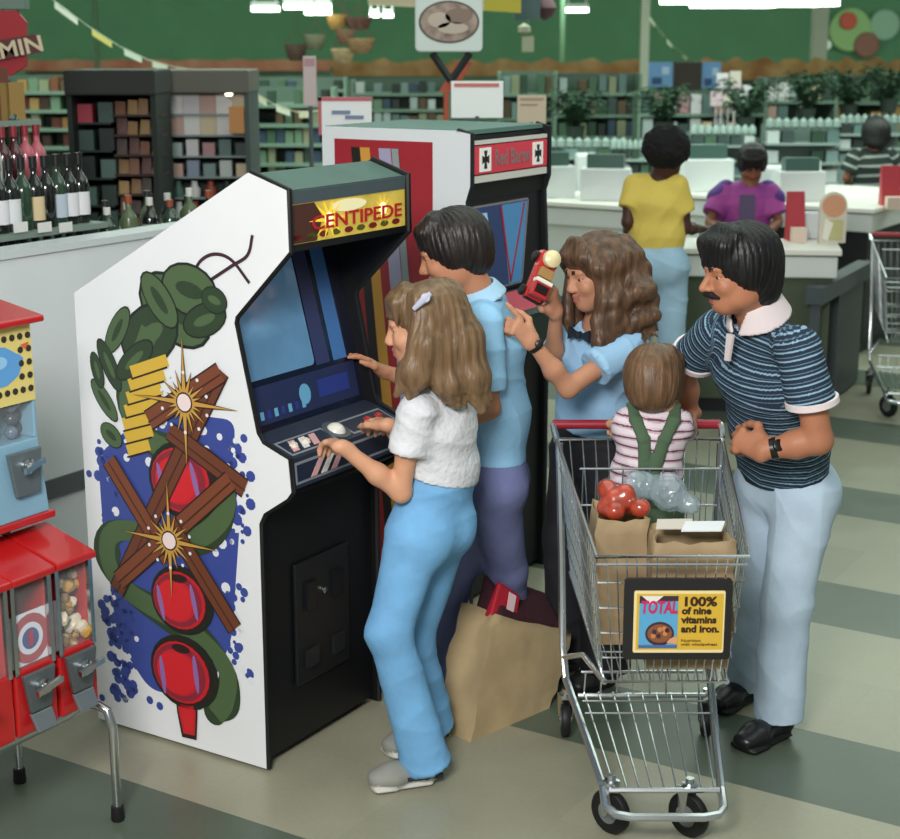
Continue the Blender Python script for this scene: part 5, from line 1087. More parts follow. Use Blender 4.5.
for px, py0, py1, y, w_, lab in ((812, 160, 208, 12.4, .13, 'tall white register column right of the woman in purple'), (776, 168, 215, 12.0, .16, 'white register column directly beside the purple sleeve'), (552, 195, 250, 11.6, .2, 'white register side next to the red machine'), (590, 155, 195, 13, .12, 'white upright unit above the left registers'), (700, 150, 190, 13, .10, 'narrow white upright behind the woman in purple')):
    b_ = at(px, py1, y); tp = at(px, py0, y); m = MB(); z0 = 0; m.hexa([V3(b_[0] - w_, y, z0), V3(b_[0] + w_, y, z0), V3(b_[0] + w_, y + .3, z0), V3(b_[0] - w_, y + .3, z0), V3(b_[0] - w_ * .9, y + .1, tp[2]), V3(b_[0] + w_ * .6, y + .1, tp[2]), V3(b_[0] + w_ * .6, y + .3, tp[2]), V3(b_[0] - w_ * .9, y + .3, tp[2])]); tag(m.build('register_pedestal', M('dde2e2', .4), loc=(b_[0], y, 0), bevel=.02), lab, 'register stand')
# candy racks with glassy covers across the checkout lanes
rs = random.Random(31)
for i, (x0, x1, y0, y1, y, lab) in enumerate(((548, 628, 146, 188, 13.6, 'grey-green display rack behind the left registers'), (692, 756, 133, 178, 13.7, 'grey-green display rack behind the woman in purple'), (768, 840, 126, 185, 13.9, 'grey-green display rack left of the striped-shirt figure'), (842, 905, 122, 165, 14.3, 'grey-green display rack behind the striped-shirt figure'), (612, 660, 148, 190, 13.4, 'display rack beside the woman in yellow'))):
    p, q = at(x0, y0, y), at(x1, y1, y); W_ = q[0] - p[0]; c = V3((p[0] + q[0]) / 2, y, 0); t = thing('display_rack', c, lab, 'display rack'); hs = (p[2] - q[2])
    m = MB(); m.box(c + V3(0, .2, 0), W_, .3, q[2]); m.build('base', M('8b9c98', .6), t)
    m = MB(); m.box(c + V3(0, .3, q[2]), W_, .05, hs); m.build('back_panel', M('60726c', .6), t)
    m = MB(); n = 9
    for k in range(n): m.lathe(V3(p[0] + W_ * (k + .5) / n, y + .1, p[2] - .03), [(.001, 0), (W_ / n * .55, .02), (W_ / n * .5, .07), (.001, .1)], 8)
    m.build('frilled_canopy', M('8fa39c', .5), t, smooth=True)
    for r in range(3):
        m = MB(); m.box(c + V3(0, .16, q[2] + hs * r / 3), W_, .25, .02); m.build('shelf_board', M('93a49e', .5), t)
        for k in range(5):
            if rs.random() < .2: continue
            col = rs.choice(PAL_COOL + PAL_GREEN[:3]); b_ = V3(p[0] + W_ * (k + .5) / 5, y + .12, q[2] + hs * r / 3 + .02); m = MB(); m.box(b_, W_ / 6.5, .1, hs / 3 * .6); tag(m.build('product_box', M(col, .6), loc=b_), f"{CNAME[col]} box {ORD[k]} from left, {['bottom','middle','top'][r]} shelf of {lab}".replace('grey-green ', '').replace('display ', '').replace('half hidden by', 'by').replace('from left', 'from left'), 'box', f'boxes on checkout rack {["one","two","three","four","five"][i]}')
def on_counter(px, py, z=1.0): return ground(px, py, z)
# things on the near counters
def cardbox(px0, px1, py0, py1, y, col, lab, pale='e0c8b8'):
    p, q = at(px0, py1, y), at(px1, py0, y); c = V3((p[0] + q[0]) / 2, y, p[2]); t = thing('display_card_box', c, lab, 'card display'); m = MB(); W_ = q[0] - p[0]; h = q[2] - p[2]
    m.hexa([c + V3(-W_ / 2, -.06, 0), c + V3(W_ / 2, -.06, 0), c + V3(W_ / 2, .06, 0), c + V3(-W_ / 2, .06, 0), c + V3(-W_ / 2, .03, h), c + V3(W_ / 2, .03, h), c + V3(W_ / 2, .05, h), c + V3(-W_ / 2, .05, h)]); m.build('card', M(col, .5), t)
    m = MB(); m.box(c + V3(0, -.10, 0), W_ * .8, .08, h * .3); m.build('tray', M(pale, .6), t)
cardbox(786, 806, 192, 240, on_counter(796, 240)[1], 'b02a38', 'red card display with a pale tray on the olive counter'); cardbox(880, 902, 166, 208, 11.2, 'b8323e', 'red card display on the counter at the right edge')
y_ = on_counter(832, 243)[1]; c = at(832, 243, y_); t = thing('round_top_sign', c, 'round-topped peach and cream standing sign on the olive counter', 'sign'); m = MB(); h = at(832, 192, y_)[2] - c[2]; r = .08
m.prism([c + V3(-r, 0, 0), c + V3(r, 0, 0)] + [c + V3(r * math.cos(k), 0, h - r + r * math.sin(k)) for k in np.linspace(0, PI, 12)], V3(0, .04, 0)); b_ = m.build('board', M('d8cfc0', .6), t)
m = MB(); m.prism([c + V3(r * .9 * math.cos(k), -.003, h - r * 1.05 + r * .85 * math.sin(k)) for k in np.linspace(0, 2 * PI, 20)[:-1]], V3(0, .002, 0), 0); m.box(c + V3(.01, -.004, .02), .1, .003, .12, mi=1); m.prism([c + V3(-.06, -.006, .03), c + V3(-.03, -.006, .01), c + V3(-.0, -.006, .12), c + V3(-.05, -.006, .15)], V3(0, .002, 0), 2); m.build('print', [M('d89a78', .6), M('c4bc88', .6), M('eee8dc', .6)], b_)
for k, (px, py, col, sz, lab) in enumerate(((808, 238, 'd8dee4', (.12, .08, .16), 'white packet between red display and round-topped sign'), (712, 247, '4c3a34', (.14, .12, .08), 'dark item under the hands of the woman in yellow'), (733, 246, '5a6058', (.12, .1, .05), 'grey item on the counter left of the woman in purple'), (762, 246, 'e0e0da', (.2, .12, .03), 'white papers on the counter in front of the woman in purple'))):
    c = on_counter(px, py); m = MB(); m.box(c, *sz); tag(m.build(('packet', 'grocery_item', 'grocery_item', 'paper_stack')[k], M(col, .5), loc=c, bevel=.006), lab, ('packet', 'item', 'item', 'papers')[k])
# far cart at right
dup(cart, (2.83, 9.42, 0), math.radians(-12), 'empty wire shopping cart by the right picture edge')
far = [o for o in bpy.data.objects if o.parent is None and o.get('label', '').startswith('empty wire')][0]
for ch in list(far.children):
    if ch.name.startswith('ad_plate'):
        for g in list(ch.children): bpy.data.objects.remove(g)
        bpy.data.objects.remove(ch)
# ------------------------------------------------------------------ people
def skin(name, c, c2): return mat(name, c, .5, spec=.35, var=.06, vscale=12)
def frame(F, U=(0, 0, 1)):
    F = nrm(F); R = nrm(np.cross(F, np.array(U, float))); U = np.cross(R, F)
    return np.stack([R, F, U], 1)                          # columns: right, forward, up
def head_into(f, c, Mx, s=1., jaw=1., fine=True, nose=1., smile=.004):
    L = lambda x, y, z: c + Mx @ (np.array([x, y, z]) * s)
    E = lambda p, r, k, t=0, tilt=None: f.add(P_ell(L(*p), np.array(r) * s, Mx), k * s, t)
    E((0, -.015, .032), (.074, .094, .084), .02); E((0, .030, -.030), (.060, .062, .086), .03)
    E((0, .060, -.088), (.030 * jaw, .026, .024), .03); E((.040 * jaw, .015, -.062), (.020, .038, .030), .03); E((-.040 * jaw, .015, -.062), (.020, .038, .030), .03)
    if not fine: return
    E((0, .080, .026), (.050, .014, .013), .02)
    for sx in (-1, 1):
        f.sub(P_ell(L(sx * .031, .099, .003), np.array((.018, .017, .0105)) * s, Mx), .012 * s)
        f.seg(L(sx * .018, .0855, .0115), L(sx * .045, .0790, .0095), .0052 * s, .0045 * s, k=.004 * s); f.seg(L(sx * .019, .084, -.0055), L(sx * .043, .079, -.005), .0042 * s, .0036 * s, k=.004 * s)
        E((sx * .036, .066, -.026), (.024, .022, .020), .02)
        E((sx * .077, -.006, -.008), (.010, .022, .032), .012); f.sub(P_ell(L(sx * .088, .0, -.006), np.array((.006, .010, .016)) * s, Mx), .006 * s)
        f.seg(L(sx * .018, .094, .026), L(sx * .046, .082, .028), .0045 * s, .003 * s, k=.006 * s, t=2)
    f.seg(L(0, .086, .014), L(0, .112 * nose, -.026), .008 * s, .0115 * s, k=.014 * s)
    for sx in (-1, 1): f.add(P_ell(L(sx * .012, .100, -.031), np.array((.009, .011, .008)) * s, Mx), .008 * s)
    f.seg(L(-.020, .084, -.055 + smile), L(0, .094, -.0555), .0058 * s, .0068 * s, k=.008 * s, t=1); f.seg(L(.020, .084, -.055 + smile), L(0, .094, -.0555), .0058 * s, .0068 * s, k=.008 * s, t=1)
    f.seg(L(-.017, .084, -.066 + smile), L(0, .091, -.0685), .0058 * s, .0075 * s, k=.008 * s, t=1); f.seg(L(.017, .084, -.066 + smile), L(0, .091, -.0685), .0058 * s, .0075 * s, k=.008 * s, t=1)
    f.sub(P_seg(L(-.022, .094, -.061 + smile), L(.0, .103, -.0615), .0028 * s, .0028 * s), .004 * s); f.sub(P_seg(L(.022, .094, -.061 + smile), L(.0, .103, -.0615), .0028 * s, .0028 * s), .004 * s)
def eyes(c, Mx, s, parent, iris='3a2618'):
    for sx in (-1, 1):
        o = c + Mx @ (np.array([sx * .031, .0745, .003]) * s); ax = Mx @ nrm(np.array([sx * .05, 1, -.2])); m = MB(); r = .0112 * s
        m.lathe(o - ax * r, [(r * math.sin(t), r - r * math.cos(t)) for t in np.linspace(.05, PI - .62, 9)], 14, ax, mi=0)
        m.lathe(o + ax * r * .79, [(r * .62, 0), (r * .54, r * .13), (r * .2, r * .22)], 14, ax, mi=1)
        m.build('eye', [M('c9c2ba', .3), M(iris, .2)], parent, smooth=True)
def hand_into(f, w, d, n, th, curl=(.3, .4, .5, .55), s=1., point=False, thumb=.5, t=0):
    """w wrist, d towards knuckles, n back of hand, th thumb side"""
    d = nrm(d); n = nrm(np.array(n, float) - d * (np.array(n, float) @ d)); x = np.cross(d, n); x = x if x @ np.array(th, float) > 0 else -x
    f.seg(w, w + d * .075 * s, .017 * s, .0135 * s, k=.02, t=t, lat=x, fl=1.9)
    f.add(P_ell(w + d * .028 * s + x * .022 * s - n * .008 * s, np.array((.016, .024, .014)) * s, np.stack([x, d, n], 1)), .014 * s, t)
    for i, (off, L) in enumerate(((.027, .070), (.009, .078), (-.009, .073), (-.026, .058))):
        c = curl[i]; dd = nrm(d + x * (off * 4.)); b = w + d * (.076 - abs(off - .005) * .18) * s + x * off * s; ang = 0
        if point and i == 0: c = .06
        for j, (fr, r0, r1) in enumerate(((.45, .0094, .0086), (.31, .0086, .008), (.24, .008, .0066))):
            ang += c * (1., 1.25, .9)[j]; q = nrm(dd * math.cos(ang) - n * math.sin(ang)); e = b + q * L * fr * 1.05 * s
            f.seg(b, e, r0 * s, r1 * s, k=.006 * s, t=t); b = e
    b = w + d * .022 * s + x * .026 * s - n * .006 * s; a1 = nrm(d * .75 + x * .8 - n * .25 * thumb); e = b + a1 * .036 * s; f.seg(b, e, .0125 * s, .0105 * s, k=.012 * s, t=t)
    a2 = nrm(d * 1. + x * (.45 - .6 * thumb) - n * .55 * thumb); e2 = e + a2 * .030 * s; f.seg(e, e2, .0105 * s, .0092 * s, k=.006 * s, t=t); f.seg(e2, e2 + nrm(a2 - x * .25 * thumb) * .023 * s, .0092 * s, .0072 * s, k=.006 * s, t=t)
def dist(a, b): return round(float(np.linalg.norm(np.array(a) - np.array(b))), 3)
class Fig:
    """one figure: joints in metres; builds the continuous body and its clothes"""
    def __init__(s, name, label, base, J, D, skinm, lips, brow, h=.0055, cat='person'):
        s.J = J; s.D = D; s.t = thing(name, base, label, cat); s.skin = skinm
        s.mats = [skinm, M(lips, .45), M(brow, .8)]; s.h = h; s.f = Fld(h)
    def mid(s, q): return (s.J['sL'] + s.J['sR']) / 2
    def body(s, hands=(), fine=True, jaw=1., nose=1., smile=.004, legs=True):
        J, D, f = s.J, s.D, s.f; g = D.get('g', 1.); th = -.012
        lt = nrm(J['sR'] - J['sL']); lh = nrm(J['hR'] - J['hL']); s.lt, s.lh = lt, lh
        pr, wr_, cr = D['pe'], D['wa'], D['ch']
        f.seg(J['pe'], J['wa'], pr[0] + th, wr_[0] + th, k=.04, lat=lh, fl=pr[1]); f.seg(J['wa'], J['ch'], wr_[0] + th, cr[0] + th, k=.04, lat=lt, fl=cr[1])
        f.seg(J['ch'], (J['ch'] + J['nb'] * 2) / 3, cr[0] + th, cr[0] * .55, k=.04, lat=lt, fl=cr[1])
        f.seg(J['sL'] * .88 + J['sR'] * .12 - V3(0, 0, .012), J['sR'] * .88 + J['sL'] * .12 - V3(0, 0, .012), .032 * g, .032 * g, k=.04)
        hm = J['hM']; hc = J['hd']; hs = D.get('hs', 1.)
        f.seg(J['nb'], hc + hm @ np.array([0, -.018, -.055]) * hs, .056 * g * D.get('nk', 1), .052 * g * D.get('nk', 1), k=.03)
        for q in 'LR':
            a0 = J['s' + q] * .78 + s.mid(q) * .22 - V3(0, 0, .02); a1 = J['s' + q] * .6 + J['e' + q] * .4; f.seg(a0, a1, .030 * g, .042 * g * D.get('arm', 1), k=.03); f.seg(a1, J['e' + q], .042 * g * D.get('arm', 1), .038 * g * D.get('arm', 1), k=.03); f.seg(J['e' + q], J['e' + q] * .6 + J['w' + q] * .4, .038 * g * D.get('arm', 1), .038 * g * D.get('arm', 1), k=.02); f.seg(J['e' + q] * .6 + J['w' + q] * .4, J['w' + q], .038 * g * D.get('arm', 1), .024 * g * D.get('arm', 1), k=.02)
            if legs:
                f.seg(J['h' + q], J['k' + q], D['thigh'] - .015, D['knee'] - .012, k=.05); f.seg(J['k' + q], J['a' + q], D['knee'] - .014, .034 * g, k=.03)
                f.seg(J['a' + q] - V3(0, 0, .03), J['t' + q] * .5 + J['a' + q] * .5 - V3(0, 0, .02), .030 * g, .022 * g, k=.02)
        head_into(f, hc, hm, hs, jaw, fine, nose, smile)
        for (q, d, n, th_, kw) in hands: hand_into(f, J['w' + q], d, n, th_, s=D.get('hand', g), **kw)
        s.b = f.build('body', s.mats, s.t)
        if fine: eyes(hc, hm, hs, s.t)
        return s
    def shirt(s, m, hem=.06, sleeve=.55, neck=.062, add=0., name='shirt', cuff=None, wr=None, slr=(.066, .062), flare=.0, vneck=None, hemn=None, fat=1., longs=False):
        J, D = s.J, s.D; g = D.get('g', 1.); lt, lh = s.lt, s.lh; f = Fld(max(.006, s.h)); pr, wr_, cr = D['pe'], D['wa'], D['ch']
        up = nrm(J['wa'] - J['pe']); a = add
        low = J['pe'] + up * hem; bot = low - up * .10
        f.seg(bot, J['wa'], pr[0] + .004 + a + flare, wr_[0] + .006 + a, k=.05, lat=lh, fl=pr[1], u0=0, u1=dist(bot, J['wa']))
        u = dist(bot, J['wa']); f.seg(J['wa'], J['ch'], wr_[0] + .006 + a, cr[0] + .006 + a, k=.06, lat=lt, fl=cr[1], u0=u); u += dist(J['wa'], J['ch'])
        tp = (J['ch'] + J['nb'] * 3) / 4
        f.seg(J['ch'], tp, cr[0] + .006 + a, cr[0] * .58 + a, k=.05, lat=lt, fl=cr[1] * 1.05, u0=u); u += dist(J['ch'], tp)
        f.seg(J['sL'] * .9 + J['sR'] * .1, J['sR'] * .9 + J['sL'] * .1, .046 * g + a, .046 * g + a, k=.05, nou=True)
        for q in 'LR':
            e = J['s' + q] + (J['e' + q] - J['s' + q]) * sleeve; L_ = dist(J['s' + q], e)
            f.seg(J['s' + q] + (s.mid(q) - J['s' + q]) * .12 - V3(0, 0, .006), e, slr[0] * .88 * g + a * .5, slr[1] * .95 * g + a * .5, k=.032, capb=not longs, u0=u, u1=u - L_)
            if longs: f.seg(e, J['w' + q], slr[1] * g, slr[1] * g * .75, k=.02, capb=True, u0=u - L_)
        f.cut(low, -up if hemn is None else hemn, None if J['eL'][2] > low[2] + .1 and J['eR'][2] > low[2] + .1 else .30)
        nd = nrm(J['hd'] - J['nb']); f.sub(P_seg(J['nb'] - nd * .015, J['nb'] + nd * .10, neck * g, neck * g * 1.15), .01)
        if vneck is not None: f.sub(P_seg(J['nb'] + vneck[0], J['nb'] + vneck[1], vneck[2], vneck[3]), .008)
        s.sh = f.build(name, m, s.t, wr=wr)
        if cuff is not None:
            for q in 'LR':
                d = nrm(J['e' + q] - J['s' + q]); e = J['s' + q] + (J['e' + q] - J['s' + q]) * sleeve; r = slr[1] * .95 * g + .005; mb = MB()
                mb.lathe(e - d * .018, [(r - .006, 0), (r, .002), (r + .001, .019), (r - .003, .022), (r - .012, .02)], 24, d); mb.build('cuff', cuff, s.sh, smooth=True)
        return s
    def collar(s, m, r0=.060, r1=.078, h=.045, gap=.022, F=None, drop=.0):
        J = s.J; g = s.D.get('g', 1.); nd = nrm(J['hd'] - J['nb'] + nrm(F) * -.03); f = Fld(.005)
        f.add(P_collar(J['nb'] - nd * (.022 - drop), nd, r1 * g, r0 * g, h * g, .0045, F, gap), .003)
        f.build('collar', m, s.sh); return s
    def pants(s, m, name='trousers', top=.075, hemr=.085, kneer=None, hemz=.03, wr=None, glute=.082, k=.03, rise=0., fat=0.):
        J, D = s.J, s.D; f = Fld(max(.0065, s.h)); lh = s.lh; pr = D['pe']; up = nrm(J['wa'] - J['pe']); F = s.F
        f.seg(J['pe'] - up * .02, J['pe'] + up * (top + .05), pr[0] + .004 + fat, pr[0] * .9 + fat * 1.6, k=.05, lat=lh, fl=pr[1])
        for q in 'LR':
            sg_ = -1 if q == 'L' else 1
            f.add(P_ell(J['pe'] - F * .045 + lh * sg_ * pr[0] * .68 - up * .045, (glute, glute, glute * 1.1)), .06)
            ad = nrm(J['a' + q] - J['k' + q]); e = J['a' + q] + ad * hemz; kr = kneer or D['knee'] + .012
            f.seg(J['h' + q], J['k' + q], D['thigh'], kr, k=k, u0=0); f.seg(J['k' + q], e, kr, hemr, k=.03, capb=True)
        f.cut(J['pe'] + up * top, up, .35)
        s.pt = f.build(name, m, s.t, wr=wr); return s
    def belt(s, m, z=.075, w=.018, r=None):
        J, D = s.J, s.D; pr = D['pe']; up = nrm(J['wa'] - J['pe']); c = J['pe'] + up * z; F = nrm(np.cross(up, s.lh)); r = r or pr[0] * .93 + .004; pts = []
        m_ = MB(); ring = [c + s.lh * (r * pr[1] * math.cos(t)) + F * (r * math.sin(t)) for t in np.linspace(0, 2 * PI, 33)[:-1]]
        vs = []; 
        for p in ring: q = nrm(p - c); vs += [p - up * w, p + q * .006 - up * w, p + q * .006 + up * w, p + up * w]
        n = len(ring); m_.add(vs, [(4 * i + a, 4 * i + (a + 1) % 4, 4 * ((i + 1) % n) + (a + 1) % 4, 4 * ((i + 1) % n) + a) for i in range(n) for a in range(4)]); m_.build('belt', m, s.t, smooth=True, sharp=40); return s
    def shoes(s, upper, sole, L=.27, w=.046, stripe=None, heel=True):
        J = s.J
        for q in 'LR':
            a = J['a' + q].copy(); d = J['t' + q] - a; d[2] = 0; d = nrm(d); z0 = s.D.get('fz', 0.) if q == 'L' else s.D.get('fzR', s.D.get('fz', 0.)); b = V3(a[0], a[1], z0) - d * L * .22; Mx = frame(d); f = Fld(.005)
            P_ = lambda x, y, z: b + Mx @ np.array([x, y, z])
            f.seg(P_(0, w, .045), P_(0, L * .62, .040), .040, .034, k=.02, lat=Mx[:, 0], fl=1.1); f.seg(P_(0, L * .62, .038), P_(0, L - .045, .034), .034, .026, k=.03, lat=Mx[:, 0], fl=1.5); f.seg(P_(0, w * 1.2, .05), P_(0, w * 1.5, .115), .042, .040, k=.02)
            f.seg(P_(0, w, .011), P_(0, L - w * .95, .011), .0115, .0115, k=.004, t=1, lat=Mx[:, 0], fl=w / .0115); f.seg(P_(0, L * .62, .012), P_(0, L - w * .8, .012), .011, .010, k=.006, t=1, lat=Mx[:, 0], fl=w * 1.05 / .011)
            if stripe: f.add(P_box(P_(0, L * .30, .034), (w * 1.03, .07, .008), Mx, .004), .002, 2)
            f.cut(P_(0, 0, .001), (0, 0, -1)); f.build('shoe', [upper, sole] + ([stripe] if stripe else []), s.t)
        return s
def hair_short(fig, m, s=1., fringe=True, nape=.0, vol=.0, amp=.004, sides=True, seed=0, lo=0.):
    c, Mx = fig.J['hd'], fig.J['hM']; f = Fld(.0045); L = lambda x, y, z: c + Mx @ (np.array([x, y, z]) * s); v = vol
    f.add(P_ell(L(0, -.022, .040), np.array((.086 + v, .106 + v, .090 + v)) * s, Mx))
    f.add(P_ell(L(0, -.060, -.01 - lo), np.array((.074 + v, .062 + v, .075 + nape)) * s, Mx), .03 * s)
    if sides:
        for sx in (-1, 1): f.add(P_ell(L(sx * .070, -.002, .0), np.array((.018 + v * .6, .040, .045)) * s, Mx), .02 * s)
    f.sub(P_ell(L(0, .100, -.055), np.array((.066, .080, .090)) * s, Mx), .008 * s)
    f.sub(P_ell(L(0, .02, -.12), np.array((.075, .075, .065)) * s, Mx), .008 * s)
    if fringe:
        rs = random.Random(seed)
        for k in range(9):
            x = -.060 + .015 * k; f.chain([L(x * .8, .025, .104 + v), L(x * .98 + .006, .068 + v * .4 - abs(x) * .2, .086 + v * .3), L(x * 1.1 + .012, .088 + v * .3 - abs(x) * .38, .050 + rs.gauss(0, .006))], [.020 * s, .017 * s, .006 * s], k=.02 * s)
    def wr(V, N, U):
        q = (V - c) @ Mx; az = np.arctan2(q[:, 0], q[:, 2] + .02 + 0 * q[:, 1]); az2 = np.arctan2(q[:, 0], q[:, 1])
        return amp * .42 * (np.sin(az2 * 34 + 5 * q[:, 2] * 9 + 2 * np.sin(q[:, 2] * 24 + az2 * 3)) + .5 * np.sin(az2 * 57 + 3 * np.sin(q[:, 2] * 15)))
    return f.build('hair', m, fig.t, wr=wr)
def hair_mat(name, c, c2):
    mid = ''.join('%02x' % int(int(c[i:i + 2], 16) * .45 + int(c2[i:i + 2], 16) * .55) for i in (0, 2, 4))
    return mat(name, c, .42, spec=.4, col2=mid, vscale=48, stretch=(1, 1, .12), bump=.35, bscale=120)
def denim(name, c): return mat(name, c, .85, spec=.15, var=.10, vscale=7, bump=.25, bscale=30)

# ---- the girl at the controls
lat = A; F = B
sc_ = at(440, 402, 4.42); pel = at(429, 518, 4.45)
J = dict(nb=at(438, 384, 4.43), hd=at(422, 326, 4.41), hM=frame((-.95, -.02, -.18), (.05, 0, 1)), ch=at(439, 428, 4.43), wa=at(443, 470, 4.45), pe=pel,
         sL=sc_ - lat * .15, sR=sc_ + lat * .15, hL=pel - lat * .075 - V3(0, 0, .04), hR=pel + lat * .075 - V3(0, 0, .04),
         eL=at(401, 492, 4.33), wL=ground(342, 447, 1.075), eR=at(410, 455, 4.66), wR=ground(388, 425, 1.085),
         kL=at(389, 632, 4.33), aL=at(424, 758, 4.37), tL=ground(384, 788), kR=at(412, 640, 4.56), aR=at(430, 728, 4.64), tR=ground(402, 752))
print('girl', {k: dist(J[a], J[b]) for k, a, b in (('uaL', 'sL', 'eL'), ('faL', 'eL', 'wL'), ('uaR', 'sR', 'eR'), ('faR', 'eR', 'wR'), ('thL', 'hL', 'kL'), ('shL', 'kL', 'aL'), ('thR', 'hR', 'kR'), ('shR', 'kR', 'aR'), ('tor', 'pe', 'nb'), ('hd', 'nb', 'hd'))}, J['aL'], J['aR'], J['hd'])
J['aL'][2] = .09; J['aR'][2] = .09
g = Fig('person', 'girl with long brown hair, white short-sleeved top and pale blue jeans playing the machine', (J['aL'] + J['aR']) / 2 * V3(1, 1, 0), J, dict(pe=(.098, 1.38), wa=(.080, 1.35), ch=(.080, 1.42), g=.88, arm=.86, thigh=.088, knee=.062, hs=.97, hand=.95), skin('skin_girl', 'd09a7a', 0), 'b8695c', '3c2a1c', h=.0045)
g.F = F
g.body([('L', nrm(ground(312, 431, 1.065) - J['wL']), (0.2, -.1, 1), (.6, .8, 0), dict(curl=(.35, .4, .45, .5))), ('R', nrm(ground(358, 412, 1.07) - J['wR']), (.2, -.1, 1), (-.6, -.8, 0), dict(curl=(.35, .4, .45, .5)))], smile=.008, nose=.95)
g.shirt(mat('white_knit', 'd7dade', .9, spec=.15, bump=.5, bscale=55, var=.05, vscale=20), hem=.135, sleeve=.50, neck=.066, slr=(.066, .066), wr=folds(.0045, 14, 1))
g.pants(denim('pale_denim', '76aedb'), top=.18, hemr=.074, kneer=.066, hemz=.035, glute=.078, wr=folds(.006, 9, 2))
g.shoes(mat('grey_suede', '8f9088', .8, var=.08), M('c4c4bc', .6), L=.25, w=.043, stripe=M('2b2e38', .6))
HB = hair_mat('light_brown_hair', '80664a', '4a3724')
f = Fld(.0048); c, Mx = J['hd'], J['hM']; L = lambda x, y, z: c + Mx @ np.array([x, y, z])
f.add(P_ell(L(0, -.022, .038), (.085, .104, .088), Mx)); f.add(P_ell(L(0, -.066, -.02), (.074, .052, .085), Mx), .03)
f.sub(P_ell(L(0, .105, -.058), (.070, .082, .088), Mx), .008)
hp = lambda px, py, y: at(px, py, y)
f.chain([hp(442, 300, 4.40), hp(461, 340, 4.39), hp(473, 380, 4.37), hp(482, 410, 4.35)], [.060, .058, .044, .014], k=.03, lat=lat, fl=1.3)
f.chain([hp(430, 305, 4.36), hp(432, 350, 4.33), hp(447, 385, 4.32), hp(457, 405, 4.33)], [.05, .050, .036, .012], k=.03)
f.chain([hp(420, 302, 4.34), hp(422, 342, 4.30), hp(408, 372, 4.28), hp(396, 395, 4.28)], [.026, .030, .028, .010], k=.025)
f.chain([hp(420, 300, 4.33), hp(424, 345, 4.30), hp(418, 378, 4.29), hp(410, 398, 4.285)], [.03, .034, .028, .010], k=.025)
f.chain([hp(430, 330, 4.53), hp(428, 370, 4.55), hp(420, 395, 4.56)], [.05, .04, .012], k=.03)
rs = random.Random(2)
for k in range(16):                                        # separate locks down the back
    x = 424 + 2.6 * k + rs.gauss(0, 2); y = 4.30 + .004 * k; f.chain([hp(x - 2, 312, y), hp(x + 5, 348, y - .01), hp(x + 13 + k * .5, 382, y - .005), hp(x + 18 + k * .8, 402 + 7 * rs.random(), y + .01)], [.012, .013, .012, .003], k=.008)
for k in range(8): xx = -.066 + .019 * k; f.chain([L(xx * .8, .03, .108), L(xx * .95, .070 - abs(xx) * .2, .088), L(xx * 1.05, .093 - abs(xx) * .4, .048 + .005 * rs.gauss(0, 1))], [.018, .015, .005], k=.018)
for k in range(5): f.chain([L(-.060, .030 - .012 * k, .085), L(-.084, .030 - .014 * k, .03), L(-.080, .018 - .012 * k, -.03 - .012 * k)], [.013, .014, .005], k=.010)
def strands(c_, Mx_, amp, fq=1.):
    def wr(V, N, U):
        q = (V - c_) @ Mx_; az = np.arctan2(q[:, 0], q[:, 1] + .02)
        return amp * (np.sin(az * 30 * fq + 4 * np.sin(q[:, 2] * 14)) + .6 * np.sin(q[:, 0] * 330 * fq + q[:, 1] * 260 + 5 * np.sin(q[:, 2] * 17)))
    return wr
HG = f.build('hair', HB, g.t, wr=strands(c, Mx, .0011))
b_ = hp(424, 299, 4.28); m = MB(); m.tube([b_ + V3(-.028, 0, -.028), b_ + V3(0, -.008, 0), b_ + V3(.018, -.002, .016)], [.007, .011, .007], 8); m.lathe(b_ + V3(.004, -.008, .004), [(.013, 0), (.013, .004), (.006, .006)], 12, (0, -1, .3)); m.build('barrette', M('b9bcd0', .3), HG, smooth=True)

# ---- the boy behind her
F = nrm(V3(-1, .08, 0)); lat = V3(.08, 1, 0)
sc_ = at(487, 312, 4.88); pel = at(496, 470, 4.90)
J = dict(nb=at(479, 293, 4.87), hd=at(453, 252, 4.85), hM=frame((-.92, .08, -.34), (-.12, 0, 1)), ch=at(490, 345, 4.89), wa=at(497, 415, 4.90), pe=pel,
         sL=sc_ - lat * .175, sR=sc_ + lat * .175, hL=pel - lat * .085 - V3(0, 0, .04), hR=pel + lat * .085 - V3(0, 0, .04),
         eL=at(489, 408, 4.70), wL=at(430, 436, 4.74), eR=at(430, 385, 5.05), wR=at(384, 372, 4.98),
         kL=at(507, 570, 5.00), aL=at(508, 655, 5.22), tL=ground(474, 672), kR=at(448, 590, 5.02), aR=at(440, 680, 5.08), tR=ground(410, 700))
print('boy', {k: dist(J[a], J[b]) for k, a, b in (('uaL', 'sL', 'eL'), ('faL', 'eL', 'wL'), ('uaR', 'sR', 'eR'), ('faR', 'eR', 'wR'), ('thL', 'hL', 'kL'), ('shL', 'kL', 'aL'), ('thR', 'hR', 'kR'), ('shR', 'kR', 'aR'), ('tor', 'pe', 'nb'), ('hd', 'nb', 'hd'))}, J['aL'], J['aR'], J['hd'])
J['aL'][2] = .09; J['aR'][2] = .09
g = Fig('person', 'dark-haired boy in a light blue polo shirt watching over the girl', (J['aL'] + J['aR']) / 2 * V3(1, 1, 0), J, dict(pe=(.096, 1.35), wa=(.090, 1.4), ch=(.096, 1.45), g=.95, arm=.92, thigh=.088, knee=.062, hs=1.0), skin('skin_boy', 'bd8464', 0), 'ac6e5c', '1c1512', h=.005)
g.F = F
g.body([('L', (-1, .2, -.1), (0, 0, 1), (0, 1, 0), dict(curl=(.4, .5, .5, .5))), ('R', (-.8, -.1, .6), (.5, .3, .8), (0, -1, .3), dict(curl=(.25, .25, .3, .35)))])
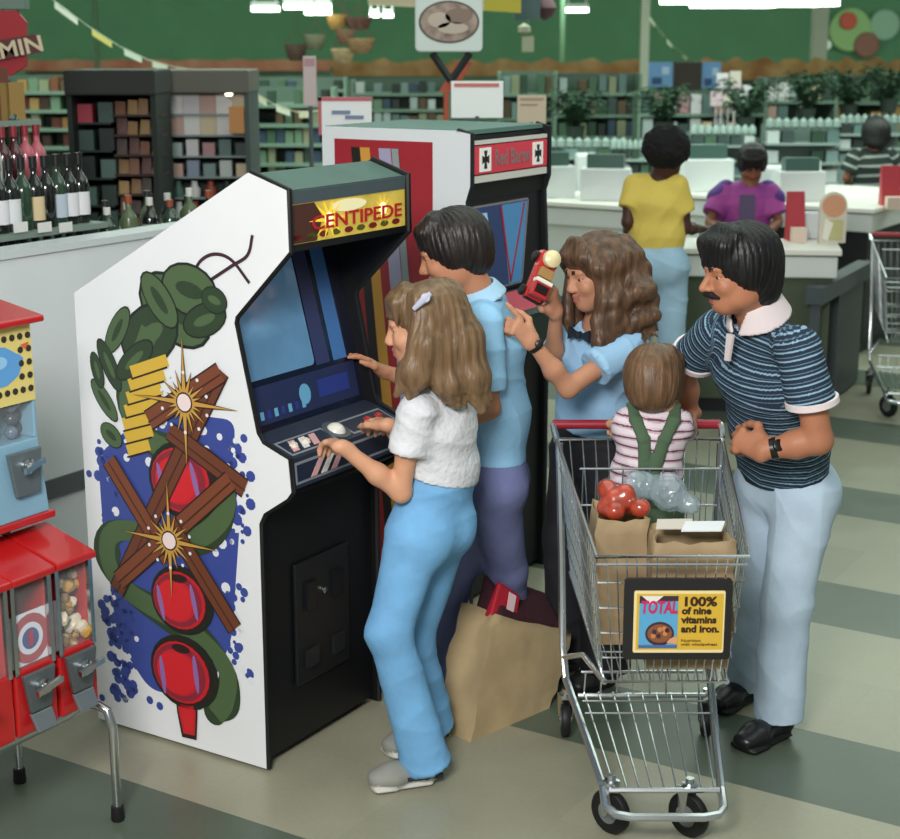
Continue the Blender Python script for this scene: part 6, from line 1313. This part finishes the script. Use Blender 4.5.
g.shirt(mat('blue_polo', '97c8ea', .85, spec=.15, bump=.2, bscale=60), hem=.035, sleeve=.80, neck=.064, slr=(.070, .066), wr=folds(.006, 9, 5))
g.collar(mat('blue_polo_collar', 'a9cfe8', .85), F=F, r0=.062, r1=.086, h=.05)
g.pants(denim('slate_denim', '70769f'), top=.06, hemr=.08, kneer=.068, glute=.06, wr=folds(.006, 9, 6))
g.shoes(mat('black_leather', '15161a', .4), M('0c0c0d', .6), L=.27)
hair_short(g, hair_mat('black_brown_hair', '2a2420', '120e0c'), 1.0, vol=.007, nape=.012, seed=3, amp=.003)

# ---- the woman pointing
F = nrm(V3(-.75, -.62, 0)); lat = nrm(V3(-.62, .75, 0)) * 1.
sc_ = at(600, 335, 5.05); pel = at(592, 446, 5.18)
d_ = V3(0, 0, 1)
J = dict(nb=at(600, 318, 5.05), hd=at(596, 273, 5.00), hM=frame((-.84, -.42, -.20), (-.05, 0, 1)), ch=at(598, 362, 5.08), wa=at(594, 402, 5.14), pe=pel,
         sL=sc_ - lat * .155, sR=sc_ + lat * .155, hL=pel - lat * .08 - d_ * .04, hR=pel + lat * .08 - d_ * .04,
         eL=at(568, 388, 4.80), wL=at(531, 341, 4.74), eR=at(553, 372, 5.12), wR=at(556, 312, 4.98))
for q, sg_ in (('L', -1), ('R', 1)):
    b_ = V3(pel[0], pel[1], 0) + lat * .09 * sg_; J['k' + q] = b_ + V3(0, 0, .50) + F * .03; J['a' + q] = b_ + V3(0, 0, .09); J['t' + q] = b_ + F * .17 + V3(0, 0, .03)
print('woman', {k: dist(J[a], J[b]) for k, a, b in (('uaL', 'sL', 'eL'), ('faL', 'eL', 'wL'), ('uaR', 'sR', 'eR'), ('faR', 'eR', 'wR'), ('thL', 'hL', 'kL'), ('tor', 'pe', 'nb'), ('hd', 'nb', 'hd'))}, J['hd'], pel)
g = Fig('person', 'woman with long wavy brown hair and light blue blouse, pointing and lifting a red toy', (J['aL'] + J['aR']) / 2 * V3(1, 1, 0), J, dict(pe=(.105, 1.4), wa=(.085, 1.35), ch=(.088, 1.4), g=.90, arm=.88, thigh=.088, knee=.06, hs=.98, hand=.95), skin('skin_woman', 'c08a6c', 0), 'a8685a', '2c1c14', h=.0048)
g.F = F
g.body([('L', nrm(at(512, 322, 4.72) - J['wL']), (.3, -1, .35), (-.4, 0, .9), dict(curl=(.1, .9, 1.0, 1.05), point=True, thumb=.7)), ('R', nrm(at(549, 284, 4.93) - J['wR']), (.6, -.6, .1), (.3, -.8, .4), dict(curl=(.6, .65, .7, .75), thumb=.8))], nose=.94)
g.shirt(mat('blue_blouse', '9cc4e4', .8, spec=.15, bump=.15, bscale=40), hem=.085, sleeve=.60, neck=.068, slr=(.066, .074), vneck=(F * .06 - V3(0, 0, .0), F * .13 - V3(0, 0, .09), .035, .012), wr=folds(.008, 10, 8))
g.pants(mat('black_slacks', '1a1a20', .8), top=.10, hemr=.09, kneer=.075, wr=folds(.006, 9, 9))
g.shoes(mat('black_shoe', '121214', .4), M('0a0a0b', .6), L=.24, w=.04)
m = MB(); d_ = nrm(J['wL'] - J['eL']); wq = J['wL'] - d_ * .022; m.tube([wq - d_ * .007, wq + d_ * .007], .0255, 16); m.lathe(wq + V3(.01, -.02, .01), [(.013, 0), (.013, .008), (.01, .01)], 12, (.2, -1, .2)); m.build('wristwatch', M('1a1512', .4), g.t, smooth=True)
f = Fld(.0048); c, Mx = J['hd'], J['hM']; L = lambda x, y, z: c + Mx @ np.array([x, y, z])
f.add(P_ell(L(0, -.022, .040), (.092, .110, .094), Mx)); f.add(P_ell(L(0, -.07, -.03), (.085, .055, .09), Mx), .03); f.sub(P_ell(L(0, .108, -.055), (.062, .082, .085), Mx), .008)
rs = random.Random(12)
for sx in (-1, 1):
    for k in range(11):
        a0 = .052 - .015 * k; w_ = rs.gauss(0, .007); fl_ = .012 + .004 * k; z_ = rs.gauss(0, .010)
        f.chain([L(sx * .058, a0, .088), L(sx * (.093 + .004 * (k % 2)), a0 - .006, .035 + z_), L(sx * (.084 + w_), a0 - .022, -.030 + z_), L(sx * (.096 + fl_ * .8 + w_), a0 - .006, -.075 + z_), L(sx * (.090 + w_), a0 - .024, -.125 + z_), L(sx * (.100 + fl_ * .6), a0 - .010 + w_, -.165 + z_), L(sx * (.088 + w_), a0 - .014, -.205 + z_), L(sx * (.100 + fl_), a0 + .006 + w_, -.232 + z_)], [.020, .021, .021, .022, .020, .018, .012, .003], k=.016)
for k in range(11):
    x = -.085 + .017 * k; w_ = rs.gauss(0, .009); f.chain([L(x * .8, -.085, .06), L(x, -.118, -.01), L(x * 1.1, -.100 + w_, -.06), L(x * 1.2, -.124, -.11), L(x * 1.1, -.105 + w_, -.16), L(x * 1.25, -.128, -.215 - abs(w_))], [.03, .028, .026, .024, .019, .004], k=.018)
f.chain([L(-.086, .030, .0), L(-.100, .045, -.07), L(-.090, .070, -.13), L(-.104, .088, -.19), L(-.088, .100, -.25), L(-.094, .104, -.29)], [.018, .026, .028, .026, .018, .004], k=.014)
f.chain([L(-.092, .0, -.05), L(-.112, .03, -.12), L(-.100, .055, -.18), L(-.112, .06, -.24), L(-.100, .07, -.275)], [.02, .026, .026, .018, .004], k=.014)
f.chain([L(.080, .05, .0), L(.088, .07, -.08), L(.078, .09, -.14), L(.070, .10, -.19)], [.016, .020, .020, .004], k=.01)
for k in range(8): x = -.062 + .0177 * k; f.chain([L(x * .5, .05, .112), L(x * .9, .088 - abs(x) * .3, .075), L(x * 1.35, .082 - abs(x) * .5, .035)], [.018, .016, .006], k=.012)
f.build('hair', hair_mat('brown_wavy_hair', '6a4f39', '281a12'), g.t, wr=strands(c, Mx, .0008, .9))
m = MB(); b_ = J['nb'] + F * .085 - V3(0, 0, .045)
for s_ in (-1, 1): m.prism([b_, b_ + lat * s_ * .045 + V3(0, 0, .02), b_ + lat * s_ * .05 - V3(0, 0, .02)], F * .014)
m.lathe(b_ + F * .002, [(.012, 0), (.012, .018), (.006, .02)], 10, F); m.build('bow', M('1c2430', .7), g.t)
# the toy truck she lifts
e0, e1 = at(533, 299, 4.88), at(549, 258, 4.94); ax = nrm(e1 - e0); LT = np.linalg.norm(e1 - e0) * 1.12; sd = nrm(np.cross(ax, V3(.35, -1, .1))); nn_ = np.cross(sd, ax); nn_ = nn_ if nn_[1] < 0 else -nn_
t = thing('toy_truck', e0, 'red and white toy truck held up by the woman', 'toy')
def tb(s0, s1, w_, h0, h1): p = []; return [e0 + ax * LT * s + sd * w_ * q + nn_ * h for h in (h0, h1) for s, q in ((s0, -1), (s0, 1), (s1, 1), (s1, -1))]
m = MB(); m.hexa(tb(0, 1, .030, -.025, .0)); m.hexa(tb(.02, .30, .028, 0, .038)); m.hexa(tb(.34, .98, .031, .0, .012)); m.build('body', mat('toy_red', 'c0282a', .3, coat=.5), t, bevel=.003)
m = MB(); m.hexa(tb(.30, .38, .029, .01, .042)); m.build('cab_rail', M('ece6dc', .3), t, bevel=.002)
m = MB(); m.hexa(tb(.08, .26, .022, .0385, .040)); m.build('windscreen', M('2a2224', .15), t)
m = MB(); m.hexa(tb(.42, .62, .024, .012, .034)); m.build('seat_box', M('a8824c', .4), t, bevel=.003)
m = MB(); q = e0 + ax * LT * .84 + nn_ * .02; m.lathe(q - nn_ * .01, [(.024, 0), (.03, .012), (.028, .026), (.014, .036), (.001, .038)], 14, nn_); m.build('dome', M('e8d9a8', .3), t, smooth=True)
for s0 in (.12, .86):
    for q in (-1, 1): m = MB(); m.lathe(e0 + ax * LT * s0 + sd * .030 * q - nn_ * .026, [(.017, 0), (.019, .004), (.017, .012), (.008, .013)], 16, sd * q); m.build('wheel', M('121214', .5), t, smooth=True)
m = MB(); m.hexa(tb(-.03, .0, .028, -.022, -.006)); m.build('bumper', M('1c1c20', .4), t, bevel=.002)

# ---- the man leaning on the cart
F = nrm(V3(-.85, -.52, 0)); lat = nrm(V3(-.52, .85, 0))
sc_ = at(757, 337, 4.55); pel = at(784, 480, 4.79)
J = dict(nb=at(758, 314, 4.52), hd=at(738, 271, 4.46), hM=frame((-.90, -.30, -.16), (-.12, -.05, 1)), ch=at(766, 372, 4.63), wa=at(779, 428, 4.72), pe=pel,
         sL=sc_ - lat * .195, sR=sc_ + lat * .195, hL=pel - lat * .09 - V3(0, 0, .04), hR=pel + lat * .09 - V3(0, 0, .04),
         eL=at(818, 440, 4.40), wL=at(764, 450, 4.44), eR=at(683, 375, 4.92), wR=at(690, 414, 5.0),
         kL=at(786, 605, 4.70), aL=at(778, 722, 4.70), tL=ground(742, 752), kR=at(762, 590, 4.88), aR=at(748, 690, 5.00), tR=ground(712, 715))
print('man', {k: dist(J[a], J[b]) for k, a, b in (('uaL', 'sL', 'eL'), ('faL', 'eL', 'wL'), ('uaR', 'sR', 'eR'), ('faR', 'eR', 'wR'), ('thL', 'hL', 'kL'), ('shL', 'kL', 'aL'), ('thR', 'hR', 'kR'), ('shR', 'kR', 'aR'), ('tor', 'pe', 'nb'), ('hd', 'nb', 'hd'))}, J['aL'], J['aR'], J['hd'], J['wL'])
J['aL'][2] = .095; J['aR'][2] = .095
g = Fig('person', 'moustached man in a navy striped polo shirt and pale trousers leaning on the cart', (J['aL'] + J['aR']) / 2 * V3(1, 1, 0), J, dict(pe=(.112, 1.38), wa=(.112, 1.35), ch=(.118, 1.42), g=1.0, thigh=.098, knee=.070, hs=1.0, arm=1.08, nk=1.12, hand=1.2), skin('skin_man', 'b57a5c', 0), '945448', '120e0c', h=.0048)
g.F = F
g.body([('L', nrm(at(738, 440, 4.50) - J['wL']), (-.15, -.9, .25), (-.2, .3, 1), dict(curl=(.75, .8, .85, .9), thumb=.9)), ('R', nrm(V3(.76, 4.93, 1.0) - J['wR']), (0, .6, 1), (-1, 0, 0), dict(curl=(.8, .85, .9, .9)))], jaw=1.15, smile=.010, nose=1.04)
STR = stripe_mat('navy_striped_knit', [(0, '2a3644'), (.42, '8fb0c6'), (.62, '2c3a4a'), (.9, '6787a0')], .026)
WC = mat('white_collar', 'e6d9da', .8)
g.shirt(STR, hem=.045, sleeve=.60, neck=.066, slr=(.074, .076), cuff=WC, wr=folds(.007, 8, 11), add=.0)
g.collar(WC, F=F, r0=.070, r1=.094, h=.074, gap=.03, drop=.008)
m = MB(); pf = J['nb'] + F * .098 - V3(0, 0, .05); dn = nrm(J['ch'] - J['nb']); m.prism([pf - lat * .014, pf + lat * .014, pf + lat * .010 + dn * .10 + F * .028, pf - lat * .010 + dn * .10 + F * .028], F * .008); m.build('placket', WC, g.sh)
g.pants(denim('white_blue_trousers', 'bdd2e4'), top=.07, hemr=.084, kneer=.076, wr=folds(.007, 8, 12), glute=.084)
g.belt(mat('black_belt', '15110f', .5), z=.058)
g.shoes(mat('black_loafer', '121216', .35), M('08080a', .6), L=.285, w=.048)
hair_short(g, hair_mat('black_hair', '181718', '0a0909'), 1.0, vol=.011, nape=.03, seed=5, lo=.012, amp=.003)
c, Mx = J['hd'], J['hM']; L = lambda x, y, z: c + Mx @ np.array([x, y, z]); f = Fld(.0035)
for sx in (-1, 1): f.chain([L(0, .106, -.044), L(sx * .018, .100, -.047), L(sx * .032, .086, -.056)], [.009, .009, .005], k=.004)
f.build('moustache', mat('black_moustache', '14100e', .8), g.t)
m = MB(); d_ = nrm(J['wL'] - J['eL']); wq = J['wL'] - d_ * .03; m.tube([wq - d_ * .01, wq + d_ * .01], .0335, 18); m.lathe(wq + V3(.006, -.026, .014), [(.018, 0), (.018, .010), (.014, .012)], 14, (.2, -.9, .5)); m.build('wristwatch', M('14110f', .35), g.t, smooth=True)

# ---- the toddler in the cart seat
F = nrm(V3(.05, 1, 0)); lat = V3(1, -.05, 0); pel = V3(.605, 4.655, .775)
J = dict(nb=at(653, 412, 4.66), hd=at(655, 387, 4.68), hM=frame((.3, .90, -.30), (-.15, 0, 1)), ch=at(652, 432, 4.655), wa=V3(.605, 4.65, .88), pe=pel)
sc_ = at(653, 422, 4.66); J.update(sL=sc_ - lat * .098, sR=sc_ + lat * .098, hL=pel - lat * .055, hR=pel + lat * .055, eL=at(624, 440, 4.74), wL=V3(.52, 4.86, 1.0), eR=at(688, 432, 4.74), wR=V3(.705, 4.865, 1.01))
for q, sg_ in (('L', -1), ('R', 1)): J['k' + q] = pel + lat * sg_ * .075 + V3(0, .17, .0); J['a' + q] = J['k' + q] + V3(0, .05, -.17); J['t' + q] = J['a' + q] + V3(0, .08, -.01)
g = Fig('person', 'toddler seen from behind in striped shirt and green overalls, sitting in the cart', pel - V3(0, 0, .09), J, dict(pe=(.075, 1.2), wa=(.072, 1.2), ch=(.070, 1.25), g=.62, thigh=.055, knee=.045, hs=1.0, nk=1.0, hand=.6), skin('skin_toddler', 'd3a184', 0), 'b06a5c', '5c4632', h=.0048)
g.F = F
g.body([('L', (.1, .8, -.3), (0, .3, 1), (1, 0, 0), dict(curl=(.8, .8, .8, .8))), ('R', (-.1, .8, -.3), (0, .3, 1), (-1, 0, 0), dict(curl=(.8, .8, .8, .8)))])
g.shirt(stripe_mat('pink_striped_jersey', [(0, 'e2d6dc'), (.45, 'c9a9b4'), (.62, '6a4a58'), (.80, 'd9c2cc')], .030), hem=-.01, sleeve=.9, neck=.07, slr=(.062, .058), wr=folds(.004, 22, 14))
GO = mat('green_corduroy', '4a6248', .85, bump=.3, bscale=60)
g.pants(GO, 'overalls', fat=.010, top=.165, hemr=.055, kneer=.055, hemz=-.02, glute=.06, wr=folds(.005, 18, 15))
f = Fld(.005); x0 = J['wa'] - F * .086; ch_ = J['ch'] - F * .086
for sg_ in (-1, 1):
    P_ = [x0 + lat * .008 * sg_ - V3(0, 0, .03), x0 + lat * .012 * sg_ + V3(0, 0, .03), ch_ + lat * sg_ * .03 + V3(0, 0, .0), sc_ + lat * sg_ * .058 - F * .062 + V3(0, 0, .022), sc_ + lat * sg_ * .062 - F * .01 + V3(0, 0, .056), sc_ + lat * sg_ * .06 + F * .05 + V3(0, 0, .035), ch_ + F * .172 + lat * sg_ * .04]
    f.chain(P_, [.010] * 7, k=.006, lat=lat, fl=2.)
f.add(P_box(x0 - V3(0, 0, .035), (.06, .012, .035), None, .008), .01)
f.build('straps', GO, g.t)
g.D['fz'] = J['aL'][2] - .07; g.shoes(M('dcd6cc', .6), M('b8b0a4', .6), L=.13, w=.028)
hair_short(g, hair_mat('toddler_brown_hair', '76593f', '46321f'), 1.0, vol=.004, nape=.0, seed=8, amp=.002)

# ---- customers and staff at the checkouts
def standing(lab, hd, nb, sh, ch, wa, pe, F, y, half, D, skinm, arms, hs=1., lips='6a3a34', brow='120e0c', hF=None, h=.0075, hipw=.085):
    F = nrm(F); lat = V3(F[1], -F[0], 0); sc_ = at(*sh, y); p_ = at(*pe, y); J = dict(nb=at(*nb, y), hd=at(*hd, y), hM=frame(hF if hF is not None else F), ch=at(*ch, y), wa=at(*wa, y), pe=p_, sL=sc_ - lat * half, sR=sc_ + lat * half, hL=p_ - lat * hipw - V3(0, 0, .04), hR=p_ + lat * hipw - V3(0, 0, .04))
    for q, sg_ in (('L', -1), ('R', 1)):
        b_ = V3(p_[0], p_[1], 0) + lat * .09 * sg_; J['k' + q] = b_ + V3(0, 0, p_[2] * .52) + F * .02; J['a' + q] = b_ + V3(0, 0, .09); J['t' + q] = b_ + F * .17 + V3(0, 0, .03)
    J.update(arms(lat, F)); D = dict(D); D['hs'] = hs
    g = Fig('person', lab, V3(p_[0], p_[1], 0), J, D, skinm, lips, brow, h=h); g.F = F; return g
SD_ = skin('skin_dark', '4a2c22', 0)
DW = dict(pe=(.100, 1.38), wa=(.086, 1.35), ch=(.092, 1.38), g=.90, arm=.9, thigh=.088, knee=.064)
y = 8.1
g = standing('black-haired woman seen from behind in yellow shirt and light blue jeans at the counter', (667, 157), (661, 176), (656, 184), (655, 203), (656, 232), (656, 258), (.25, 1, 0), y, .13, DW, SD_, lambda l, F: dict(eL=at(628, 222, y - .02), wL=at(632, 244, y + .14), eR=at(685, 228, y - .02), wR=at(702, 229, y + .22)), hF=(.35, .9, -.2))
g.body([('L', (0, .5, -.8), (-1, 0, 0), (.4, 1, 0), dict(curl=(.4,) * 4)), ('R', (.6, .8, 0), (0, 0, 1), (-1, .3, 0), dict(curl=(.5,) * 4))]); g.shirt(mat('yellow_shirt', 'd9bf5a', .8, bump=.2, bscale=30), hem=.05, sleeve=.62, neck=.064, slr=(.068, .068), wr=folds(.006, 10, 20))
g.pants(denim('sky_jeans', '9dbdd2'), top=.11, hemr=.085, kneer=.07, wr=folds(.006, 9, 21), glute=.088); g.shoes(M('2a2624', .5), M('181614', .6), L=.25, w=.042)
f = Fld(.008); c, Mx = g.J['hd'], g.J['hM']; f.add(P_ell(c + Mx @ np.array([0, -.035, .045]), (.122, .122, .114), Mx)); f.sub(P_ell(c + Mx @ np.array([0, .13, -.06]), (.07, .085, .09), Mx), .01)
f.build('hair', mat('afro_black', '0d0c0d', .95, bump=1., bscale=70), g.t, wr=folds(.010, 55, 22))
y = 10.45
SM = skin('skin_brown', '8a5640', 0)
g = standing('cashier in a purple and magenta jacket looking down at the counter', (752, 165), (750, 184), (747, 191), (746, 206), (745, 232), (745, 252), (-.12, -1, 0), y, .17, DW, SM, lambda l, F: dict(eL=at(778, 222, y - .08), wL=at(768, 232, y - .28), eR=at(710, 222, y - .08), wR=at(722, 232, y - .28)), hF=(-.06, -.86, -.5), hs=.98)
g.body([('L', (-.6, -.6, 0), (0, 0, 1), (-1, 0, 0), dict(curl=(.4,) * 4)), ('R', (.6, -.6, 0), (0, 0, 1), (1, 0, 0), dict(curl=(.4,) * 4))]); g.shirt(mat('magenta_jacket', 'b04a9c', .7, col2='7a2f86', vscale=5), hem=.03, sleeve=.75, neck=.066, slr=(.078, .080), name='jacket', add=.010, wr=folds(.010, 9, 24))
m = MB(); c = g.J['ch'] + g.F * .128; l_ = g.lt; m.prism([c + l_ * .05 - V3(0, 0, .16), c - l_ * .05 - V3(0, 0, .16), c - l_ * .05 + V3(0, 0, .085) - g.F * .035, c + l_ * .05 + V3(0, 0, .085) - g.F * .035], g.F * .02); m.build('blouse_front', M('5a4a6c', .7), g.sh)
for q in 'LR':
    f = Fld(.008); s_ = g.J['s' + q]; e_ = g.J['e' + q]; f.seg(s_ * .8 + g.mid(q) * .2 + V3(0, .01, .012), s_ * .72 + e_ * .28 + V3(0, .01, .008), .062, .074, k=.02); f.build('shoulder_yoke', M('5a2f86', .7), g.sh)
g.pants(M('22242c', .8), top=.08, hemr=.09, kneer=.075); g.shoes(M('1a1818', .5), M('101010', .6), L=.24, w=.042)
hair_short(g, hair_mat('short_black_hair', '1a1715', '0a0908'), .98, vol=.016, seed=9, nape=.01)
y = 13.0
g = standing('far person seen from behind in a dark striped shirt by the ferns', (875, 136), (874, 152), (873, 157), (873, 166), (873, 182), (873, 196), (0, 1, 0), y, .16, DW, SM, lambda l, F: dict(eL=at(847, 178, y), wL=at(850, 195, y + .15), eR=at(899, 178, y), wR=at(896, 195, y + .15)))
g.body(fine=False); g.shirt(stripe_mat('grey_black_stripes', [(0, '2a3230'), (.6, '9aa39c'), (.85, '2e3634'), (.95, '3a4442')], .075), hem=.0, sleeve=.75, neck=.064, slr=(.085, .085), add=.015); g.pants(M('1c2022', .8), top=.06, hemr=.09, kneer=.08); g.shoes(M('1a1818', .5), M('101010', .6), L=.25)
hair_short(g, hair_mat('dark_far_hair', '171614', '0a0a09'), 1.0, vol=.03, seed=10, nape=.02)
